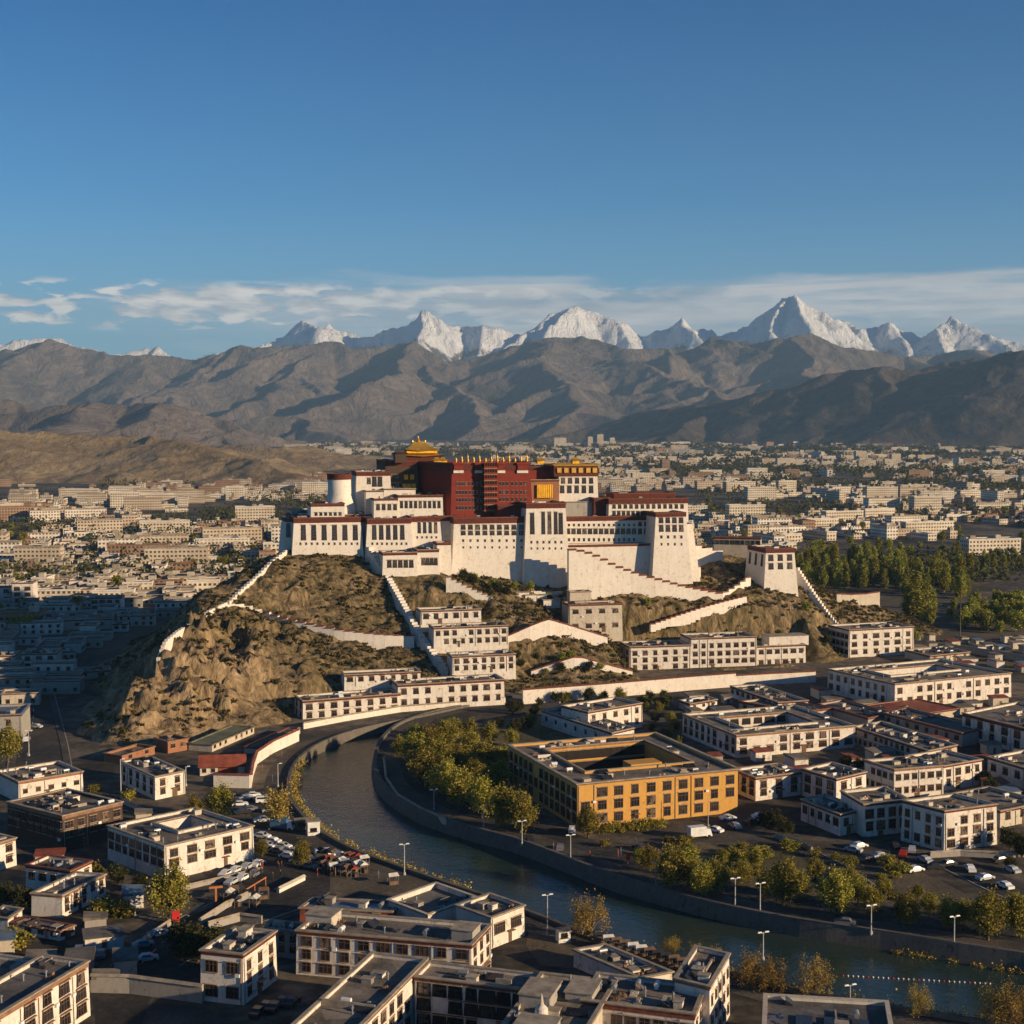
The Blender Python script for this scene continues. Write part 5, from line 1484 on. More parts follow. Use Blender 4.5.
fac = facets(wx + 2.5 * HZ * .3, wy - HZ * .5, 8.5, 5, 2.6) + facets(wx, wy + HZ * .3, 3.9, 9, 1.15)
near_b = np.clip((HY - 425) / 20, 0, 1)
HZ2 = HZ + steep * (fac * (0.28 + 0.9 * rockm) + rid * (4.2 + 10.0 * rockm) + small * (1.4 + 2.0 * rockm)) * 1.0
calm = np.ones_like(HZ)
low = []
for fi_, f_ in enumerate(FOOT):                       # keep the ground quiet and a little low under and around buildings
    x0 = min(p[0] for p in f_) - 14; x1 = max(p[0] for p in f_) + 14; y0 = min(p[1] for p in f_) - 14; y1 = max(p[1] for p in f_) + 14
    if y0 > 880 or y1 < 400: continue
    d = np.full(HZ.shape, -1e9)
    for a_, b_ in zip(f_, f_[1:] + f_[:1]):
        L_ = math.dist(a_, b_) + 1e-6
        d = np.maximum(d, ((HX - a_[0]) * (b_[1] - a_[1]) - (HY - a_[1]) * (b_[0] - a_[0])) / L_)
    calm = np.minimum(calm, np.clip(d / 9.0, 0, 1))
    if fi_ in FOOTZ: low.append((FOOTZ[fi_], np.clip(1 - (d - 1.5) / 7.0, 0, 1)))
HZ2 = HZ + (HZ2 - HZ) * (0.12 + 0.88 * calm) - 0.5 * (1 - calm)
for z_, w_ in low: HZ2 = HZ2 + (np.minimum(HZ2, z_ + 0.2) - HZ2) * w_
HZ2 = np.where(HZ < 1.1, HZ2 - 2.2 * (1.1 - HZ), HZ2)

o = grid_obj('hill', HX, HY, HZ2, M_hill, smooth=True)
tag(o, 'steep rocky scrub covered hill carrying the palace', kind='structure')


def hill_at(x, y):
    j = (x - gx[0]) / (gx[1] - gx[0]); i = (y - gy[0]) / (gy[1] - gy[0])
    if not (0 <= i < len(gy) - 1 and 0 <= j < len(gx) - 1): return 0.0
    return float(max(0.0, HZ2[int(i), int(j)]))
# ------------------------------------------------------------ ground patches, roads
M_lampw = plain('road_marking_paint', (0.45, 0.44, 0.40), 0.8, var=0.2)
M_lane = plain('kerb_stone', (0.32, 0.29, 0.25), 0.9, var=0.2)
patch('road', [(96, 1030), (92, 992), (128, 955), (165, 928), (232, 897), (300, 872), (345, 880), (300, 905), (240, 926), (180, 962), (150, 1000), (140, 1030)], 0.012, M_asph)
patch('road', [(6, 790), (20, 700), (25, 672), (45, 672), (54, 700), (66, 745), (74, 790)], 0.012, M_asph)
patch('road', [(255, 905), (236, 872), (262, 835), (234, 810), (220, 795), (266, 788), (282, 800), (300, 830), (345, 858), (330, 890), (285, 925)], 0.008, M_asph)
patch('road', [(885, 853), (930, 862), (975, 884), (1040, 915), (1040, 890), (985, 868), (940, 853)], 0.012, M_asph)
patch('garden_path', [(792, 846), (806, 846), (846, 866), (905, 905), (888, 906), (836, 878)], 0.012, M_path)
patch('garden_ground', [(640, 858), (700, 845), (785, 848), (838, 880), (886, 908), (905, 926), (800, 915), (700, 897), (640, 880)], 0.006, M_grass)
patch('garden_ground', [(815, 852), (860, 856), (900, 862), (955, 888), (1000, 915), (1040, 930), (1040, 950), (940, 933), (915, 905)], 0.006, M_dirt)
patch('yard', [(610, 842), (690, 822), (745, 806), (796, 824), (790, 842), (700, 842), (640, 854)], 0.006, M_path)
patch('yard', [(92, 1060), (110, 1000), (205, 1006), (240, 1030), (230, 1060)], 0.005, M_path)
patch('yard', [(100, 990), (148, 948), (205, 960), (200, 1000)], 0.016, M_asph)
patch('field', [(880, 655), (905, 632), (960, 640), (1045, 648), (1045, 676), (950, 664)], 0.006, M_grass)
patch('field', [(870, 625), (880, 598), (1045, 598), (1045, 640), (960, 636), (905, 628)], 0.005, M_dirt)
patch('field', [(-60, 650), (-60, 612), (60, 608), (180, 612), (185, 640), (100, 655)], 0.006, M_dirt)
patch('riverside_lawn', [(398, 790), (392, 765), (410, 745), (480, 722), (560, 720), (600, 738), (508, 748), (508, 800), (560, 842), (520, 838), (440, 815)], 0.006, M_grass)
NBn = [p for p in NB if p[1] < 470]
NBr = NBn[::-1]
strip('quay_path', NBr, 1.7, 7.0, -0.4, 0.016, M_path, kind='structure')
k_ = [G(*p) for p in [(806, 846), (846, 866), (905, 905)]]
strip('kerb', k_, -0.3, 0.1, -0.3, 0.13, M_lane, kind='structure')
k_ = [G(*p) for p in [(885, 853), (930, 862), (975, 884), (1040, 915)]]
strip('kerb', k_, -0.3, 0.1, -0.3, 0.13, M_lane, kind='structure')

for pts_, w_, m_ in (([(120, 985), (165, 940), (235, 903), (300, 880)], .12, M_cream), ([(26, 765), (33, 720), (35, 680)], .14, M_cream)):
    L_ = resample([G(*p) for p in pts_], 26)
    for i in range(0, 25, 2):
        strip('road_marking', [L_[i], lerp2(L_[i], L_[i + 1], .8)], -w_, w_, .002, .020, M_lampw, kind='structure')
for pts_ in ([(96, 992), (128, 952), (165, 925), (232, 894)], [(180, 966), (240, 930), (300, 909), (330, 893)], [(22, 672), (18, 700), (4, 790)], [(47, 672), (56, 700), (68, 745), (76, 790)]):
    strip('kerb', [G(*p) for p in pts_], -0.15, 0.15, -0.3, 0.13, M_lane, kind='structure')
    strip('pavement', [G(*p) for p in pts_], -2.2 if pts_[0][0] in (180, 47) else .16, -.16 if pts_[0][0] in (180, 47) else 2.2, -0.3, 0.11, M_path, kind='structure')
patch('yard', [(205, 800), (236, 790), (262, 835), (236, 870), (180, 893), (168, 880), (254, 862), (250, 826), (215, 812)], 0.02, M_path)
patch('yard', [(330, 850), (420, 880), (455, 892), (440, 898), (395, 892), (330, 892)], 0.02, M_dirt)
patch('yard', [(530, 925), (640, 950), (672, 958), (640, 975), (540, 965), (526, 945)], 0.006, M_dirt)
patch('yard', [(690, 690), (735, 688), (815, 684), (828, 700), (760, 712), (700, 700)], 0.006, M_dirt)

# ------------------------------------------------------------ distant city
def facade_mat(name, col, dark=(0.05, 0.045, 0.04), win_amt=0.95):
    m, t, bs = new_mat(name)
    uv = t.new('ShaderNodeTexCoord').outputs['UV']
    s = t.new('ShaderNodeSeparateXYZ', ins={0: uv})
    fu = t.math('FRACT', t.math('MULTIPLY', s.outputs[0], 1 / 2.9)); fv = t.math('FRACT', t.math('MULTIPLY', s.outputs[1], 1 / 2.9))
    a = t.math('MULTIPLY', t.math('GREATER_THAN', fu, 0.24), t.math('LESS_THAN', fu, 0.80))
    b = t.math('MULTIPLY', t.math('GREATER_THAN', fv, 0.30), t.math('LESS_THAN', fv, 0.76))
    geo = t.new('ShaderNodeNewGeometry').outputs['Position']
    n = t.noise(geo, 0.05, 4, 0.6); n2 = t.noise(geo, 0.6, 4, 0.6)
    c = t.mix(t.ramp(n, [(0.35, 0.0), (0.65, 0.65)]), col, tuple(x * y for x, y in zip(col, (0.62, 0.52, 0.42))))
    c = t.mix(t.ramp(n2, [(0.45, 0.0), (0.7, 0.35)]), c, (0.16, 0.12, 0.09))
    t.put(bs.inputs['Base Color'], t.mix(t.math('MULTIPLY', t.math('MULTIPLY', a, b), win_amt), c, dark))
    return m


FAC = [facade_mat('city_facade', (0.64, 0.54, 0.41)), facade_mat('cream_city_facade', (0.76, 0.67, 0.53)), facade_mat('tan_city_facade', (0.36, 0.24, 0.16)),
       facade_mat('white_city_facade', (0.84, 0.78, 0.68), (0.07, 0.06, 0.05))]
M_croof = roof_mat('city_flat_roof', (0.06, 0.048, 0.04), (0.12, 0.097, 0.075), (0.22, 0.18, 0.14))


def city_box(x, y, a, w, d, h, z=0.0):
    ca_, sa_ = math.cos(a), math.sin(a)
    P_ = [(x + ca_ * u - sa_ * v, y + sa_ * u + ca_ * v) for u, v in ((-w / 2, -d / 2), (w / 2, -d / 2), (w / 2, d / 2), (-w / 2, d / 2))]
    vs = [(*p, z - .5) for p in P_] + [(*p, z + h) for p in P_]
    fs = [(0, 1, 5, 4), (1, 2, 6, 5), (2, 3, 7, 6), (3, 0, 4, 7), (4, 5, 6, 7)]
    uv = []
    for L in (w, d, w, d): uv += [(0, 0), (L, 0), (L, h), (0, h)]
    uv += [(0, 0)] * 4
    return vs, fs, uv


def park(px, py):
    return (px > 792 and 541 < py < 600) or (px > 870 and py >= 598 and py < 650) or (px > 640 and 470 < py < 474.5)


rc = random.Random(41)
cand = []
bands = [(655, 900, 23, 22), (900, 1500, 29, 27), (1500, 2600, 38, 38), (2600, 4200, 46, 56), (4200, 7600, 74, 120)]
for y0, y1, sxp, syp in bands:
    yy = y0
    while yy < y1:
        xx = -0.40 * yy
        while xx < 0.42 * yy:
            x = xx + rc.uniform(-.38, .38) * sxp; y = yy + rc.uniform(-.38, .38) * syp
            xx += sxp
            px, py = 512 + F_PX * x / y, HOR + F_PX * HCAM / y
            if rc.random() < 0.10: continue
            if fbm(np.array([x / 260.]), np.array([y / 420.]), 3, 5)[0] < 0.38: continue
            if y > 2350 and px < 300 + rc.uniform(-20, 20): continue
            if 2750 < y < 4600 and px < 490: continue
            if y >= 4600 and px < 290: continue
            if park(px, py): continue
            if ((x - 10) / 262) ** 2 + ((y - 625) / 243) ** 2 < 1.05: continue
            if py > 596 and px > 180: continue
            if 330 < px < 585 and py > 480: continue
            if 585 <= px < 690 and py > 510: continue
            if any(pt_in(inset(f_, -6) if False else f_, x, y) for f_ in FOOT if abs(f_[0][0] - x) < 80 and abs(f_[0][1] - y) < 80): continue
            if y < 960 and any(math.hypot((f_[0][0] + f_[2][0]) / 2 - x, (f_[0][1] + f_[2][1]) / 2 - y) < 26 for f_ in FOOT): continue
            big_ = rc.random() < (0.0 if y < 1000 else 0.13 if y < 1500 else 0.16)
            if big_: w, d, h = rc.uniform(26, 52), rc.uniform(9, 13), rc.uniform(9.5, 16)
            else: w, d, h = rc.uniform(9, 28), rc.uniform(8, 13), rc.uniform(3.4, 7.5)
            if y > 4200: w *= 1.4; h *= rc.uniform(1.0, 1.5)
            district = fbm(np.array([x / 500. + 3]), np.array([y / 700.]), 2, 15)[0]
            a = math.radians(8 + 26 * (district - 0.5) * 2 + rc.uniform(-3, 3) + (90 if rc.random() < 0.22 else 0))
            fi = rc.choices([0, 1, 2, 3], [4, 4, 2, 3])[0]
            cand.append((x, y, a, w, d, h, fi))
        yy += syp
# landmark slabs seen in the photograph: (px, base py, width m, height m)
for px, py, w, h in ((665, 474, 17, 30), (785, 466, 45, 20), (860, 462, 30, 30), (895, 463, 26, 24), (925, 462, 50, 20), (318, 497, 45, 20), (150, 506, 60, 15), (125, 507, 34, 18), (235, 500, 24, 18), (255, 522, 40, 16),
                     (165, 535, 44, 13), (760, 500, 40, 17), (880, 500, 44, 17), (745, 520, 40, 16), (990, 554, 44, 12), (560, 446, 60, 40), (600, 446, 30, 55), (690, 519, 34, 14), (925, 512, 34, 18), (880, 444.5, 40, 60), (940, 445, 30, 55), (590, 446, 24, 44), (612, 446, 24, 40)):
    x, y = G(px, py); cand.append((x, y, math.radians(12), w, 14, h, 1 if px != 665 else 2))
cand.sort(key=lambda c: -(c[3] * c[5]) / c[1] ** 2)
single, rest = cand[:285], cand[285:]
GL = {True: ('flat roofed city block in the dense quarter west of the palace hill', 'city blocks west of the palace hill'), False: ('flat roofed city block on the plain east of the palace hill', 'city blocks east of the palace hill')}
GS = {True: ('low flat roofed town house west of the palace hill', 'low town houses west of the palace hill'), False: ('low flat roofed town house on the plain east of the palace hill', 'low town houses east of the palace hill')}
for (x, y, a, w, d, h, fi) in single:
    vs, fs, uv = city_box(0, 0, 0, w, d, h)
    me_o = mesh_obj('city_block' if h > 9.4 else 'town_house', vs, fs, [FAC[fi], M_croof], [0, 0, 0, 0, 1], None, False, uv)
    me_o.location = (x, y, 0); me_o.rotation_euler = (0, 0, a)
    lb = (GL if h > 9.4 else GS)[x < 0]
    tag(me_o, lb[0], 'building' if h > 9.4 else 'house', lb[1])
    b = MB(); b.box(-w / 2 - .35, w / 2 + .35, -d / 2 - .35, d / 2 + .35, h + .01, h + .45)
    b.box(-w / 2 + .4, w / 2 - .4, -d / 2 + .4, d / 2 - .4, h + .46, h + .5)
    # parapet as an open ring
    b = MB(); o_ = [(-w / 2 - .3, -d / 2 - .3), (w / 2 + .3, -d / 2 - .3), (w / 2 + .3, d / 2 + .3), (-w / 2 - .3, d / 2 + .3)]
    ring(b, o_, inset(o_, .7), h - .35, h + .7); b.build('parapet', [M_cap, M_white, M_trim, M_cap][fi], me_o)
    for _ in range(2 if w > 24 else 1):
        b = MB(); hx, hy = rc.uniform(-w / 2 + 3, w / 2 - 3), rc.uniform(-d / 2 + 2.5, d / 2 - 2.5)
        b.box(hx - 2.2, hx + 2.2, hy - 1.7, hy + 1.7, h - .1, h + 2.6); b.build('roof_hut', [M_cream, M_cap, M_white][_ % 3], me_o)
V, Fc, U, MI = [], [], [], []
for (x, y, a, w, d, h, fi) in rest:
    for (bx_, by_, bw_, bd_, bh_, bz_) in ((0, 0, w, d, h, 0), (rc.uniform(-.3, .3) * w, 0, 4.5, 4, 2.6, h)):
        vs, fs, uv = city_box(x + math.cos(a) * bx_, y + math.sin(a) * bx_, a, bw_, bd_, bh_, bz_)
        k = len(V); V += vs; Fc += [tuple(i + k for i in f) for f in fs]; U += uv; MI += [fi] * 4 + [4]
o = mesh_obj('distant_city', V, Fc, FAC + [M_croof], MI, None, False, U)
tag(o, 'sea of small distant city buildings filling the valley floor', 'city', None, 'stuff')
print('city', len(cand))
# ------------------------------------------------------------ trees and scrub
def leaf_mat(name, dark, mid, light, trans=0.25, sc=0.5):
    m = bpy.data.materials.new(name); m.use_nodes = True
    t = NT(m.node_tree); t.n.clear()
    out = t.new('ShaderNodeOutputMaterial')
    geo = t.new('ShaderNodeNewGeometry')
    ri = geo.outputs['Random Per Island']
    n = t.noise(geo.outputs['Position'], sc, 3, 0.6)
    k = t.math('ADD', t.math('MULTIPLY', n, 0.6), t.math('MULTIPLY', ri, 0.4))
    c = t.ramp(k, [(0.28, dark), (0.5, mid), (0.75, light)])
    oi = t.new('ShaderNodeObjectInfo').outputs['Random']
    hs = t.new('ShaderNodeHueSaturation', ins={'Hue': t.math('MULTIPLY_ADD', oi, 0.03, 0.485), 'Saturation': 1.0, 'Value': t.math('MULTIPLY_ADD', oi, 0.5, 0.75), 'Fac': 1.0, 'Color': c})
    d = t.new('ShaderNodeBsdfDiffuse', ins={0: hs.outputs[0]}); tr = t.new('ShaderNodeBsdfTranslucent', ins={0: hs.outputs[0]})
    mx = t.new('ShaderNodeMixShader', ins={0: trans, 1: d.outputs[0], 2: tr.outputs[0]})
    t.l.new(mx.outputs[0], out.inputs[0])
    return m


M_bark = plain('bark', (0.10, 0.075, 0.05), 0.95, var=0.2)
M_twig = plain('golden_twigs', (0.22, 0.14, 0.05), 0.95, var=0.2)
L_willow = leaf_mat('willow_leaves', (0.08, 0.08, 0.014), (0.25, 0.215, 0.038), (0.46, 0.37, 0.08))
L_poplar = leaf_mat('poplar_leaves', (0.10, 0.115, 0.018), (0.25, 0.24, 0.04), (0.44, 0.40, 0.08))
L_gold = leaf_mat('golden_willow_leaves', (0.14, 0.09, 0.022), (0.30, 0.20, 0.055), (0.46, 0.33, 0.10))
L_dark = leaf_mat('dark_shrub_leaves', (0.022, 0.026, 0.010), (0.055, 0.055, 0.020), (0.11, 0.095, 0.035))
L_far = leaf_mat('far_tree_leaves', (0.04, 0.046, 0.018), (0.085, 0.085, 0.032), (0.15, 0.135, 0.055), sc=0.05)
L_scrub = leaf_mat('hill_scrub_leaves', (0.04, 0.036, 0.014), (0.10, 0.078, 0.032), (0.20, 0.15, 0.065), sc=0.15)


def quads(pts, size, rg, up=0.35):
    """small tilted quads at pts -> verts, faces"""
    n = len(pts)
    a = rg.normal(size=(n, 3)); a[:, 2] *= 1 - up; a /= np.linalg.norm(a, axis=1)[:, None]
    b = rg.normal(size=(n, 3)); b -= (b * a).sum(1)[:, None] * a; b /= np.linalg.norm(b, axis=1)[:, None]
    s = size * rg.uniform(0.55, 1.25, n)[:, None]
    a = a * s; b = b * s * 0.7
    V = np.stack([pts - a * .5 - b * .5, pts + a * .5 - b * .6, pts + a * .6 + b * .5, pts - a * .4 + b * .6], 1).reshape(-1, 3)
    F = np.arange(4 * n).reshape(n, 4)
    return V, F


def np_mesh(name, V, F, mat):
    me = bpy.data.meshes.new(name)
    me.vertices.add(len(V)); me.vertices.foreach_set('co', np.ascontiguousarray(V, dtype=np.float32).ravel())
    me.loops.add(F.size); me.loops.foreach_set('vertex_index', F.ravel().astype(np.int32))
    me.polygons.add(len(F)); me.polygons.foreach_set('loop_start', (np.arange(len(F)) * F.shape[1]).astype(np.int32)); me.polygons.foreach_set('loop_total', np.full(len(F), F.shape[1], dtype=np.int32))
    me.materials.append(mat); me.update(calc_edges=True)
    return me


def crown(kind, seed, nl):
    rg = np.random.default_rng(seed)
    nb = {'willow': 70, 'poplar': 40, 'fan': 60, 'bush': 18}[kind]
    tw = []
    if kind == 'poplar':
        z = rg.uniform(0.12, 1.0, nb) ** 0.9; R = 0.115 * np.sin(np.clip(z, 0, 1) * 2.75 + 0.35) ** 0.7 + 0.02
        th = rg.uniform(0, 6.28, nb); r = R * np.sqrt(rg.uniform(0.1, 1, nb)); c = np.stack([r * np.cos(th), r * np.sin(th), z], 1); cs = np.array([.035, .035, .075])
    elif kind == 'willow':
        u = rg.normal(size=(nb, 3)); u /= np.linalg.norm(u, axis=1)[:, None]; r = rg.uniform(0.45, 1.0, nb)[:, None]
        c = u * r * np.array([.37, .37, .40]) + np.array([0, 0, .57]); c[:, :2] *= (1 + 0.25 * rg.normal(size=(nb, 1)) * .4); cs = np.array([.05, .05, .085])
    elif kind == 'fan':
        th = rg.uniform(0, 6.28, nb); e = rg.uniform(0.25, 1.35, nb); r = rg.uniform(0.45, 0.98, nb)
        c = np.stack([np.cos(th) * np.cos(e) * r * .62, np.sin(th) * np.cos(e) * r * .62, 0.12 + np.sin(e) * r * .88], 1); cs = np.array([.05, .05, .10]); tw = c
    else:
        u = rg.normal(size=(nb, 3)); u /= np.linalg.norm(u, axis=1)[:, None]
        c = u * rg.uniform(.3, .9, nb)[:, None] * np.array([.6, .6, .42]) + np.array([0, 0, .45]); cs = np.array([.13, .13, .12])
    wt = rg.uniform(.5, 1.5, nb); wt /= wt.sum()
    idx = rg.choice(nb, nl, p=wt)
    pts = c[idx] + rg.normal(size=(nl, 3)) * cs
    pts[:, 2] = np.maximum(pts[:, 2], 0.02)
    return pts, c


PROTO = {}


def make_tree(kind, leaf, seed, H, nl, ls):
    """one tree of height H; returns crown mesh, trunk mesh"""
    rg = np.random.default_rng(seed + 1)
    pts, c = crown(kind, seed, nl)
    V, F = quads(pts * H, ls, rg)
    cm = np_mesh('crown', V, F, leaf)
    b = MB()
    if kind == 'poplar':
        b.tube((0, 0, -.4), (0, 0, H * .5), H * .018, H * .010, 7, caps=False); b.tube((0, 0, H * .5), (0.02 * H, 0, H * .93), H * .010, H * .002, 6, caps=False)
        for i in range(9):
            p = c[i * 4]; z0 = max(.1, p[2] - .2); b.tube((0, 0, z0 * H), tuple(p * H), H * .004, H * .001, 4, caps=False)
    else:
        tz = {'willow': .28, 'fan': .10, 'bush': .08}[kind]
        b.tube((0, 0, -.4), (H * .01, 0, H * tz), H * .032, H * .024, 8, caps=False)
        for i in range({'willow': 12, 'fan': 34, 'bush': 7}[kind]):
            p = c[i % len(c)]; m_ = Vector((p[0] * .45, p[1] * .45, tz + (p[2] - tz) * .6)) * H
            b.tube((H * .01, 0, H * tz * .9), m_, H * .013, H * .008, 5, caps=False); b.tube(m_, Vector(p) * H, H * .008, H * .002, 4, caps=False)
    tm = bpy.data.meshes.new('trunk'); tm.from_pydata(b.v, [], b.f); tm.materials.append(M_twig if kind == 'fan' else M_bark); tm.update()
    return cm, tm


def proto(kind, leafname, leaf, H, nl, ls, n=3):
    PROTO[leafname] = [(make_tree(kind, leaf, 100 + i * 7 + len(leafname), H, nl, ls), H) for i in range(n)]


proto('willow', 'willow', L_willow, 8.0, 5200, 0.27, 4)
proto('willow', 'goldwillow', L_gold, 7.0, 3000, 0.24, 2)
proto('fan', 'fan', L_gold, 7.5, 4200, 0.18, 3)
proto('poplar', 'poplar', L_poplar, 18.0, 2600, 0.6, 4)
proto('willow', 'parktree', L_poplar, 11.0, 1300, 0.75, 3)
proto('bush', 'bush', L_willow, 3.0, 700, 0.30, 3)
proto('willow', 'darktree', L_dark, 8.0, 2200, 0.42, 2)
rt = random.Random(5)


def near_any(x, y, pad=2.5):
    return any(abs(f_[0][0] - x) < 90 and abs(f_[0][1] - y) < 90 and pt_in(inset(f_, -pad), x, y) for f_ in FOOT)


def tree(kind, x, y, H, label, group=None, z=0.0, name='tree', cat='tree', wide=1.0):
    (cm, tm), H0 = rt.choice(PROTO[kind]); s = H / H0
    if name == 'tree': name, cat = {'willow': ('willow_tree', 'willow'), 'poplar': ('poplar_tree', 'poplar'), 'fan': ('golden_willow', 'willow')}.get(kind, ('tree', 'tree'))
    r = empty(name, (x, y, z), rt.uniform(0, 6.28), label, cat, group)
    r.scale = (s * wide, s * wide, s)
    for nm, me in (('trunk', tm), ('crown', cm)):
        o = bpy.data.objects.new(nm, me); C.objects.link(o); o.parent = r
    return r


def tpx(kind, px, py, hpx, label, group=None, z=0.0, **k):
    x, y = G(px, py, z); return tree(kind, x, y, hpx / F_PX * y, label, group, z, **k)


W = 'willow'
# mass of willows on the inner bank
g_ = 'green willows crowded inside the river bend'
for px, py, hp_ in ((415, 765, 33), (430, 752, 28), (447, 750, 30), (468, 744, 25), (490, 744, 22), (424, 784, 36), (444, 797, 37), (461, 806, 37), (436, 770, 33), (457, 778, 34), (476, 796, 36), (452, 738, 20), (512, 746, 17), (415, 748, 24),
                    (484, 770, 30), (497, 790, 30), (472, 760, 28), (402, 758, 22), (440, 786, 30), (500, 770, 24), (470, 782, 30)):
    tpx(W, px, py, hp_, 'bushy green willow in the dense grove inside the river bend', g_, wide=1.15)
for px, py, hp_, l in ((482, 818, 42, 'large sunlit willow at the front of the bend grove beside a lamp post'), (503, 829, 42, 'broad yellow green willow at the right end of the bend grove'),
                       (521, 833, 42, 'sunlit willow nearest the shaded side of the yellow building'), (588, 838, 32, 'small green tree at the near corner of the yellow building'),
                       (672, 890, 46, 'tall green tree leaning over the quay road below the yellow building'), (688, 886, 38, 'green tree just right of the tallest quay road tree'),
                       (703, 897, 36, 'round tree by the quay road between two lamp posts'), (718, 893, 34, 'round tree left of the lone garden willow'),
                       (783, 905, 46, 'lone bright willow on the lawn left of the diagonal garden path'), (836, 917, 48, 'broad willow at the lower end of the garden path'), (858, 905, 30, 'smaller willow behind the broad willow on the garden path'),
                       (907, 928, 36, 'dark tree on the quay between two lamp posts at the right'), (950, 930, 34, 'dark round tree left of the bright quay tree'), (988, 940, 50, 'bright yellow green tree by the quay on the far right'), (1020, 938, 46, 'yellow green tree cut by the right edge beside the quay'),
                       (169, 920, 56, 'tall green tree by the street corner at the left'), (220, 820, 36, 'broad green tree in front of the red roofed house'), (195, 822, 26, 'smaller green tree left of the broad tree near the red roofed house'),
                       (302, 868, 27, 'round dense green tree beside the car park'), (262, 857, 18, 'little tree at the end of the large white building'), (8, 762, 36, 'yellow green tree at the left edge beside the shaded road')):
    tpx(W, px, py, hp_, l)
tpx('goldwillow', 277, 828, 42, 'golden slender tree on the street beside the river bend')
for px, py, hp_, l in ((590, 938, 44, 'fan shaped golden willow on the near river bank above the roofs'), (673, 956, 20, 'little golden shrub tree on the near bank left of the tower block'), (696, 962, 20, 'first small golden tree behind the tower block'), (715, 966, 20, 'second small golden tree behind the tower block, right of the first'),
                       (753, 990, 42, 'golden willow left of the lamp post on the near bank'), (773, 993, 36, 'golden willow right of the lamp post on the near bank'), (812, 995, 40, 'widest golden willow on the near bank above the skylight roof'),
                       (918, 1018, 36, 'slim golden tree standing alone on the near bank'), (1000, 1026, 46, 'golden willow at the bottom right corner'), (1020, 1028, 44, 'golden willow cut by the right edge at the bottom')):
    tpx('fan', px, py, hp_, l, wide=.75 if 'slim' in l else 1.0)
g_ = 'shaded trees behind the shaded front house'
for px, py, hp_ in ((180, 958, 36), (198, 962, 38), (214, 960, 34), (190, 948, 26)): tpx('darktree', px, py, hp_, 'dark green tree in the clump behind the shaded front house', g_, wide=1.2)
for px, py, hp_, l in ((22, 912, 26, 'dark shrub below the house cut by the left edge'), (5, 905, 22, 'dark shrub at the left edge under the lit end wall'), (104, 916, 22, 'round shrub in front of the lit window house'), (122, 917, 18, 'round shrub right of the lit window house, nearer the street lamp'),
                       (16, 950, 24, 'green shrub beside the small left edge shed'), (95, 878, 16, 'green bush between the timber building and the large white building'), (118, 885, 22, 'dark bush against the shaded side of the large white building'), (140, 892, 20, 'dark bush left of the tall street corner tree'),
                       (700 - 572, 800, 12, 'low bush beside the small two storey house'), (96, 792, 10, 'yellowish bush beside the tall pole')):
    tpx('darktree' if 'dark' in l else 'bush', px, py, hp_, l, wide=1.2)
# bushes in the garden and along the quay
g_ = 'small bushes scattered over the riverside garden'
for i in range(46):
    px = rt.uniform(600, 905); py = rt.uniform(838, 905)
    if py > 850 + (px - 600) * .22 or py < 832 + max(0, px - 790) * .25: continue
    tpx('bush', px, py, rt.uniform(6, 13), 'small olive bush in the riverside garden', g_, name='bush', cat='bush', wide=1.3)
g_ = 'clipped bushes at the foot of the yellow building'
for px in (603, 612, 621, 631, 642, 652, 662): tpx('bush', px, 834 - (px - 600) * .1, rt.uniform(9, 14), 'reddish green bush at the foot of the yellow front', g_, name='bush', cat='bush')
g_ = 'green trees scattered through the riverside garden'
for px, py, hp_ in ((650, 872, 26), (742, 884, 24), (755, 868, 22), (800, 898, 26), (815, 880, 22), (872, 912, 26), (884, 896, 20), (930, 915, 22), (965, 925, 26), (640, 865, 18), (690, 862, 18), (765, 895, 22), (725, 866, 16), (1008, 925, 24), (918, 900, 16), (850, 885, 18)):
    tpx(W, px, py, hp_, 'soft green tree scattered in the riverside garden', g_, wide=1.1)
g_ = 'trees among the walls on the middle slope of the hill'
for px, py, Y in [(rt.uniform(455, 520), rt.uniform(592, 612), 596) for _ in range(8)] + [(rt.uniform(508, 604), 0, rt.uniform(546, 556)) for _ in range(12)] + [(rt.uniform(470, 680), 0, rt.uniform(592, 612)) for _ in range(16)] + [(rt.uniform(770, 830), 0, rt.uniform(610, 632)) for _ in range(8)]:
    x = (px - 512) / F_PX * Y
    if near_any(x, Y, 3): continue
    z = hill_at(x, Y)
    if z < 1: continue
    tree('darktree' if rt.random() < .5 else 'parktree', x, Y, rt.uniform(2.6, 4.6), 'small dark tree among the walls on the middle slope of the hill', g_, z - .2, wide=1.3)
# poplar park
g_ = 'tall poplars in the park east of the hill'
for i in range(100):
    px = rt.uniform(796, 972); py = rt.uniform(566, 590) if px < 905 else rt.uniform(572, 600)
    tpx('poplar', px, py, rt.uniform(13, 27), 'slender green poplar in the dense park grove east of the hill', g_, wide=1.35)
for px, py, hp_, l in ((916, 619, 42, 'tallest poplar standing forward of the park grove'), (925, 618, 34, 'poplar directly right of the tallest forward poplar'), (908, 617, 32, 'poplar directly left of the tallest forward poplar'), (859 + 73, 616, 24, 'short poplar at the right of the forward poplars'), (972, 622, 22, 'single short poplar left of the round eastern grove')):
    tpx('poplar', px, py, hp_, l, wide=1.4)
g_ = 'poplars in the row beyond the park'
for i in range(26): tpx('poplar', 940 + i * 3.4 + rt.uniform(-1, 1), rt.uniform(560, 572), rt.uniform(10, 15), 'distant poplar in the row beyond the park', g_, wide=1.3)
g_ = 'round trees of the eastern grove'
for i in range(34): tpx('parktree', rt.uniform(962, 1030), rt.uniform(606, 634), rt.uniform(14, 22), 'round green tree in the eastern grove at the right edge', g_)
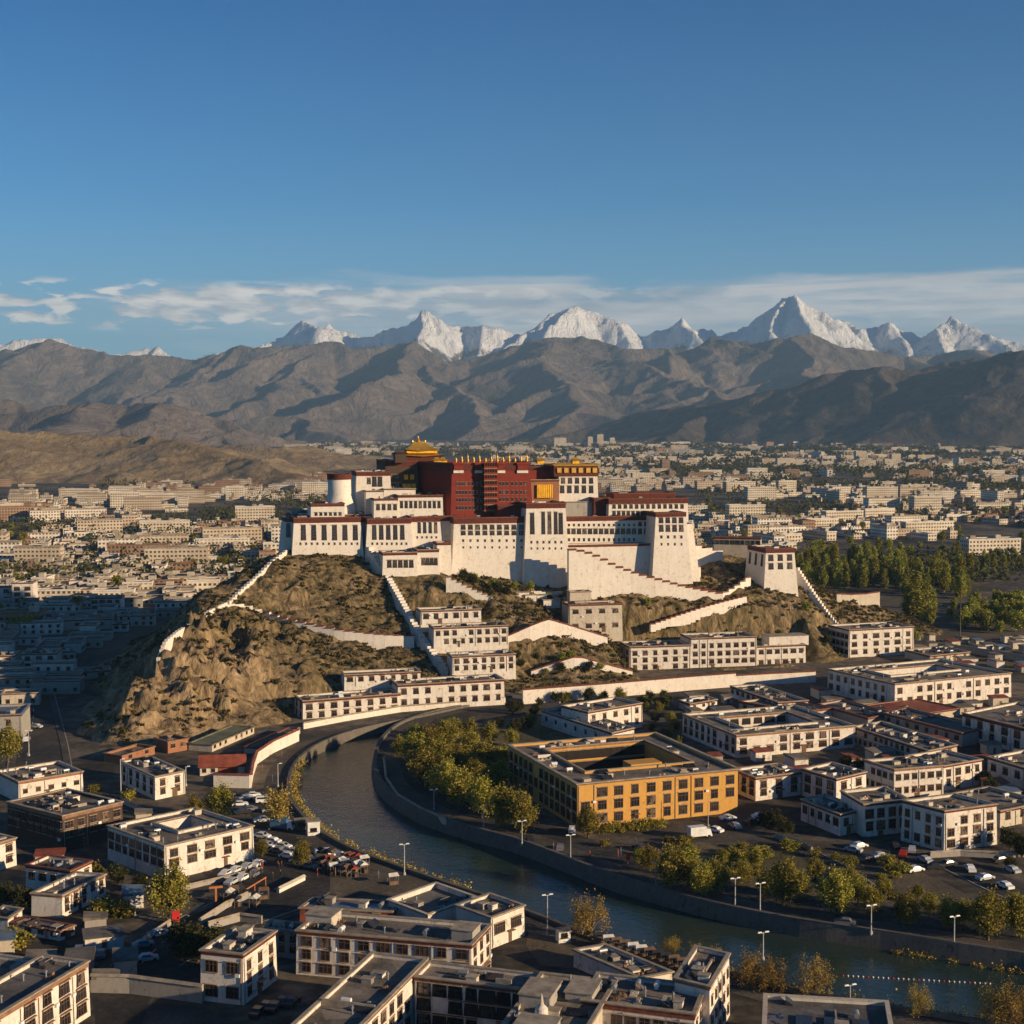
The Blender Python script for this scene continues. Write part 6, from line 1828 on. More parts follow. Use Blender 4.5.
for i in range(16): tpx('parktree', rt.uniform(868, 960), rt.uniform(604, 650), rt.uniform(8, 14), 'small tree on the open land right of the hill', 'small trees on the open land')
g_ = 'trees at the shaded foot of the hill'
for px, py, hp_ in ((545, 700, 12), (556, 703, 12), (568, 702, 10), (600, 704, 11), (664, 700, 10), (650, 702, 12), (520, 712, 12), (535, 716, 12), (638, 745, 12), (655, 742, 10), (500, 728, 12), (515, 733, 14)):
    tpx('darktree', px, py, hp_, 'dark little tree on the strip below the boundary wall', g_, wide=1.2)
g_ = 'dark trees between the houses of the right cluster'
for px, py, hp_ in ((774, 830, 20), (785, 836, 18), (765, 826, 16), (846, 768, 14), (990, 795, 18), (985, 785, 14), (1010, 850, 24), (1022, 858, 24), (858, 770, 12), (700 + 310, 870, 14)):
    tpx('darktree', px, py, hp_, 'dark bushy tree between houses of the right hand cluster', g_, wide=1.2)
g_ = 'dark trees on the shaded strip below the boundary wall'
for i in range(30):
    px, py = rt.choice([(rt.uniform(525, 690), rt.uniform(699, 709)), (rt.uniform(646, 680), rt.uniform(708, 742)), (rt.uniform(505, 545), rt.uniform(708, 735))])
    if near_any(*G(px, py)): continue
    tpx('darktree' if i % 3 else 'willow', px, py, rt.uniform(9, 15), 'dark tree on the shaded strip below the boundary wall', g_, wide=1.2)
# trees between the houses further back, each its own
g_ = 'trees scattered through the near city'
nt = 0
while nt < 80:
    px, py = rt.choice([(rt.uniform(-10, 260), rt.uniform(530, 640)), (rt.uniform(700, 1030), rt.uniform(505, 560))])
    x, y = G(px, py)
    if ((x - 10) / 250) ** 2 + ((y - 625) / 235) ** 2 < 1.0: continue
    if any(math.hypot(c_[0] - x, c_[1] - y) < c_[3] * .5 + 2 for c_ in cand if abs(c_[1] - y) < 30): continue
    tree('parktree', x, y, rt.uniform(6, 11), 'round street tree between the flat roofed city houses', g_); nt += 1

# far woods as one mass
rg = np.random.default_rng(77)
allp = []
def clump(x, y, r, h, n):
    p = rg.normal(size=(n, 3)); p /= np.linalg.norm(p, axis=1)[:, None]; p *= rg.uniform(.4, 1, n)[:, None] ** .5
    return p * np.array([r, r, h * .5]) + np.array([x, y, h * .52])
cnt = 0
CX = np.array([c_[0] for c_ in cand]); CY = np.array([c_[1] for c_ in cand]); CW = np.array([c_[3] for c_ in cand])
for i in range(14000):
    y = 900 + (7200 - 900) * rg.uniform() ** 1.5; x = rg.uniform(-.4, .42) * y
    px, py = 512 + F_PX * x / y, HOR + F_PX * HCAM / y
    den = fbm(np.array([x / 150.]), np.array([y / 260.]), 3, 9)[0]
    belt = (px > 640 and 468 < py < 476)
    if not belt and den < 0.545 + 0.08 * rg.uniform(-1, 1): continue
    if y > 2400 and px < 320: continue
    if 2800 < y < 4600 and px < 490: continue
    if y >= 4600 and px < 280: continue
    if 340 < px < 585 and py > 480: continue
    if 585 <= px < 690 and py > 510: continue
    if ((x - 10) / 250) ** 2 + ((y - 625) / 235) ** 2 < 1.02: continue
    if np.any(np.hypot(CX - x, CY - y) < CW * .5): continue
    s = 1 + y / 3500
    for k in range(2 if y > 2500 else 1):
        allp.append(clump(x + rg.uniform(-9, 9) * s, y + rg.uniform(-6, 6), rg.uniform(3, 5.5) * s, rg.uniform(6, 11) * (1 + y / 9000), 26 if y < 2500 else 12))
    cnt += 1
pts = np.concatenate(allp); V, F = quads(pts, 2.6, rg)
sz = np.clip(pts[:, 1] / 2200, .7, 2.4); Vc = V.reshape(-1, 4, 3); ctr = Vc.mean(1, keepdims=True); V = (ctr + (Vc - ctr) * sz[:, None, None]).reshape(-1, 3)
o = bpy.data.objects.new('far_woods', np_mesh('far_woods', V, F, L_far)); C.objects.link(o)
tag(o, 'dark woods and street trees spread through the distant city', 'woods', None, 'stuff')
print('woods', cnt, len(pts))

# scrub on the hill
pts = []; szs = []
FB_ = [(min(p[0] for p in f_) - 1.5, max(p[0] for p in f_) + 1.5, min(p[1] for p in f_) - 1.5, max(p[1] for p in f_) + 1.5, f_) for f_ in FOOT if f_[0][1] > 400]
n = 0
while n < 9500:
    x = rg.uniform(-200, 235); y = rg.uniform(440, 760)
    z = hill_at(x, y)
    if z < 1.2: n += 0.2; continue
    d = fbm(np.array([x / 26.]), np.array([y / 26.]), 4, 61)[0]
    rocky = (x < -85 and y < 540)
    garden = (-25 < x < 50 and 565 < y < 612)
    if d < (0.55 if rocky else 0.41) and not garden: n += 0.05; continue
    if any(a < x < b_ and c_ < y < e_ and pt_in(inset(f_, -1.0), x, y) for a, b_, c_, e_, f_ in FB_): continue
    r = rg.uniform(.4, 1.7) if not garden else rg.uniform(.8, 2.2)
    k = int(14 + 12 * r)
    p = rg.normal(size=(k, 3)); p /= np.linalg.norm(p, axis=1)[:, None]; p[:, 2] = np.abs(p[:, 2])
    pts.append(p * rg.uniform(.3, 1, (k, 1)) * np.array([r, r, r * .75]) + np.array([x, y, z - .1])); n += 1
pts = np.concatenate(pts); V, F = quads(pts, .75, rg)
o = bpy.data.objects.new('hillside_scrub', np_mesh('hillside_scrub', V, F, L_scrub)); C.objects.link(o)
tag(o, 'dry olive and brown scrub covering the palace hill', 'scrub', None, 'stuff')

# reeds and shrubs along the near bank and rough grass on the banks
pts = []
NBs = resample(offset_line(NB, 0.7), 420)
for (x, y) in NBs:
    px = 512 + F_PX * x / y
    if not ((285 < px < 470 and y < 425) or (640 < px < 1100 and y < 425)) or rg.uniform() < .35: continue
    for q in range(2):
        k = 26; r = rg.uniform(.5, 1.3); xx, yy = x + rg.uniform(-.6, 1.2), y + rg.uniform(-.2, 1.6)
        p = rg.normal(size=(k, 3)) * .5; p[:, 2] = np.abs(p[:, 2]) * 1.5
        pts.append(p * r + np.array([xx, yy, -.6]))
FBs = resample(offset_line(FB, -1.6), 500)
for (x, y) in FBs:
    px = 512 + F_PX * x / y
    if not (900 < px < 1100) or rg.uniform() < .4: continue
    k = 20; p = rg.normal(size=(k, 3)) * .5; p[:, 2] = np.abs(p[:, 2]); pts.append(p * rg.uniform(.5, 1.2) + np.array([x, y, WL]))
pts = np.concatenate(pts); V, F = quads(pts, .34, rg)
o = bpy.data.objects.new('bank_reeds', np_mesh('bank_reeds', V, F, L_gold)); C.objects.link(o)
tag(o, 'yellow reeds and weeds along the river edge', 'reeds', None, 'stuff')
# ------------------------------------------------------------ street furniture and vehicles
M_pole = plain('lamp_post_paint', (0.42, 0.41, 0.38), 0.6, var=0.1)
M_lampg = plain('lamp_cover', (0.62, 0.62, 0.60), 0.4, var=0.05)
M_tyre = plain('tyre', (0.02, 0.02, 0.02), 0.9)
PAINT = {c: plain('%s_car_paint' % c, v, 0.35, var=0.04, spec=0.5) for c, v in {'white': (0.72, 0.72, 0.70), 'silver': (0.42, 0.43, 0.44), 'black': (0.025, 0.025, 0.03), 'blue': (0.04, 0.13, 0.24), 'red': (0.38, 0.03, 0.02), 'grey': (0.16, 0.16, 0.17), 'teal': (0.05, 0.22, 0.28)}.items()}
M_red = plain('red_painted_panel', (0.55, 0.03, 0.03), 0.6, var=0.08)
M_orangep = plain('orange_rail_paint', (0.42, 0.15, 0.06), 0.7, var=0.12)
M_canvas = plain('pale_canvas', (0.68, 0.64, 0.56), 0.9, var=0.12)
M_cloth = [plain('red_cloth', (0.26, 0.045, 0.035), 0.9), M_canvas, plain('blue_cloth', (0.07, 0.12, 0.22), 0.9), plain('brown_cloth', (0.16, 0.10, 0.06), 0.9), plain('dark_cloth', (0.03, 0.03, 0.035), 0.9)]
M_skin = plain('skin', (0.32, 0.18, 0.11), 0.7)


def lamp(px, py, hpx, label, double=True):
    x, y = G(px, py); H = hpx / F_PX * y
    r = empty('street_lamp', (x, y, 0), 0.35, label, 'street lamp')
    b = MB(); b.tube((0, 0, -.2), (0, 0, H), .16, .085, 8); b.lathe([(.3, 0), (.3, .5), (.17, .7)], 0, 0, 0, 8); b.build('post', M_pole, r)
    for s in ((-1, 1) if double else (1,)):
        b = MB(); b.tube((0, 0, H - .25), (s * .75, 0, H), .06, .05, 6); b.build('arm', M_pole, r)
        b = MB(); b.hexa([(s * .75 - .45, -.2, H - .06), (s * .75 + .45, -.2, H - .06), (s * .75 + .45, .2, H - .06), (s * .75 - .45, .2, H - .06)], [(s * .75 - .35, -.12, H + .14), (s * .75 + .35, -.12, H + .14), (s * .75 + .35, .12, H + .14), (s * .75 - .35, .12, H + .14)]); b.build('lamp_head', M_lampg, r)
    return r


for px, py, h_, l in ((404.4, 875, 32, 'tall pale lamp post on the near river bank above the low stores'), (547.3, 936, 43, 'tall lamp post at the corner of the riverside yard'), (434, 810, 21, 'lamp post on the inner bank beside the willow grove'),
                      (483.7, 828, 21, 'lamp post on the inner bank in front of the largest sunlit willow'), (522, 845, 25, 'lamp post on the quay left of the yellow building'), (570.5, 861, 27, 'lamp post on the quay in front of the yellow corner'),
                      (656, 887, 26, 'lamp post on the quay left of the tall leaning tree'), (735, 908, 31, 'lamp post on the quay below the garden, left of a pair'), (760, 913, 31, 'lamp post on the quay below the garden, right of a pair'),
                      (763, 960, 29, 'lamp post between golden willows on the near bank'), (871, 934, 30, 'lamp post on the quay right of the garden path'), (954, 946, 31, 'lamp post on the quay near the right edge'),
                      (135, 917, 26, 'twin headed lamp by the shrubs and lit window house'), (152, 899, 14, 'short lamp post beside the tall street corner tree'), (29, 756, 26, 'dark lamp post on the shaded road'), (850, 1002, 18, 'short curved lamp behind the skylight roof')):
    lamp(px, py, h_, l)
lamp(121, 798, 40, 'very tall pole in front of the small two storey house', False)
lamp(278, 787, 24, 'pole at the end of the white yard wall by the river', False)
lamp(186, 786, 20, 'curved street lamp behind the small two storey house', False)
x, y = G(960, 640); r = empty('radio_mast', (x, y, 0), 0, 'tall thin brown mast on the open land at the right', 'mast')
b = MB(); b.tube((0, 0, -.3), (0, 0, 26), .28, .12, 8); b.build('pole', M_wood, r)
b = MB(); [b.box(-.9 + 0 * k, .9, -.06, .06, 20 + 2 * k, 20.15 + 2 * k) for k in range(1)]; b.build('crossbar', M_wood, r)
x, y = G(708, 826); r = empty('flag_pole', (x, y, 0), 0, 'grey flagpole in the yard before the yellow building', 'flagpole')
b = MB(); b.tube((0, 0, -.3), (0, 0, 8), .12, .06, 8); b.build('pole', M_pole, r); b = MB(); b.lathe([(.4, 0), (.4, .3), (.15, .4)], 0, 0, 0, 10); b.build('base', M_concrete, r)
x, y = G(703, 667 + 76); r = empty('incense_column', (*G(679, 765), 0), 0, 'pale column topped by green branches behind the yellow building', 'column')
b = MB(); b.lathe([(.5, 0), (.42, 6.2), (.55, 6.5)], 0, 0, 0, 12); b.build('column_shaft', M_canvas, r)
b = MB(); rr_ = random.Random(2)
for _ in range(40): b.tube((0, 0, 6.3), (rr_.uniform(-.9, .9), rr_.uniform(-.9, .9), 6.6 + rr_.uniform(.3, 2.2)), .08, .12, 4)
b.build('branches', L_poplar, r)


def make_car(col, kind='car'):
    r = empty({'car': 'parked_car', 'van': 'parked_van'}[kind], (0, 0, 0), 0, 'x', kind)
    L, W_, = (2.15, .86) if kind == 'car' else (2.4, .95)
    prof = ([(-2.15, .35), (-2.15, .85), (-1.9, .95), (-1.35, 1.0), (-.85, 1.42), (.55, 1.45), (1.15, .98), (2.0, .82), (2.15, .6), (2.15, .35)] if kind == 'car'
            else [(-2.4, .4), (-2.4, 1.7), (-2.2, 2.0), (1.2, 2.0), (1.75, 1.25), (2.35, 1.05), (2.4, .4)])
    n = len(prof)
    vs = [(x, -W_, z) for x, z in prof] + [(x, -W_ * (.82 if z > 1.2 else 1), z) for x, z in prof][:0]
    vs = [(x, -W_ * (.80 if z > 1.2 else 1), z) for x, z in prof] + [(x, W_ * (.80 if z > 1.2 else 1), z) for x, z in prof]
    b = MB(); b.add(vs, [tuple(range(n))[::1], tuple(range(2 * n - 1, n - 1, -1))] + [(i, n + i, n + (i + 1) % n, (i + 1) % n) for i in range(n)])
    b.build('body', PAINT[col], r)
    z0, z1 = (1.03, 1.36) if kind == 'car' else (1.2, 1.75)
    b = MB()
    if kind == 'car':
        for s in (-1, 1): b.hexa([(-1.2, s * .87 - .03, z0), (.95, s * .87 - .03, z0), (.95, s * .87 + .02, z0), (-1.2, s * .87 + .02, z0)], [(-.8, s * .74 - .03, z1), (.5, s * .74 - .03, z1), (.5, s * .74 + .03, z1), (-.8, s * .74 + .03, z1)])
        b.hexa([(1.13, -.66, 1.02), (1.17, -.66, 1.02), (1.17, .66, 1.02), (1.13, .66, 1.02)], [(.58, -.6, 1.42), (.64, -.6, 1.45), (.64, .6, 1.45), (.58, .6, 1.42)])
    else:
        for s in (-1, 1): b.box(-2.0, 1.2, s * .80 - .12, s * .80 + .12, z0 + .1, z1)
        b.hexa([(1.74, -.7, 1.3), (1.79, -.7, 1.3), (1.79, .7, 1.3), (1.74, .7, 1.3)], [(1.24, -.65, 1.93), (1.3, -.65, 1.96), (1.3, .65, 1.96), (1.24, .65, 1.93)])
    b.build('windows', M_glass, r)
    for sx_ in (-1.35, 1.35):
        for sy_ in (-1, 1):
            b = MB(); b.tube((sx_, sy_ * (W_ - .18), .33), (sx_, sy_ * (W_ + .03), .33), .33, n=12); b.build('wheel', M_tyre, r)
    return r


CARS = {}


def put_car(col, px, py, ang, label, group=None, kind='car'):
    key = (col, kind)
    if key not in CARS: r = CARS[key] = make_car(col, kind)
    else: r = copy_tree(CARS[key])
    x, y = G(px, py); r.location = (x, y, 0.02); r.rotation_euler = (0, 0, math.radians(ang)); r['label'] = label
    if group: r['group'] = group
    elif 'group' in r: del r['group']
    return r


rc2 = random.Random(8)
gp = 'cars parked in the car park by the river bend'
for px, py, col in ((253, 797, 'white'), (262, 822, 'white'), (243, 814, 'black'), (246, 800, 'silver'), (250, 811, 'grey'), (240, 806, 'white'), (233, 802, 'black'), (270, 812, 'silver')):
    put_car(col, px, py, rc2.choice([20, 200, 15]), '%s car parked on the street between the yard wall and the golden tree' % col, gp + ', %s' % col)
put_car('white', 265, 803, 10, 'white van parked beside the golden slender tree', None, 'van')
put_car('white', 325, 857, 20, 'white van beside the crowded market stalls', None, 'van')
g2_ = 'cars parked under the lit front of the large white building'
for i, (px, py) in enumerate(((226, 876), (236, 872.5), (247, 869), (258, 866), (232, 884), (243, 880), (255, 876))):
    col = ['white', 'white', 'silver', 'white', 'silver', 'white', 'grey', 'white'][i]
    put_car(col, px, py, 70, '%s car in the row below the lit front of the large white building' % col, g2_ + ', %s' % col)
put_car('teal', 143, 947, 25, 'teal car driving on the street right of the yard wall')
put_car('silver', 147, 961, 20, 'silver car parked at the near side of the street')
put_car('silver', 159, 936, 35, 'silver car waiting near the red sign')
g3_ = 'cars parked in the shaded lane at the lower left'
for px, py in ((79, 953), (90, 955), (101, 957)): put_car('grey' if px % 2 else 'silver', px, py, 100, '%s car in the short row in the shaded lane' % ('grey' if px % 2 else 'silver'), g3_ + (' grey' if px % 2 else ' silver'))
g4_ = 'dark cars in the yard right of the shaded front house'
for i in range(5): put_car('black', 258 + i * 8.5, 1015 - i * 2.5 - (i % 2) * 3, 75, 'black car in the yard right of the shaded front house', g4_)
for px, py, col, l in ((859, 848, 'white', 'white car parked before the low white front house'), (853, 852, 'silver', 'silver car parked at the left end of the lane below the cluster'), (895, 848, 'black', 'black car in the lane under the tall white house'),
                       (912, 852, 'silver', 'silver car in the lane left of the three storey house'), (935, 869, 'black', 'black car on the lane below the three storey house'), (970, 871, 'white', 'white car on the road near the right edge'), (903, 856, 'red', 'red car parked beside the silver car in the lane'),
                       (26, 741, 'white', 'white car far along the shaded road'), (36, 728, 'silver', 'silver car on the shaded road beyond the white one'), (27, 715, 'black', 'black car farthest along the shaded road'),
                       (572, 832, 'white', 'white car in the shade left of the yellow corner'), (715, 832, 'white', 'white car right of the flagpole'), (640, 850, 'black', 'black car on the yard before the yellow building'),
                       (530, 842, 'black', 'black car on the quay road beyond the lamp post'), (560, 850, 'grey', 'grey car on the quay road near the yellow corner'), (845, 925, 'grey', 'grey car on the quay road under the broad willow')):
    put_car(col, px, py, rc2.uniform(0, 180), l)
g5_ = 'cars parked on the cluttered yard by the bottom roofs'
for i in range(0): put_car(['black', 'grey'][i % 2], 738 + i * 7.5, 1014 - i * 5, 30, '%s car in the dark yard left of the skylight roof' % ['black', 'grey'][i % 2], g5_ + ['black', 'grey'][i % 2])


g9_ = 'cars parked along the road on the left bank of the river'
for i in range(15):
    px = 262 + i * 5.2; py = 838 + i * 2.6 + (i % 2) * 7; col = rc2.choice(['white', 'silver', 'white', 'black', 'grey'])
    if 318 < px < 372 and py > 855: continue
    if inside_river(*G(px, py), 2): continue
    put_car(col, px, py, rc2.choice([335, 155, 340]), '%s car parked along the road on the left bank of the river' % col, g9_ + ', %s' % col)
g8_ = 'cars parked on the open ground below the right hand cluster'
for px, py, col in ((760, 818, 'white'), (770, 822, 'silver'), (752, 824, 'black'), (735, 828, 'silver'), (925, 862, 'silver'), (948, 866, 'black'), (985, 880, 'silver'), (1005, 888, 'white'), (1000, 862, 'black'), (915, 872, 'white'), (880, 858, 'silver'), (868, 862, 'black'), (1012, 872, 'silver'), (728, 820, 'white')):
    put_car(col, px, py, rc2.choice([20, 25, 110]), '%s car on the open ground below the right hand cluster' % col, g8_ + ', %s' % col)


def truck(px, py, ang, label, boxm):
    x, y = G(px, py); r = empty('box_truck', (x, y, 0), math.radians(ang), label, 'truck')
    b = MB(); b.box(-3, 1.2, -1.1, 1.1, .75, 3.0); b.build('cargo_box', boxm, r)
    b = MB(); b.hexa([(1.3, -1, .5), (2.9, -1, .5), (2.9, 1, .5), (1.3, 1, .5)], [(1.3, -.95, 2.3), (2.35, -.95, 2.3), (2.35, .95, 2.3), (1.3, .95, 2.3)]); b.build('cab', PAINT['white'], r)
    b = MB(); b.hexa([(2.66, -.85, 1.4), (2.72, -.85, 1.4), (2.72, .85, 1.4), (2.66, .85, 1.4)], [(2.43, -.8, 2.15), (2.49, -.8, 2.15), (2.49, .8, 2.15), (2.43, .8, 2.15)]); b.build('windscreen', M_glass, r)
    b = MB(); b.box(-3, 2.6, -.5, .5, .45, .75); b.build('chassis', M_tyre, r)
    for sx_ in (-2.1, 2.0):
        for sy_ in (-1, 1):
            b = MB(); b.tube((sx_, sy_ * .75, .45), (sx_, sy_ * 1.08, .45), .45, n=12); b.build('wheel', M_tyre, r)


truck(283, 830, 350, 'blue box truck with a white cab parked by the near bank', PAINT['blue'])
truck(700, 838, 20, 'white truck with grey load in the yard before the yellow building', M_wtank)


def kiosk(px, py, w, d, h, label, m1, name='kiosk', cat='kiosk'):
    x, y = G(px, py); r = empty(name, (x, y, 0), .3, label, cat)
    b = MB(); b.box(-w / 2, w / 2, -d / 2, d / 2, -.2, h); b.build('wall', m1, r)
    b = MB(); b.box(-w / 2 - .25, w / 2 + .25, -d / 2 - .35, d / 2 + .25, h, h + .16); b.build('roof', M_cap, r)
    b = MB(); b.box(-w * .3, w * .25, -d / 2 - .06, -d / 2 + .05, 1.0, 1.9); b.build('counter_window', M_glass, r)
    b = MB(); b.box(-w * .34, w * .3, -d / 2 - .45, -d / 2 - .01, .9, .98); b.build('counter', M_wood, r)


kiosk(313, 834, 3.0, 2.8, 3.4, 'white kiosk beside a brown stall near the river wall', M_wtank)
kiosk(302, 829, 3.4, 2.4, 2.4, 'brown wooden stall left of the white kiosk', M_wood)
kiosk(563, 941, 2.4, 2.0, 2.2, 'small white hut in the riverside yard by the tall lamp post', M_wtank)


def stall(px, py, ang, ci, label, group):
    x, y = G(px, py); r = empty('market_stall', (x, y, 0), ang, label, 'market stall', group)
    b = MB()
    for sx_ in (-1, 1):
        for sy_ in (-.8, .8): b.tube((sx_, sy_, 0), (sx_, sy_, 2.0), .04, n=5)
    b.tube((-1, -.8, 2), (1, -.8, 2), .03, n=4); b.tube((-1, .8, 2), (1, .8, 2), .03, n=4); b.tube((-1, -.8, 2), (-1, .8, 2), .03, n=4); b.tube((1, -.8, 2), (1, .8, 2), .03, n=4)
    b.build('frame', M_metal, r)
    b = MB(); b.add([(-1.2, -1, 1.95), (1.2, -1, 1.95), (1.2, 1, 1.95), (-1.2, 1, 1.95), (-1.0, 0, 2.5), (1.0, 0, 2.5)], [(0, 1, 5, 4), (2, 3, 4, 5), (1, 2, 5), (3, 0, 4), (3, 2, 1, 0)]); b.build('canopy', M_cloth[ci], r)
    b = MB(); b.box(-.9, .9, -.7, -.1, 0, .85); b.build('table', M_wood, r)


names = ['red', 'pale', 'blue', 'brown', 'dark']
for i in range(22):
    px = 322 + (i % 8) * 6.0 + rc2.uniform(-1.5, 1.5); py = 858 + (i // 8) * 6.5 + (i % 8) * 1.1
    ci = rc2.choice([0, 1, 3, 2, 3, 4, 1, 4, 3]); stall(px, py, rc2.uniform(0, 3), ci, 'small market stall with a %s canopy in the crowded market by the bank' % names[ci], '%s canopied stalls in the market by the near bank' % names[ci])
stall(393, 884, .4, 1, 'single pale tent right of the market by the low store roofs', None)
g6 = 'bundles and stalls along the wall of the riverside roof yard'
for i in range(12):
    ci = rc2.choice([3, 1, 3, 4]); stall(600 + i * 8.2, 944.5 + i * 2.6, .2, ci, '%s canopied stall in the line along the near embankment above the roofs' % names[ci], '%s stalls lined along the near embankment' % names[ci])
for i in range(6):
    ci = rc2.choice([3, 1, 4]); stall(250 + rc2.uniform(-28, 30), 895 + rc2.uniform(-10, 16), rc2.uniform(0, 3), ci, 'street stall with a %s canopy near the orange rail' % names[ci], '%s street stalls near the orange rail' % names[ci])


def person(px, py, ci, label, group):
    x, y = G(px, py); r = empty('person', (x, y, 0), rc2.uniform(0, 6.2), label, 'person', group)
    b = MB()
    rings = [(.13, .10, 0.02), (.12, .12, .45), (.17, .13, .85), (.16, .12, 1.0), (.21, .13, 1.35), (.09, .08, 1.46), (.06, .06, 1.5), (.09, .1, 1.56), (.10, .11, 1.66), (.06, .07, 1.76)]
    n = 10; vs = []
    for a, c_, z in rings: vs += [(a * math.cos(6.283 * i / n), c_ * math.sin(6.283 * i / n), z) for i in range(n)]
    fs = [(k * n + i, k * n + (i + 1) % n, (k + 1) * n + (i + 1) % n, (k + 1) * n + i) for k in range(len(rings) - 1) for i in range(n)] + [tuple(range(n - 1, -1, -1)), tuple(range(len(rings) * n - n, len(rings) * n))]
    mi = [0 if k < 5 else 1 for k in range(len(rings) - 1) for i in range(n)] + [0, 1]
    for s in (-1, 1):
        b.tube((s * .2, 0, 1.36), (s * .27, .02, 1.05), .055, .045, 6); b.tube((s * .27, .02, 1.05), (s * .25, .12, .8), .045, .035, 6)
    k0 = len(b.v); b.add(vs, fs); b.m[-len(fs):] = mi
    b.build('figure', [M_cloth[ci], M_skin], r)


for i in range(34):
    px, py = rc2.choice([(rc2.uniform(315, 385), rc2.uniform(852, 880)), (rc2.uniform(262, 300), rc2.uniform(740, 790)), (rc2.uniform(245, 300), rc2.uniform(862, 882)), (rc2.uniform(540, 640), rc2.uniform(845, 860))])
    ci = rc2.choice([0, 2, 3, 4, 4]); nm = {0: 'red', 2: 'blue', 3: 'brown', 4: 'dark'}[ci]
    if inside_river(*G(px, py), 1.5): continue
    zone = 'in the market and street near the bank' if px < 400 else 'walking on the quay before the yellow building'
    person(px, py, ci, 'tiny standing person in %s clothes %s' % (nm, zone), '%s clothed people %s' % (nm, zone))


# red sign, T shaped frame, orange rail
x, y = G(176, 925); r = empty('red_sign', (x, y, 0), .2, 'bright red square sign panel on short posts beside the street', 'sign')
b = MB(); b.box(-.75, .75, -.08, .08, .7, 2.9); b.build('panel', M_red, r); b = MB(); b.tube((-.5, 0, -.1), (-.5, 0, .7), .05); b.build('post', M_pole, r); b = MB(); b.tube((.5, 0, -.1), (.5, 0, .7), .05); b.build('post', M_pole, r)
x, y = G(628, 864); r = empty('red_sign', (x, y, 0), .2, 'small red upright board on the quay below the yellow building', 'sign')
b = MB(); b.box(-.4, .4, -.06, .06, .8, 2.4); b.build('panel', M_red, r); b = MB(); b.tube((0, 0, -.1), (0, 0, .8), .06); b.build('post', M_pole, r)
x, y = G(216, 905); r = empty('wooden_gate_post', (x, y, 0), .3, 'brown T shaped post standing at the street crossing', 'post')
b = MB(); b.box(-.2, .2, -.2, .2, -.2, 3.6); b.build('post', M_orangep, r); b = MB(); b.box(-1.4, 1.4, -.22, .22, 3.6, 4.0); b.build('crossbeam', M_orangep, r)
p, q = G(243, 896), G(266, 886); r = empty('orange_rail', (*p, 0), 0, 'long sloping orange rail on posts by the street crossing', 'rail'); d = (q[0] - p[0], q[1] - p[1])
b = MB(); b.tube((0, 0, 1.0), (*d, 1.9), .16, n=8); b.build('beam', M_orangep, r)
for f_ in (.02, .5, .98):
    b = MB(); b.tube((d[0] * f_, d[1] * f_, -.2), (d[0] * f_, d[1] * f_, 1.0 + .9 * f_), .12, n=8); b.build('post', M_orangep, r)
boundary('long pale curb wall beside the street crossing', [(278, 893), (304, 880)], .9, .7, capm=M_cream)
boundary('low stone wall along the street at the lower left', [(97, 985), (118, 965), (148, 940), (170, 925)], .9, .5, mat=M_grey, capm=M_cap)
boundary('low stone wall between the street and the stalls', [(200, 925), (226, 908), (250, 897)], 1.1, .5, mat=M_grey, capm=M_cap)
boundary('low yard wall in front of the large white building', [(176, 892), (215, 883), (262, 872)], .8, .4, mat=M_grey, capm=M_cap)
boundary('garden wall behind the shaded front house', [(208, 930), (240, 921), (262, 924)], 1.4, .4, mat=M_grey, capm=M_cap)
boundary('low wall between the small two storey house and the street', [(122, 803), (156, 818), (196, 824)], .9, .4, mat=M_cream, capm=M_cap)
boundary('broken garden wall beside the diagonal path', [(775, 838), (800, 845), (812, 852)], .9, .4, mat=M_grey, capm=M_cap)
boundary('yard wall at the right below the two storey block', [(930, 858), (960, 856), (1000, 858), (1040, 856)], 1.2, .4, mat=M_grey, capm=M_cap)
boundary('long parapet on the inside of the bend quay', [(384, 760), (386, 780), (398, 798), (420, 811), (446, 823)], .9, .4, mat=M_cream, capm=M_cap)

# roof clutter houses filling the dark gaps
g7 = {'a': 'small sheds filling the yards of the right hand cluster', 'b': 'small sheds filling the yards on the left', 'c': 'small sheds on the land beyond the long office block'}
rs = random.Random(12)
def near_foot(x, y, pad):
    for f_ in FOOT:
        if abs(f_[0][0] - x) > 90 or abs(f_[0][1] - y) > 90: continue
        if pt_in(inset(f_, -pad), x, y): return True
    return False
def shed(px, py, key, lab):
    x, y = G(px, py)
    if near_foot(x, y, 4.5) or inside_river(x, y, 8): return
    w, d, h = rs.uniform(3, 8), rs.uniform(3, 5), rs.uniform(2.1, 3.2)
    r = empty('small_shed', (x, y, 0), math.radians(rs.choice([12, 15, 105, 20])), lab, 'shed', g7[key])
    b = MB(); b.box(-w / 2, w / 2, -d / 2, d / 2, -.2, h); b.build('wall', rs.choice([M_white, M_cream, M_grey]), r)
    b = MB(); b.hexa([(-w / 2 - .3, -d / 2 - .3, h + .003), (w / 2 + .3, -d / 2 - .3, h + .003), (w / 2 + .3, d / 2 + .3, h + .003), (-w / 2 - .3, d / 2 + .3, h + .003)], [(-w / 2 - .3, -d / 2 - .3, h + .15), (w / 2 + .3, -d / 2 - .3, h + .15), (w / 2 + .3, d / 2 + .3, h + .6), (-w / 2 - .3, d / 2 + .3, h + .6)])
    b.build('roof', rs.choice([M_roof, M_roofg, M_redtin, M_bluetin, M_roof]), r)
    b = MB(); b.box(-.45, .45, -d / 2 - .05, -d / 2 + .1, 0, 1.9); b.build('door', M_wood, r)
    FOOT.append([(x - w / 2, y - d / 2), (x + w / 2, y - d / 2), (x + w / 2, y + d / 2), (x - w / 2, y + d / 2)])
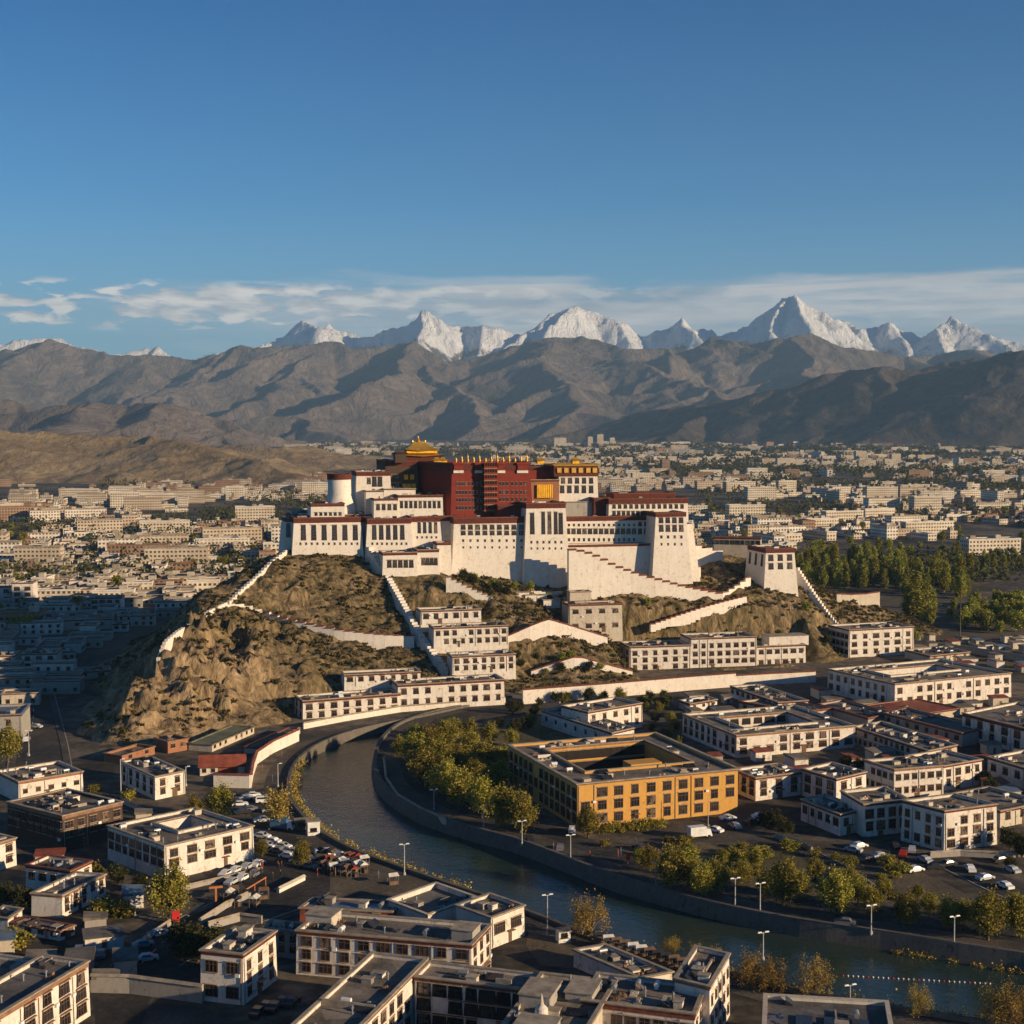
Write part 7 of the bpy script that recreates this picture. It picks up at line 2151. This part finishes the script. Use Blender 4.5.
for _ in range(150): shed(rs.uniform(690, 1030), rs.uniform(694, 800), 'a', 'small flat shed squeezed between the houses of the right hand cluster')
for _ in range(45): shed(rs.uniform(-5, 150), rs.uniform(812, 990), 'b', 'small flat shed in the yards between the houses on the left')
for _ in range(60): shed(rs.uniform(915, 1030), rs.uniform(640, 672), 'c', 'small low shed on the open land at the right edge')
def valley_house(px, py):
    x, y = G(px, py)
    if near_foot(x, y, 6) or hill_at(x, y) > .2 or hill_at(x + 12, y) > .2: return
    w, d, h = rs.uniform(9, 20), rs.uniform(7, 10), rs.uniform(3.2, 6.4)
    r = empty('valley_house', (x, y, 0), math.radians(rs.choice([6, 10, 14, 98])), 'low flat roofed house in the shaded valley left of the hill', 'house', 'low houses in the shaded valley left of the hill')
    fp = [(-w / 2, -d / 2), (w / 2, -d / 2), (w / 2, d / 2), (-w / 2, d / 2)]
    block(r, fp, 0, h, .01, rs.choice([M_white, M_cream, M_grey, M_white]), .4, M_frieze, M_cap, M_roof)
    window_grid(r, fp[0], fp[1], max(2, int(w / 3.4)), [1.0] if h < 5 else [.8, 3.4], 1.2, 1.4, 'plain', h, .01)
    FOOT.append([(x - w / 2, y - d / 2), (x + w / 2, y - d / 2), (x + w / 2, y + d / 2), (x - w / 2, y + d / 2)])
for _ in range(260): valley_house(rs.uniform(-10, 190), rs.uniform(585, 705))

# float line across the river
p, q = G(843, 976, WL), G(990, 984, WL); r = empty('float_line', (*p, WL), 0, 'line of small white floats strung across the river', 'float line')
n = 30
b = MB(); b.tube((0, 0, .05), (q[0] - p[0], q[1] - p[1], .05), .035, n=5); b.build('rope', M_wood, r)
for i in range(n):
    f_ = i / (n - 1); b = MB(); b.lathe([(.02, -.1), (.16, 0), (.16, .16), (.02, .26)], (q[0] - p[0]) * f_, (q[1] - p[1]) * f_, 0, 8); b.build('float', M_wtank if i % 5 else M_red, r)
# ------------------------------------------------------------ haze
def make_haze():
    m = bpy.data.materials.new('valley_haze'); m.use_nodes = True
    t = NT(m.node_tree); t.n.clear()
    out = t.new('ShaderNodeOutputMaterial')
    v = t.new('ShaderNodeVolumePrincipled')
    v.inputs['Color'].default_value = (0.44, 0.72, 1.0, 1)
    v.inputs['Density'].default_value = HAZE_D
    v.inputs['Anisotropy'].default_value = 0.0
    t.l.new(v.outputs[0], out.inputs['Volume'])
    b = MB(); b.box(-25000, 25000, -450, 28500, -6, 2350)
    o = b.build('haze', m)
    tag(o, 'thin blue haze filling the valley', kind='stuff')


HAZE_D = 0.000037
make_haze()
